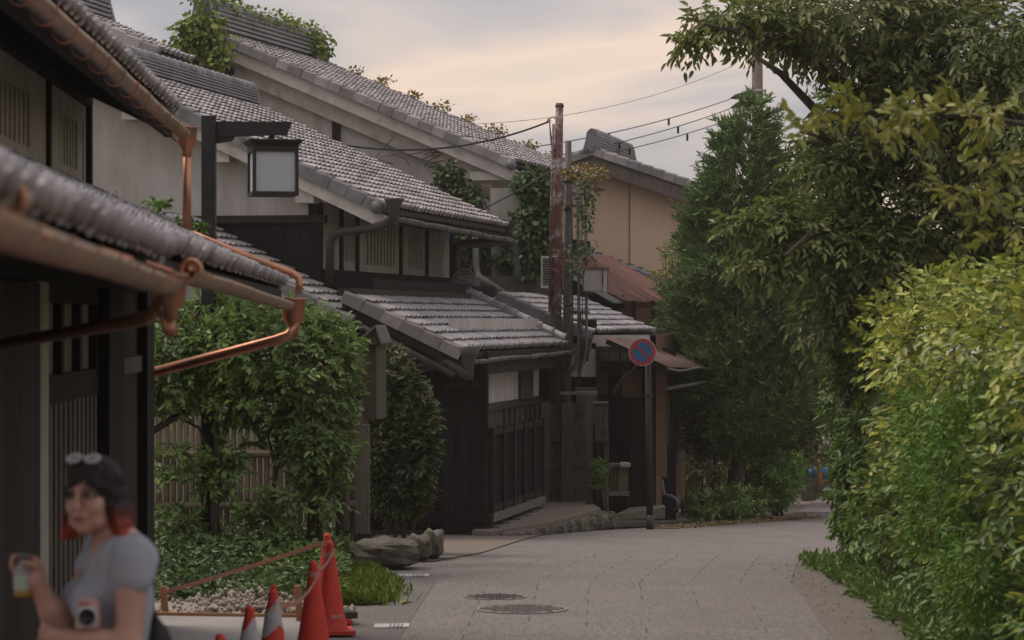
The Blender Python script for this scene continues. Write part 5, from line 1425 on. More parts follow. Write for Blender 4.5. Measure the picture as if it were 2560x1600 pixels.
LM["grass"] = leafmat("grass_blade", [(0.12, 0.17, 0.03), (0.19, 0.25, 0.05), (0.26, 0.30, 0.08)])
LM["litter"] = leafmat("dry_leaf", [(0.10, 0.07, 0.04), (0.17, 0.11, 0.06), (0.12, 0.10, 0.04)])

def A(*p): return [np.array(x, float) for x in p]
def EL(px, py, Y, rx, ry, rz): return ((P(px, py, Y).x, Y, P(px, py, Y).z), (rx, ry, rz))

# ---- big clipped shrub on several stems
s1 = thing("clipped_shrub", "large round clipped evergreen shrub in front of the bamboo fence", "shrub", V(-2.2, 28.0, 0))
e1 = [EL(680, 870, 28.2, 0.85, 0.75, 0.42), EL(785, 930, 28.0, 0.44, 0.65, 0.60), EL(500, 880, 28.4, 0.75, 0.6, 0.46), EL(795, 1090, 28.0, 0.36, 0.5, 0.50), EL(650, 1000, 28.1, 0.55, 0.5, 0.28), EL(430, 960, 28.2, 0.42, 0.4, 0.26), EL(560, 770, 28.5, 0.3, 0.3, 0.14)]
foliage(s1, "crown", sprays(e1, 2350, 9, 0.18, 0.6, 1.06, 0.1, 0.7, flat=0.9, twigs=(s1, M["bark"], "twigs")), 0.072, LM["camellia"], 0.5)
e1b = [EL(760, 1240, 27.9, 0.42, 0.4, 0.2), EL(540, 1190, 28.0, 0.28, 0.3, 0.22), EL(430, 1160, 28.0, 0.25, 0.3, 0.25), EL(440, 1310, 28.0, 0.3, 0.3, 0.18), EL(650, 1290, 27.9, 0.35, 0.3, 0.15), EL(600, 1120, 28.0, 0.2, 0.2, 0.12)]
foliage(s1, "lower_sprays", sprays(e1b, 230, 8, 0.2, 0.3, 1.05, 0.15, 0.6, twigs=(s1, M["bark"], "lower_twigs")), 0.082, LM["camellia"], 0.5)
foliage(s1, "young_leaves", crown(e1, 26, 2, 0.03, 0.06, 0.98, 1.04), 0.065, LM["young"], 0.45)
for (px, r) in ((548, 0.05), (775, 0.045), (800, 0.04), (690, 0.035)):
    b0 = V(P(px, 0, 27.9).x, 27.9, -0.02)
    top_ = P(px + random.uniform(-15, 15), 1010, 28.1)
    part(s1, "trunk", MB().tube([b0, b0.lerp(top_, .35) + V(random.uniform(-.06, .06), 0, 0), b0.lerp(top_, .7) + V(random.uniform(-.08, .08), 0, 0), top_], [r, r * .85, r * .7, r * .5], 9), M["bark"], True)
    branches(s1, b0.lerp(top_, .6), [P(px + random.uniform(-120, 120), random.uniform(900, 1040), 28.2) for _ in range(4)], r * .5, M["bark"])
branches(s1, P(365, 1090, 28.1), [P(470, 1020, 28.1), P(430, 990, 28.1), P(545, 1000, 28.1)], 0.03, M["bark"], bend=0.05)
# ---- second shrub
s2 = thing("upright_shrub", "dark upright evergreen shrub with reddish tips by the entrance", "shrub", V(-1.25, 32.5, -0.2))
e2 = [EL(975, 960, 32.6, 0.28, 0.4, 0.42), EL(1010, 1060, 32.6, 0.36, 0.45, 0.55), EL(1000, 1210, 32.6, 0.36, 0.4, 0.42), EL(1040, 1130, 32.4, 0.25, 0.3, 0.5), EL(950, 1120, 32.6, 0.25, 0.35, 0.6)]
foliage(s2, "crown", sprays(e2, 1900, 9, 0.14, 0.66, 1.06, 0.05, 0.7, flat=1.0, twigs=(s2, M["bark"], "twigs")), 0.058, LM["camellia2"], 0.55)
for k in range(4):
    px = 960 + 22 * k
    b0 = V(P(px, 0, 32.4).x, 32.4, gz(32.4) - .02)
    part(s2, "stem", MB().tube([b0, P(px + 20, 1200, 32.5), P(px + 10, 1080, 32.6)], [0.025, 0.02, 0.01], 7), M["bark"], True)
# ---- cypress
cy0 = V(P(1832, 0, 50).x, 50.0, gz(50))
s3 = thing("cypress_tree", "tall dense dark green cypress beside the bend", "tree", cy0)
part(s3, "trunk", MB().tube([cy0 - Z * .05, P(1840, 1190, 50), P(1855, 1100, 50.1), P(1850, 900, 50.2), P(1840, 600, 50.2), P(1830, 330, 50.2)], [0.17, 0.14, 0.13, 0.11, 0.07, 0.02], 10), M["bark"], True)
part(s3, "side_trunk", MB().tube([P(1810, 1290, 49.7), P(1850, 1160, 49.8), P(1900, 1080, 49.9)], [0.07, 0.06, 0.04], 8), M["bark"], True)
def cy_env(py, side):
    tab_l = [(250, 1885), (300, 1862), (340, 1800), (400, 1770), (450, 1745), (520, 1722), (600, 1700), (700, 1675), (800, 1668), (900, 1690), (1000, 1690), (1080, 1720), (1140, 1790)]
    tab_r = [(250, 1895), (300, 1925), (400, 1960), (520, 2010), (650, 2060), (800, 2085), (900, 2070), (1000, 2060), (1080, 2030), (1140, 1930)]
    return lerp_tab(tab_l if side < 0 else tab_r, py)
def spray_mesh(name, n, org):
    c, out = [], []
    while len(c) < n:
        py = 240 + 905 * math.sqrt(random.random()); Y = 50.1
        l, r = cy_env(py, -1), cy_env(py, 1)
        cxp, hw = (l + r) / 2, (r - l) / 2
        a = random.uniform(0, 2 * math.pi); rr = math.sqrt(random.uniform(0.28, 1.0)) * random.uniform(0.9, 1.04)
        lump = 0.86 + 0.14 * math.sin(a * 3 + py * 0.03) + 0.05 * math.sin(py * 0.09 + a * 5)
        px = cxp + math.cos(a) * hw * rr * lump
        y = Y + math.sin(a) * hw / FPX * Y * rr * lump
        c.append(P(px, py, Y).to_tuple()[0:1] + (y,) + (P(px, py, Y).z,)); out.append((math.cos(a), math.sin(a), 0.0))
    c, out = np.array(c), np.array(out)
    per = 26
    idx = np.repeat(np.arange(n), per)
    axis = unit(out * 0.75 + np.array([0, 0, 0.55]) + rng.normal(size=out.shape) * 0.3)[idx]
    t = rng.random((len(idx), 1))
    ln = (0.20 + 0.16 * rng.random((n, 1)))[idx]
    pts = c[idx] + axis * ln * t + rng.normal(size=(len(idx), 3)) * 0.018
    d = unit(axis * 1.1 + rng.normal(size=axis.shape) * 0.5)
    return leaf_mesh(name, pts, d, unit(rng.normal(size=d.shape)), 0.125, 0.09, 0.1, org=org)
mesh_obj("crown", spray_mesh("crown", 6000, cy0), LM["cypress"], s3)
# broken dead-brown interior twigs low in the cypress
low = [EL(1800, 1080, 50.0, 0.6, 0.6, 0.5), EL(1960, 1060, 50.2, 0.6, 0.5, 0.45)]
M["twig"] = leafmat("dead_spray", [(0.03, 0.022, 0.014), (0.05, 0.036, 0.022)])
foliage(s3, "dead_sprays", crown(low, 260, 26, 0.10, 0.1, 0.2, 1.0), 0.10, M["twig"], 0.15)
# ---- shade bushes behind and beside the cypress
def bush(name, label, ells, ncl, per, size, mat, cat="bush", aspect=0.45, cr=0.1, lo=0.5, stems=3, **kw):
    c0 = ells[0][0]
    t = thing(name, label, cat, V(c0[0], c0[1], gz(c0[1])))
    foliage(t, "crown", sprays(ells, ncl * per // 8, 8, cr * 2.2, lo, 1.06, kw.get("droop", 0.15), 0.7, flat=0.8), size, mat, aspect)
    for k in range(stems):
        b0 = V(c0[0] + random.uniform(-.15, .15), c0[1] + random.uniform(-.1, .1), gz(c0[1]) - .02)
        part(t, "stem", MB().tube([b0, V(c0[0] + random.uniform(-.3, .3), c0[1], c0[2])], [0.03, 0.012], 7), M["bark"], True)
    return t
bush("fern_bush", "low dark ferny bush at the foot of the cypress", [EL(1830, 1255, 48.6, 0.62, 0.5, 0.22), EL(1760, 1262, 48.4, 0.35, 0.4, 0.16)], 120, 24, 0.09, LM["hedge_low"], droop=0.2)
bush("bright_bush", "bright green rounded bush where the lane disappears", [EL(1945, 1185, 53, 0.42, 0.6, 0.62), EL(1960, 1150, 54, 0.3, 0.5, 0.45)], 330, 24, 0.07, LM["vine"], cr=0.09)
bush("backdrop_thicket", "dark thicket filling the shade behind the cypress", [EL(1760, 1130, 53.0, 1.0, 0.6, 0.9), EL(2000, 980, 55.5, 1.3, 0.8, 1.6), EL(1900, 1050, 54.5, 1.1, 0.6, 1.4)], 520, 24, 0.12, LM["broad"], cr=0.16)
bush("nandina", "sparse yellow-green spray against the tan wall", [EL(1690, 640, 56, 0.32, 0.3, 0.30), EL(1660, 690, 56, 0.3, 0.3, 0.22)], 46, 12, 0.09, LM["yellow"], cat="plant", cr=0.07, lo=0.2, aspect=0.3)
bush("doorway_weed", "tall light green weed growing beside the name board", [EL(1498, 1190, 44.7, 0.08, 0.08, 0.30)], 34, 9, 0.09, LM["vine"], cat="plant", cr=0.04, lo=0.1, aspect=0.2, stems=2)
bush("far_tree", "pale green treetop rising behind the cypress", [EL(2330, 600, 64, 0.9, 0.8, 1.6), EL(2040, 560, 62, 0.9, 0.8, 1.6), EL(2080, 480, 64, 1.1, 0.8, 1.4), EL(2110, 700, 64, 1.6, 0.9, 2.0), EL(2090, 260, 70, 0.5, 0.5, 0.6)], 420, 26, 0.15, LM["hedge_low"], cat="tree", cr=0.2)
# ---- broadleaf tree on the right
tr0 = V(P(2200, 0, 30).x, 30.0, gz(30))
s4 = thing("broadleaf_tree", "large dark broadleaf tree spreading over the hedge", "tree", tr0)
part(s4, "trunk", MB().tube([tr0, P(2200, 900, 30), P(2178, 640, 29.8), P(2168, 450, 29.6), P(2180, 250, 29.6), P(2230, 40, 29.6), P(2260, -150, 29.6)], [0.19, 0.17, 0.15, 0.14, 0.12, 0.10, 0.07], 12), M["bark"], True)
limb = [(2168, 450, 2000, 330), (2168, 430, 1860, 120), (2180, 250, 1760, 60), (2180, 300, 2400, 120), (2168, 480, 2420, 330), (2175, 560, 1960, 640), (2230, 40, 2050, -60), (2178, 600, 2400, 560)]
for (a, b, c_, d) in limb:
    p0, p1 = P(a, b, 29.6), P(c_, d, 28.8 + random.uniform(-1, 1.5))
    part(s4, "limb", MB().tube([p0, p0.lerp(p1, .35) + V(0, 0, .1), p0.lerp(p1, .7) + V(0, 0, .12), p1], [0.07, 0.05, 0.035, 0.012], 8), M["bark"], True)
e4 = [EL(2150, 40, 29.5, 1.15, 1.2, 0.55), EL(2400, 120, 29.5, 1.1, 1.4, 0.7), EL(1980, 80, 29.0, 0.5, 0.6, 0.2), EL(1830, 50, 28.8, 0.42, 0.5, 0.26), EL(1740, 105, 28.6, 0.20, 0.25, 0.07), EL(2300, 320, 29.5, 1.05, 1.2, 0.6), EL(2520, 330, 29.0, 0.7, 1.2, 0.9), EL(2090, 420, 29.2, 0.45, 0.7, 0.42), EL(2010, 600, 28.8, 0.62, 0.6, 0.42), EL(1900, 560, 28.6, 0.35, 0.4, 0.16), EL(1900, 660, 28.6, 0.30, 0.4, 0.13), EL(2160, 640, 29.0, 0.6, 0.6, 0.55), EL(2330, 560, 29.4, 0.9, 0.8, 0.7), EL(2110, 800, 29.5, 0.45, 0.5, 0.45), EL(2540, 560, 30.0, 0.55, 0.8, 0.55), EL(2430, 640, 30.5, 0.7, 0.6, 0.4), EL(2300, 700, 30.5, 0.6, 0.6, 0.4), EL(2720, 300, 30.0, 0.8, 0.9, 1.3), EL(2740, 700, 30.0, 0.8, 0.9, 0.8)]
foliage(s4, "crown", sprays(e4, 5300, 9, 0.34, 0.25, 1.12, 0.30, 0.9, flat=0.35, twigs=(s4, M["bark"], "twigs")), 0.098, LM["broad"], 0.40, 0.25)
# ---- yellow-green near branches in front of it
s5 = thing("maple_sapling", "slender sapling with blurred yellow-green leaves above the hedge", "tree", V(3.75, 16.8, 0))
b0 = V(3.75, 16.8, 0)
part(s5, "trunk", MB().tube([b0, V(3.72, 16.8, 2.3), P(2700, 330, 16.6), P(2420, 290, 16.2), P(2150, 275, 15.9)], [0.04, 0.035, 0.022, 0.014, 0.006], 8), M["bark"], True)
part(s5, "side_stem", MB().tube([P(2530, 640, 16.9), P(2490, 480, 16.6), P(2475, 330, 16.4)], [0.014, 0.012, 0.006], 8), M["bark"], True)
e5 = [EL(2110, 275, 15.8, 0.27, 0.2, 0.045), EL(2020, 315, 15.7, 0.17, 0.15, 0.035), EL(2270, 290, 16.0, 0.25, 0.25, 0.06), EL(2440, 280, 16.2, 0.28, 0.3, 0.07), EL(2480, 420, 16.3, 0.16, 0.25, 0.16), EL(2400, 480, 16.3, 0.14, 0.2, 0.12), EL(2530, 560, 16.4, 0.2, 0.3, 0.14), EL(2180, 330, 15.8, 0.2, 0.15, 0.03)]
foliage(s5, "crown", sprays(e5, 90, 8, 0.2, 0.1, 1.35, 0.1, 0.9, flat=0.3), 0.075, LM["yellow"], 0.5)
# ---- long hedge
hg = thing("hedge", "long overgrown yellow-green hedge along the lane's outer side", "hedge", V(3.6, 21, 0))
eh = []
for k in range(15):
    y = 12.5 + k * 1.1
    xf = 3.22 + 0.018 * (y - 20)
    for zz, rz in ((0.55, 0.62), (1.35, 0.65), (2.1, 0.62)):
        eh.append(((xf + 0.75 + 0.12 * math.sin(k * 2.1 + zz * 3), y, zz + 0.05 * math.sin(k * 1.7)), (0.70 + 0.10 * math.sin(k * 1.3 + zz * 5), 0.75, rz + (0.12 * math.sin(k * 1.9) if zz > 2 else 0))))
pt, dd_, nn_ = sprays(eh, 7600, 8, 0.24, 0.74, 1.14, 0.22, 0.7, keep=lambda c: c[:, 0] < 4.4, flat=0.8, twigs=(hg, M["bark"], "twigs"))
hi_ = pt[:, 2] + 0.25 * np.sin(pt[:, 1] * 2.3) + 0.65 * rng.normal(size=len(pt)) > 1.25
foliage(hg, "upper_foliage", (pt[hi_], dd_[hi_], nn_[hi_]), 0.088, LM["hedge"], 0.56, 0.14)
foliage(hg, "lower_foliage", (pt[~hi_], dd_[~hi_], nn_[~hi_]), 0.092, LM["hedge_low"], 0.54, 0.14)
ev = [((3.17, 20.4, 1.45), (0.18, 0.5, 0.42)), ((3.18, 21.6, 1.0), (0.18, 0.6, 0.5)), ((3.22, 22.6, 1.5), (0.16, 0.5, 0.35)), ((3.15, 19.8, 0.6), (0.16, 0.6, 0.35))]
foliage(hg, "vine_curtain", crown(ev, 300, 24, 0.05, 0.05, 0.5, 1.05, droop=0.3), 0.055, LM["vine"], 0.4)
foliage(hg, "red_leaves", crown(eh[20:40], 14, 3, 0.04, 0.08, 1.0, 1.05, keep=lambda c: c[:, 0] < 3.6), 0.08, LM["red"], 0.4)
for k in range(10):
    y = 13.5 + k * 1.6
    part(hg, "stem", MB().tube([V(3.7 + 0.1 * (k % 3), y, -0.02), V(3.75, y + 0.1, 1.2), V(3.8, y, 2.2)], [0.04, 0.03, 0.012], 7), M["bark"], True)
bush("hedge_end_bush", "dark leafy bush jutting out at the far end of the hedge", [EL(2140, 1010, 30.0, 0.32, 0.5, 0.36), EL(2145, 1150, 30.2, 0.24, 0.5, 0.35), EL(2140, 1260, 29.6, 0.26, 0.5, 0.36), EL(2160, 900, 29.6, 0.36, 0.5, 0.45), EL(2180, 1150, 29.0, 0.35, 0.5, 0.6)], 380, 20, 0.09, LM["hedge_low"], cr=0.09, droop=0.3)
# wild plants, litter at the hedge foot
n = 2600
y = 14 + 16 * rng.random(n); x = 3.05 + 0.5 * rng.random(n) ** 1.5 - 0.10 * np.abs(np.sin(y * 1.7))
zz = np.array([gz(q) for q in y]) + 0.10 * rng.random(n)
pts = np.stack([x, y, zz], 1)
und = mesh_obj("undergrowth", leaf_mesh("undergrowth", pts, unit(rng.normal(size=(n, 3)) + [-.3, 0, .9]), unit(rng.normal(size=(n, 3)) + [0, 0, 1]), 0.09, 0.4, 0.3, org=(3, 20, 0)), LM["hedge_low"], None, V(3, 20, 0))
tag(und, "low weeds growing along the foot of the hedge", "weeds", kind="stuff")
n = 260
y = 15 + 15 * rng.random(n); x = 2.55 + 0.5 * rng.random(n)
pts = np.stack([x, y, np.array([gz(q) for q in y]) + 0.012], 1)
lit = mesh_obj("leaf_litter", leaf_mesh("leaf_litter", pts, unit(rng.normal(size=(n, 3)) * [1, 1, .15]), np.tile([0, 0, 1.0], (n, 1)), 0.028, 0.45, 0.2, org=(3, 20, 0)), LM["litter"], None, V(3, 20, 0))
tag(lit, "dry fallen leaves scattered beside the hedge", "leaves", kind="stuff")
n = 1500
y = 43.8 + 7 * rng.random(n); x = 2.1 + 0.42 * (y - 43.8) + 0.6 * rng.random(n)
pts = np.stack([x, y, np.array([gz(q) for q in y]) + 0.02 + 0.02 * rng.random(n)], 1)
lit2 = mesh_obj("leaf_litter", leaf_mesh("leaf_litter", pts, unit(rng.normal(size=(n, 3)) * [1, 1, .3]), np.tile([0, 0, 1.0], (n, 1)), 0.06, 0.6, 0.2, org=(3, 46, -.8)), LM["litter"], None, V(3, 46, -.8))
tag(lit2, "dry fallen leaves lying under the cypress", "leaves", kind="stuff")
# ---- ground cover by the bamboo fence, gravel, grass tuft
n = 7500
px_ = rng.uniform(365, 870, n); y = rng.uniform(24.7, 29.8, n)
x = (px_ - 1280) / FPX * y
hgt = (0.05 + 0.30 * rng.random(n) ** 1.6) * np.clip((y - 25.0) / 2.0, 0.3, 1)
pts = np.stack([x, y, hgt], 1)
gc = mesh_obj("ground_cover", leaf_mesh("ground_cover", pts, unit(rng.normal(size=(n, 3)) * [1, 1, .5] + [0, -.3, .1]), unit(rng.normal(size=(n, 3)) * .4 + [0, -.3, 1]), 0.078, 0.55, 0.2, org=(-2.3, 27, 0)), LM["cover"], None, V(-2.3, 27, 0))
tag(gc, "leafy ground cover below the clipped shrub", "ground cover", kind="stuff")
n = 750
oc = np.array([[1, 0, 0], [-1, 0, 0], [0, 1, 0], [0, -1, 0], [0, 0, 1], [0, 0, -1.0]])
of = np.array([[0, 2, 4], [2, 1, 4], [1, 3, 4], [3, 0, 4], [2, 0, 5], [1, 2, 5], [3, 1, 5], [0, 3, 5]])
yy = 23.35 + 2.0 * rng.random(n) ** 1.7; pxx = np.clip(rng.normal(640, 150, n), 368, 880); xx = (pxx - 1280) / FPX * yy
hh = 0.10 * np.exp(-((pxx - 620) / 120) ** 2) * rng.random(n) + 0.01
s_ = rng.uniform(0.009, 0.034, (n, 1, 1))
vv = np.stack([xx, yy, hh], 1)[:, None, :] + (oc[None] * s_ * rng.uniform(.55, 1.25, (n, 6, 1)))
ff = of[None] + (np.arange(n) * 6)[:, None, None]
gr = mesh_obj("gravel", npmesh("gravel", (vv.reshape(-1, 3) - np.array([-2.4, 24.5, 0])), ff.reshape(-1, 3)), M["gravel"], None, V(-2.4, 24.5, 0))
tag(gr, "pale crushed gravel heaped behind the concrete pad", "gravel", kind="stuff")
strip("gravel_bed", [(23.2, -3.2), (26, -3.5)], [(23.2, -1.62), (26, -1.62)], 23.2, 26.0, -0.005, mk("gravel_bed", (0.34, 0.29, 0.25), (0.20, 0.17, 0.14), 40, 0.95, 0.4, detail=8), 0.7, 3, "pale sandy gravel ground behind the concrete pad")
n = 9000
yy = rng.uniform(24.2, 27.4, n); ctr = (905 + 20 * np.sin(yy) - 1280) / FPX * yy
xx = ctr - 0.06 + rng.normal(size=n) * 0.15 * np.clip((27.6 - yy) / 2.0, 0.35, 1.0)
base = np.stack([xx, yy, np.zeros(n)], 1)
tg_ = mesh_obj("grass", leaf_mesh("grass", base, unit(rng.normal(size=(n, 3)) * .45 + [0.1, -.1, 1]), unit(rng.normal(size=(n, 3))), 0.10, 0.02, 0.5, org=(-1.4, 25.5, 0)), LM["grass"], None, V(-1.4, 25.5, 0))
tag(tg_, "bright tuft of grass beside the cones", "grass", kind="stuff")
# ---- ivy on the storehouse
iv = thing("ivy", "trailing ivy covering the storehouse ridge and hanging down its walls", "ivy", P(520, 200, 53.5))
er = []
for k in range(13):
    a = -0.2 + k * 0.57
    q = RB_ + UB * a + Z * 0.54
    er.append(((q.x, q.y, q.z + 0.02), (0.20, 0.32, 0.10 if k % 4 else 0.16)))
foliage(iv, "ridge_ivy", crown(er, 120, 12, 0.07, 0.09, 0.3, 1.1, droop=0.5), 0.085, LM["ivy"], 0.8)
ehang = [EL(500, 80, 53.6, 0.36, 0.3, 0.26), EL(475, 120, 53.6, 0.30, 0.3, 0.32), EL(500, 150, 53.4, 0.14, 0.15, 0.25), EL(440, 150, 53.8, 0.25, 0.3, 0.16), EL(550, 130, 53.3, 0.12, 0.1, 0.22), EL(420, 165, 53.8, 0.15, 0.2, 0.1), EL(800, 120, 60, 0.20, 0.3, 0.22), EL(500, 60, 53.8, 0.35, 0.3, 0.12)]
foliage(iv, "gable_ivy", crown(ehang, 150, 12, 0.09, 0.12, 0.3, 1.05, droop=0.7), 0.125, LM["ivy"], 0.85)
ew = [EL(1120, 440, 51.6, 0.18, 0.1, 0.16), EL(1175, 500, 51.5, 0.14, 0.1, 0.25), EL(1345, 560, 51.3, 0.22, 0.12, 0.75), EL(1355, 500, 51.4, 0.25, 0.12, 0.3), EL(1345, 640, 51.3, 0.18, 0.12, 0.4), EL(1180, 600, 51.5, 0.14, 0.1, 0.4), EL(1262, 650, 51.4, 0.06, 0.06, 0.22), EL(1270, 590, 51.4, 0.07, 0.05, 0.2), EL(1330, 450, 51.4, 0.4, 0.12, 0.08)]
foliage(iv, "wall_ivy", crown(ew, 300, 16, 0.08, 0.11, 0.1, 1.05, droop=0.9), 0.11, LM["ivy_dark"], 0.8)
ep = [EL(1465, 560, 46.0, 0.14, 0.1, 0.6), EL(1440, 650, 46.0, 0.08, 0.1, 0.35), EL(1470, 470, 46.0, 0.16, 0.14, 0.2)]
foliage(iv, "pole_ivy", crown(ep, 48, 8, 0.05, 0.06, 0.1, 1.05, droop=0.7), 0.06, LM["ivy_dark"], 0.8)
ea = [EL(1470, 440, 46.2, 0.28, 0.2, 0.10), EL(1440, 430, 46.2, 0.15, 0.15, 0.06)]
rr_ = [(lambda q: ((q.x, q.y, q.z), (0.22, 0.15, 0.03)))(EB + UB * (LB - 0.05) + NB * (0.3 + 0.62 * k) + Z * (PIB * (0.3 + 0.62 * k) + 0.10 + 0.04 * (k % 2))) for k in range(9)]
foliage(iv, "dry_ivy", crown(ea + rr_, 150, 9, 0.05, 0.06, 0.1, 1.1, droop=0.3), 0.065, LM["ivy_autumn"], 0.7)
for k in range(9):
    p0 = P(random.uniform(950, 1150), random.uniform(395, 430), 53.2)
    pts_ = [p0 + V(0.25 * q * random.uniform(-1, 1), -0.02, 0.12 * q * random.uniform(.2, 1.2)) for q in range(5)]
    part(iv, "bare_tendril", MB().tube(pts_, 0.008, 5), M["bark"])
sp = [EL(415, 515, 23.2, 0.10, 0.1, 0.03), EL(470, 560, 24.0, 0.12, 0.1, 0.10)]
bush("roof_sprig", "small leafy sprig growing behind the nearest lower roof", [EL(475, 575, 24.2, 0.12, 0.1, 0.10), EL(395, 510, 24.2, 0.10, 0.08, 0.03)], 40, 10, 0.05, LM["vine"], cat="plant", cr=0.035, lo=0.1, stems=0)
# ================================================================ the woman
WY = 9.0
def W(px, py, dy=0.0):
    p = P(px, py, WY)
    return np.array([p.x, WY + dy, p.z])
class Field:
    """signed distance on a grid, primitives smoothly joined"""
    def __init__(s, lo, hi, h):
        s.lo = np.array(lo); s.h = h
        s.n = np.ceil((np.array(hi) - s.lo) / h).astype(int) + 1
        ax = [s.lo[i] + h * np.arange(s.n[i]) for i in range(3)]
        s.X, s.Y, s.Z = np.meshgrid(*ax, indexing="ij")
        s.D = np.full(s.X.shape, 0.2, dtype=np.float64)
    def _win(s, lo, hi, m=0.05):
        a = np.clip(np.floor((np.array(lo) - m - s.lo) / s.h).astype(int), 0, s.n - 1)
        b = np.clip(np.ceil((np.array(hi) + m - s.lo) / s.h).astype(int) + 1, 1, s.n)
        return tuple(slice(i, j) for i, j in zip(a, b))
    def _put(s, w, d, k, sub):
        A_ = s.D[w]
        if sub:
            d = -d
            h = np.clip(0.5 - 0.5 * (A_ - d) / k, 0, 1)
            s.D[w] = A_ * (1 - h) + d * h + k * h * (1 - h)
        else:
            h = np.clip(0.5 + 0.5 * (A_ - d) / k, 0, 1)
            s.D[w] = A_ * (1 - h) + d * h - k * h * (1 - h)
    def ell(s, c, r, R=None, k=0.02, sub=False):
        c = np.array(c, float); r = np.array(r, float)
        m = r.max()
        w = s._win(c - m, c + m)
        p = np.stack([s.X[w] - c[0], s.Y[w] - c[1], s.Z[w] - c[2]], -1)
        if R is not None: p = p @ R
        q = np.linalg.norm(p / r, axis=-1); q2 = np.linalg.norm(p / r ** 2, axis=-1)
        d = q * (q - 1.0) / np.maximum(q2, 1e-9)
        s._put(w, d, k, sub)
    def cap(s, a, b, ra, rb, k=0.015, sub=False):
        a, b = np.array(a, float), np.array(b, float)
        m = max(ra, rb)
        w = s._win(np.minimum(a, b) - m, np.maximum(a, b) + m)
        p = np.stack([s.X[w] - a[0], s.Y[w] - a[1], s.Z[w] - a[2]], -1)
        ba = b - a
        t = np.clip((p @ ba) / (ba @ ba), 0, 1)
        d = np.linalg.norm(p - t[..., None] * ba, axis=-1) - (ra + (rb - ra) * t)
        s._put(w, d, k, sub)
    def mesh(s, name, org):
        D = s.D; S = D < 0; h = s.h
        nx, ny, nz_ = D.shape
        cnt = np.zeros((nx - 1, ny - 1, nz_ - 1)); acc = np.zeros((nx - 1, ny - 1, nz_ - 1, 3))
        def sl(o): return tuple(slice(o[i], o[i] + (nx - 1, ny - 1, nz_ - 1)[i]) for i in range(3))
        for axis in range(3):
            others = [i for i in range(3) if i != axis]
            for u in (0, 1):
                for v in (0, 1):
                    o0 = [0, 0, 0]; o0[others[0]] = u; o0[others[1]] = v
                    o1 = list(o0); o1[axis] = 1
                    d0, d1 = D[sl(o0)], D[sl(o1)]
                    m = (d0 < 0) != (d1 < 0)
                    t = np.where(m, d0 / np.where(m, d0 - d1, 1), 0)
                    for i in range(3):
                        acc[..., i] += np.where(m, (t if i == axis else o0[i]), 0)
                    cnt += m
        act = cnt > 0
        idx = -np.ones(act.shape, int); idx[act] = np.arange(act.sum())
        ii = np.argwhere(act)
        v = s.lo + (ii + acc[act] / cnt[act][:, None]) * h
        faces = []
        for axis in range(3):
            a, b = [i for i in range(3) if i != axis]
            o1 = [slice(None)] * 3; o0 = [slice(None)] * 3
            o0[axis] = slice(0, D.shape[axis] - 1); o1[axis] = slice(1, D.shape[axis])
            cr = (S[tuple(o0)] != S[tuple(o1)])
            q = np.argwhere(cr)
            ok = (q[:, a] > 0) & (q[:, b] > 0) & (q[:, a] < D.shape[a] - 1) & (q[:, b] < D.shape[b] - 1)
            q = q[ok]
            ea = np.zeros(3, int); ea[a] = 1
            eb = np.zeros(3, int); eb[b] = 1
            quad = np.stack([idx[tuple((q - ea - eb).T)], idx[tuple((q - eb).T)], idx[tuple(q.T)], idx[tuple((q - ea).T)]], 1)
            ins_ = S[tuple(q.T)]
            flip = ins_ if axis != 1 else ~ins_
            quad[~flip] = quad[~flip][:, ::-1]
            faces.append(quad)
        f = np.concatenate(faces)
        f = f[(f >= 0).all(1)]
        return npmesh(name, v - np.array(org), f, True)

base = V(P(262, 0, WY).x, WY, gz(WY))
wm = thing("person", "person with red-tipped black hair in a grey t-shirt holding a drink bottle", "person", base)
M["skin"] = mk("skin", (0.42, 0.235, 0.175), (0.37, 0.20, 0.148), 9.0, 0.5, 0.02, spec=0.35)
M["shirt"] = mk("grey_cotton", (0.30, 0.305, 0.345), (0.26, 0.265, 0.30), 14.0, 0.9, 0.10, bscale=7.0)
M["denim"] = mk("dark_denim", (0.03, 0.035, 0.05), (0.022, 0.026, 0.038), 30.0, 0.9)
M["lip"] = mk("lip", (0.30, 0.10, 0.09), None, 9.0, 0.45)
M["eye_white"] = mk("eye_white", (0.26, 0.21, 0.19), None, 9.0, 0.5, spec=0.1)
M["iris"] = mk("iris", (0.02, 0.014, 0.01), None, 9.0, 0.2)
M["pinkcam"] = mk("pink_plastic", (0.52, 0.32, 0.30), (0.48, 0.29, 0.27), 6.0, 0.4)
M["blackp"] = mk("black_plastic", (0.018, 0.018, 0.02), None, 6.0, 0.35)
M["bag"] = mk("black_fabric", (0.012, 0.012, 0.014), (0.02, 0.02, 0.022), 20.0, 0.9, 0.1)
M["juice"] = mk("yellow_drink", (0.30, 0.17, 0.015), (0.26, 0.14, 0.012), 3.0, 0.15)
M["plastic"] = mk("cloudy_plastic", (0.27, 0.25, 0.26), (0.23, 0.22, 0.22), 3.0, 0.2)
M["label_green"] = mk("pale_green_label", (0.34, 0.38, 0.31), (0.27, 0.34, 0.24), 22.0, 0.5)
M["cap"] = mk("bottle_cap", (0.12, 0.13, 0.115), None, 3.0, 0.5)
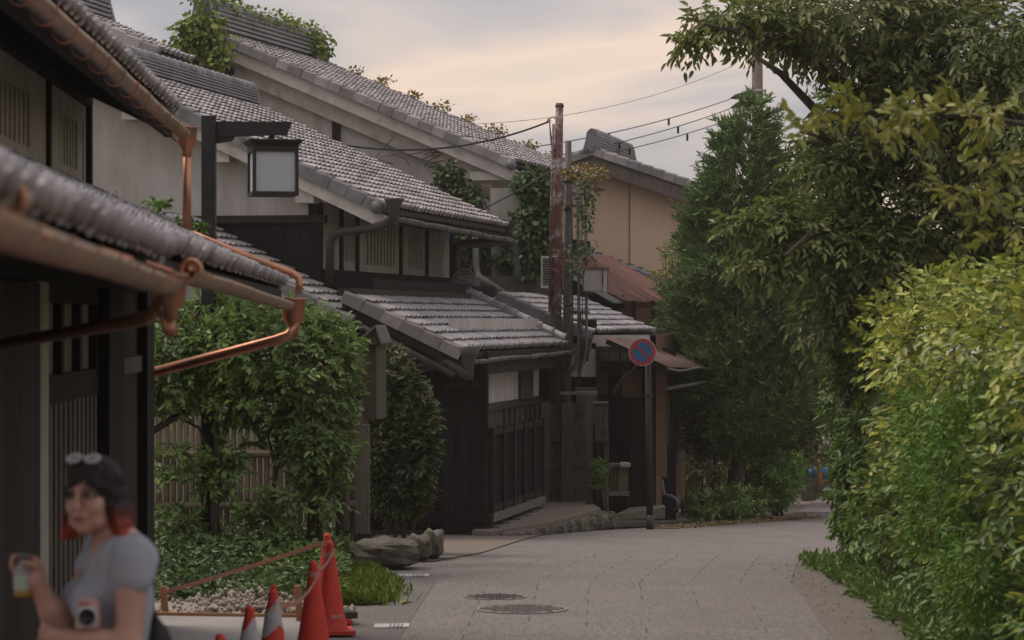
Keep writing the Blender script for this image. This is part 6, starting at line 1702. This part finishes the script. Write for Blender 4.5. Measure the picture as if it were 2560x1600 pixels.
# dyed hair: black above, red towards the ends
hm = mk("dyed_hair", (0.012, 0.010, 0.010), (0.025, 0.018, 0.017), 60.0, 0.6, 0.5, stretch=(1, 1, 0.08), spec=0.2)
t_ = hm.node_tree; b_ = t_.nodes["Principled BSDF"]
lk = b_.inputs["Base Color"].links[0]; src = lk.from_socket
tcn = N(t_, "ShaderNodeTexCoord"); sp_ = N(t_, "ShaderNodeSeparateXYZ"); t_.links.new(tcn.outputs["Object"], sp_.inputs[0])
mr = N(t_, "ShaderNodeMapRange", ins={1: P(0, 1262, WY).z - base.z, 2: P(0, 1340, WY).z - base.z, 3: 0.0, 4: 1.0})
t_.links.new(sp_.outputs[2], mr.inputs[0])
mx = N(t_, "ShaderNodeMix", data_type="RGBA"); mx.inputs[7].default_value = (0.30, 0.045, 0.028, 1)
t_.links.new(mr.outputs[0], mx.inputs[0]); t_.links.new(src, mx.inputs[6]); t_.links.new(mx.outputs[2], b_.inputs["Base Color"])
M["hair"] = hm

yaw = math.radians(20)
Fd = np.array([-math.sin(yaw), -math.cos(yaw), -0.06]); Fd /= np.linalg.norm(Fd)      # where the face looks
Sd = np.cross(Fd, [0, 0, 1.0]); Sd /= np.linalg.norm(Sd)                                # to her right (image left)
Ud = np.cross(Sd, Fd)
HR = np.stack([Sd, Fd, Ud], 1)
HC = W(228, 1238, 0.02)
def Hd(x, f, z): return HC + HR @ np.array([x, f, z])
by = math.radians(68)
Bf = np.array([-math.sin(by), -math.cos(by), 0]); Bs = np.array([Bf[1], -Bf[0], 0]) * -1
BR = np.stack([Bs, Bf, [0, 0, 1.0]], 1)
CH = W(282, 1470, 0.05)
def Bd(s_, f, z): return CH + BR @ np.array([s_, f, z])
near = -1 if Bs[1] > 0 else 1                                                          # side sign of the camera-side shoulder
def torso(fd, grow=0.0, k=0.05):
    fd.ell(Bd(0, -0.005, 0.0), (0.150 + grow, 0.100 + grow, 0.15 + grow), BR, k)
    fd.ell(Bd(0, -0.02, 0.095), (0.165 + grow, 0.070 + grow, 0.065 + grow), BR, k)
    for s_ in (-1, 1):
        fd.ell(Bd(s_ * 0.065, 0.085, -0.045), (0.066 + grow, 0.060 + grow, 0.064 + grow), BR, 0.03)
    fd.ell(Bd(0, -0.01, -0.17), (0.128 + grow, 0.092 + grow, 0.16 + grow), BR, k)
    fd.ell(Bd(0, -0.025, -0.36), (0.165 + grow, 0.118 + grow, 0.15 + grow), BR, k)
shN, shF = Bd(near * 0.165, -0.015, 0.10), Bd(-near * 0.165, -0.01, 0.10)
elN = W(336, 1600, -0.16); wrN = W(150, 1578, -0.16)
elF = W(150, 1572, 0.02); wrF = W(92, 1452, -0.02)
fd = Field(W(-10, 1100, 0)[[0, 1, 2]] * [1, 1, 0] + [0, -0.34, base.z - 0.02], W(430, 1100, 0) * [1, 1, 0] + [0, 0.36, P(0, 1120, WY).z], 0.0065)
# head
fd.ell(Hd(0, -0.016, 0.030), (0.072, 0.090, 0.086), HR, 0.02)
fd.ell(Hd(0, 0.026, -0.040), (0.056, 0.062, 0.074), HR, 0.025)
fd.ell(Hd(0, 0.060, -0.098), (0.024, 0.024, 0.020), HR, 0.025)
for s_ in (-1, 1):
    fd.ell(Hd(s_ * 0.036, 0.058, -0.032), (0.024, 0.022, 0.024), HR, 0.02)
    fd.ell(Hd(s_ * 0.040, 0.035, -0.080), (0.02, 0.03, 0.02), HR, 0.02)
    fd.ell(Hd(s_ * 0.030, 0.098, 0.008), (0.019, 0.014, 0.012), HR, 0.012, True)
    fd.ell(Hd(s_ * 0.074, -0.012, -0.012), (0.010, 0.018, 0.028), HR, 0.008)
    fd.ell(Hd(s_ * 0.011, 0.104, -0.030), (0.008, 0.009, 0.007), HR, 0.006)
fd.ell(Hd(0, 0.080, 0.026), (0.046, 0.016, 0.010), HR, 0.015)
fd.cap(Hd(0, 0.088, 0.016), Hd(0, 0.112, -0.026), 0.008, 0.0115, 0.010)
fd.ell(Hd(0, 0.086, -0.057), (0.024, 0.012, 0.010), HR, 0.010)
fd.ell(Hd(0, 0.086, -0.068), (0.019, 0.011, 0.008), HR, 0.008)
# neck, trunk
fd.cap(Hd(0, -0.025, -0.07), Bd(0, -0.03, 0.13), 0.050, 0.056, 0.03)
torso(fd)
# arms
for sh_, el, wr, dl in ((shN, elN, wrN, 0.056), (shF, elF, wrF, 0.050)):
    fd.ell(sh_, (0.056, 0.056, 0.056), None, 0.04)
    fd.cap(sh_, el, 0.052, 0.042, 0.03)
    fd.cap(el, el + (wr - el) * 0.35, 0.042, 0.040, 0.02)
    fd.cap(el + (wr - el) * 0.35, wr, 0.040, 0.025, 0.02)
# far hand round the bottle neck
BT = W(61, 1440, -0.03)                                                               # bottle centre
pal = W(88, 1428, 0.005)
fd.cap(wrF, pal, 0.026, 0.030, 0.015)
fd.ell(W(84, 1418, 0.01), (0.022, 0.030, 0.036), None, 0.012)
for i, (dz, ln) in enumerate(((0, 1.0), (11, 1.06), (22, 1.0), (32, 0.82))):
    a = W(84, 1398 + dz, 0.025); b = W(60, 1394 + dz, 0.032); c = W(60 - 28 * ln, 1392 + dz, 0.008); d = W(60 - 27 * ln, 1396 + dz, -0.022)
    fd.cap(a, b, 0.0105, 0.0100, 0.006); fd.cap(b, c, 0.0098, 0.0090, 0.005); fd.cap(c, d, 0.0088, 0.0078, 0.004)
fd.cap(W(93, 1428, -0.015), W(88, 1410, -0.048), 0.012, 0.0105, 0.006); fd.cap(W(88, 1410, -0.048), W(70, 1402, -0.062), 0.0100, 0.0085, 0.004)
# near hand under the other elbow
hnd = W(136, 1580, -0.12)
fd.cap(wrN, hnd, 0.026, 0.030, 0.015)
for i in range(4):
    a = W(130, 1572 + 13 * i, -0.10); b = W(112, 1570 + 13 * i, -0.06); c = W(112, 1572 + 13 * i, -0.02)
    fd.cap(a, b, 0.0105, 0.0098, 0.006); fd.cap(b, c, 0.0096, 0.0082, 0.005)
fd.cap(W(140, 1562, -0.13), W(122, 1552, -0.12), 0.012, 0.009, 0.006)
# legs and feet
for s_ in (-1, 1):
    hip = Bd(s_ * 0.085, -0.03, -0.42); kn = np.array([hip[0], hip[1], base.z + 0.47]) + Bf * 0.02 + Bs * s_ * -0.01; an = np.array([kn[0], kn[1], base.z + 0.08]) - Bf * 0.03
    fd.cap(hip, kn, 0.085, 0.056, 0.04); fd.cap(kn, an, 0.056, 0.036, 0.03)
    fd.cap(an - [0, 0, 0.04], an + Bf * 0.16 - [0, 0, 0.055], 0.036, 0.024, 0.02)
body = mesh_obj("body", fd.mesh("body", base), M["skin"], wm)
# t-shirt
def shirt_field():
    f = Field(W(60, 1100, 0) * [1, 1, 0] + [0, -0.34, P(0, 1900, WY).z], W(430, 1100, 0) * [1, 1, 0] + [0, 0.36, P(0, 1330, WY).z], 0.007)
    torso(f, 0.010)
    for sh_, el in ((shN, elN), (shF, elF)):
        f.ell(sh_, (0.066, 0.066, 0.066), None, 0.04)
        f.cap(sh_, sh_ + (el - sh_) * 0.22, 0.066, 0.066, 0.03)
        e = sh_ + (el - sh_) * 0.62; q = sh_ + (el - sh_) * 0.30
        f.cap(q + (e - q) * 0.45, e + (e - q), 0.10, 0.10, 0.004, True) if False else None
    # folds
    f.D += 0.0036 * np.sin(30 * f.Z + 26 * f.X + 5 * np.sin(13 * f.Y)) + 0.0022 * np.sin(52 * f.X - 40 * f.Z + 20 * f.Y)
    # neck hole and V neckline
    f.ell(Bd(0, -0.02, 0.185), (0.085, 0.075, 0.062), BR, 0.006, True)
    f.cap(Bd(0, 0.10, 0.16), Bd(0, 0.12, 0.045), 0.062, 0.018, 0.006, True)
    # hem
    z_h = Bd(0, 0, -0.40)[2]
    f.D = np.maximum(f.D, z_h - f.Z)
    # sleeve ends
    for sh_, el in ((shN, elN), (shF, elF)):
        ax_ = (el - sh_) / np.linalg.norm(el - sh_)
        cpt = sh_ + ax_ * 0.085
    return f
part_sh = mesh_obj("t_shirt", shirt_field().mesh("t_shirt", base), M["shirt"], wm)
# trousers
f = Field(W(100, 1100, 0) * [1, 1, 0] + [0, -0.34, base.z + 0.05], W(430, 1100, 0) * [1, 1, 0] + [0, 0.36, Bd(0, 0, -0.30)[2]], 0.010)
f.ell(Bd(0, -0.025, -0.36), (0.172, 0.125, 0.15), BR, 0.05)
for s_ in (-1, 1):
    hip = Bd(s_ * 0.085, -0.03, -0.42); kn = np.array([hip[0], hip[1], base.z + 0.47]) + Bf * 0.02; an = np.array([kn[0], kn[1], base.z + 0.10]) - Bf * 0.03
    f.cap(hip, kn, 0.096, 0.072, 0.04); f.cap(kn, an, 0.072, 0.066, 0.03)
f.D = np.maximum(f.D, f.Z - Bd(0, 0, -0.33)[2])
mesh_obj("trousers", f.mesh("trousers", base), M["denim"], wm)
# hair
f = Field(W(90, 1100, 0) * [1, 1, 0] + [0, -0.22, P(0, 1372, WY).z], W(380, 1100, 0) * [1, 1, 0] + [0, 0.26, P(0, 1118, WY).z], 0.0055)
f.ell(Hd(0, -0.022, 0.034), (0.082, 0.100, 0.090), HR, 0.02)
for s_ in (-1, 1):
    f.ell(Hd(s_ * 0.066, -0.036, -0.045), (0.024, 0.056, 0.085), HR, 0.03)
    f.ell(Hd(s_ * 0.082, -0.035, -0.105), (0.026, 0.045, 0.035), HR, 0.02)
    f.ell(Hd(s_ * 0.092, -0.015, -0.125), (0.020, 0.030, 0.020), HR, 0.015)
f.ell(Hd(0, -0.085, -0.04), (0.075, 0.038, 0.095), HR, 0.03)
f.ell(Hd(0.0, -0.08, -0.105), (0.070, 0.035, 0.036), HR, 0.02)
# open the face below the fringe
f.ell(Hd(0, 0.092, -0.040), (0.064, 0.080, 0.104), HR, 0.006, True)
f.ell(Hd(0, 0.065, -0.12), (0.068, 0.085, 0.075), HR, 0.006, True)
# fringe
for i in range(9):
    s_ = -0.05 + 0.0125 * i
    fr_ = math.sqrt(max(0.0, 1 - (s_ / 0.092) ** 2))
    zf = (0.004, 0.022, 0.036, 0.052, 0.044, 0.034, 0.026, 0.012, -0.004)[i]
    f.cap(Hd(s_ * 0.8, 0.055 * fr_, 0.092), Hd(s_ * 1.10, 0.094 * fr_ - 0.003, zf), 0.013, 0.0045, 0.005)
for i in range(16):
    s_ = -1 if i % 2 else 1
    a0 = Hd(s_ * 0.082, -0.06 + 0.006 * i, -0.04); a1 = Hd(s_ * (0.094 + 0.012 * random.random()), -0.065 + 0.0065 * i, -0.115 - 0.03 * random.random())
    if -0.065 + 0.0065 * i < 0.02: f.cap(a0, a1, 0.014, 0.0055, 0.008)
for i in range(10):
    s_ = -0.07 + 0.0155 * i
    f.cap(Hd(s_, -0.105, -0.05), Hd(s_ * 1.15, -0.11 - 0.01 * random.random(), -0.125 - 0.03 * random.random()), 0.016, 0.005, 0.008)
f.D += 0.0020 * np.sin(150 * (f.X * Sd[0] + f.Y * Sd[1]) + 6 * np.sin(25 * f.Z)) + 0.0013 * np.sin(210 * (f.X * Fd[0] + f.Y * Fd[1]) + 20 * f.Z)
mesh_obj("hair", f.mesh("hair", base), M["hair"], wm)
# eyes, brows, lips
def sph(c, r, sy=1.0, n=12, R=None):
    mb = MB()
    prof = [(math.sin(math.pi * k / 8) * r, -math.cos(math.pi * k / 8) * r) for k in range(9)]
    return mb.lathe([(max(a, 1e-4), b) for a, b in prof], n, Vector(c))
for s_ in (-1, 1):
    e = part(wm, "eye", sph(Hd(s_ * 0.030, 0.0800, 0.0075), 0.0115), M["eye_white"], True)
    part(e, "iris", sph(Hd(s_ * 0.029 + 0.002, 0.0858, 0.0070), 0.0072), M["iris"], True)
    part(wm, "eyebrow", MB().tube([Vector(Hd(s_ * 0.014, 0.0965, 0.025)), Vector(Hd(s_ * 0.030, 0.0935, 0.030)), Vector(Hd(s_ * 0.046, 0.082, 0.026))], [0.0028, 0.0032, 0.0018], 6), M["hair"], True)
    part(wm, "eyelid", MB().tube([Vector(Hd(s_ * 0.018, 0.0905, 0.0100)), Vector(Hd(s_ * 0.030, 0.0930, 0.0155)), Vector(Hd(s_ * 0.043, 0.086, 0.0095))], [0.002, 0.0042, 0.002], 6), M["iris"], True)
part(wm, "lips", MB().tube([Vector(Hd(-0.022, 0.088, -0.060)), Vector(Hd(-0.010, 0.0965, -0.0605)), Vector(Hd(0, 0.0985, -0.0625)), Vector(Hd(0.010, 0.0965, -0.0605)), Vector(Hd(0.022, 0.088, -0.060))], [0.002, 0.0055, 0.0065, 0.0055, 0.002], 8), M["lip"], True)
part(wm, "earring", sph(Hd(-0.080 * (1 if Sd[0] < 0 else -1), -0.006, -0.044), 0.006), M["ceramic"], True)
M["lens"] = mk("lens_painted_sheen", (0.34, 0.33, 0.35), None, 3.0, 0.1, spec=0.8)  # pale base colour stands in for highlights on the lenses
# sunglasses pushed up into the hair
sg = thing("sunglasses", "white-framed sunglasses pushed up on the person's hair", "sunglasses", Vector(Hd(0, 0.03, 0.125)))
for s_ in (-1, 1):
    ring = [Vector(Hd(s_ * 0.032 + 0.023 * math.cos(t), 0.050 - 0.018 * math.sin(t), 0.120 + 0.010 * math.sin(t))) for t in [2 * math.pi * k / 16 for k in range(17)]]
    part(sg, "rim", MB().tube(ring, 0.0040, 6, False), M["ceramic"], True)
    cen = Vector(Hd(s_ * 0.034, 0.052, 0.122))
    part(sg, "lens", MB().add([cen] + ring[:16], [(0, 1 + k, 1 + (k + 1) % 16) for k in range(16)]), M["lens"])
    part(sg, "temple", MB().tube([Vector(Hd(s_ * 0.060, 0.050, 0.118)), Vector(Hd(s_ * 0.088, 0.0, 0.075)), Vector(Hd(s_ * 0.090, -0.05, 0.03))], 0.0025, 6), M["blackp"], True)
part(sg, "bridge", MB().tube([Vector(Hd(-0.010, 0.056, 0.125)), Vector(Hd(0.010, 0.056, 0.125))], 0.004, 6), M["ceramic"])
# drink bottle
bt0 = Vector(W(61, 1490, -0.012))
bt = thing("drink_bottle", "clear bottle of yellow drink with a pale green label in the hand", "bottle", bt0)
part(bt, "bottle", MB().lathe([(0.028, 0.0), (0.031, 0.006), (0.031, 0.078), (0.026, 0.094), (0.014, 0.108), (0.013, 0.118)], 20, bt0), M["plastic"], True)
part(bt, "drink", MB().lathe([(0.0285, -0.001), (0.0318, 0.004), (0.0318, 0.020)], 20, bt0), M["juice"], True)
part(bt, "label_sleeve", MB().lathe([(0.0322, 0.021), (0.0322, 0.070)], 20, bt0, None, False), M["label_green"], True)
part(bt, "cap", MB().lathe([(0.016, 0.116), (0.016, 0.134), (0.014, 0.136)], 16, bt0), M["cap"], True)
# instant camera hanging at her chest
ic0 = Vector(W(238, 1560, -0.16))
ic = thing("instant_camera", "pink instant camera with a black lens tucked under the arm", "camera", ic0)
mb = MB(); pr = []
for (a, b) in ((0, 0), (48, 0), (54, -8), (52, -58), (44, -72), (12, -72), (2, -60), (-4, -8)):
    pr.append(Vector(W(214 + a, 1556 + b, -0.185)))
part(ic, "body", MB().prism(pr, V(0, 0.05, 0)), M["pinkcam"])
cl = Vector(W(241, 1526, -0.19)); RXm = Matrix.Rotation(math.radians(90), 3, "X")
part(ic, "lens_barrel", MB().lathe([(0.027, 0.0), (0.026, 0.018), (0.020, 0.020), (0.018, 0.010)], 20, cl, RXm), M["blackp"], True)
part(ic, "lens_ring", MB().lathe([(0.033, 0.0), (0.032, 0.006), (0.027, 0.007)], 20, cl, RXm), M["ceramic"], True)
part(ic, "top_window", MB().box(Vector(W(222, 1500, -0.19)), V(0.03, 0, 0), V(0, 0.01, 0), V(0, 0, 0.012)), M["lip"])
# black bag at her back
bg0 = Vector(W(392, 1700, 0.08))
f = Field(W(330, 1100, 0) * [1, 1, 0] + [0, -0.1, P(0, 1760, WY).z], W(460, 1100, 0) * [1, 1, 0] + [0, 0.3, P(0, 1480, WY).z], 0.008)
f.ell(W(392, 1650, 0.06), (0.045, 0.10, 0.11), None, 0.02)
f.cap(W(386, 1560, 0.05), W(372, 1520, 0.04), 0.014, 0.010, 0.02)
bgm = mesh_obj("shoulder_bag", f.mesh("shoulder_bag", bg0), M["bag"], None, bg0)
tag(bgm, "black shoulder bag worn behind the person's back", "bag")

# ================================================================ thin scattering volume, added to lift the dark tones
hz = MB().box(V(-410, -70, -7.6), V(820, 0, 0), V(0, 780, 0), V(0, 0, 19.0))
M["shadow_lift_haze"] = bpy.data.materials.new("shadow_lift_haze"); M["shadow_lift_haze"].use_nodes = True
ht = M["shadow_lift_haze"].node_tree; ht.nodes.clear()
ho = N(ht, "ShaderNodeOutputMaterial"); hv = N(ht, "ShaderNodeVolumePrincipled")
hv.inputs["Color"].default_value = (0.92, 0.86, 0.80, 1); hv.inputs["Density"].default_value = 0.00045
ht.links.new(hv.outputs[0], ho.inputs["Volume"])
solo("shadow_lift_haze", hz, M["shadow_lift_haze"], "thin pale volume added around the scene to lift its dark tones", None, kind="stuff")
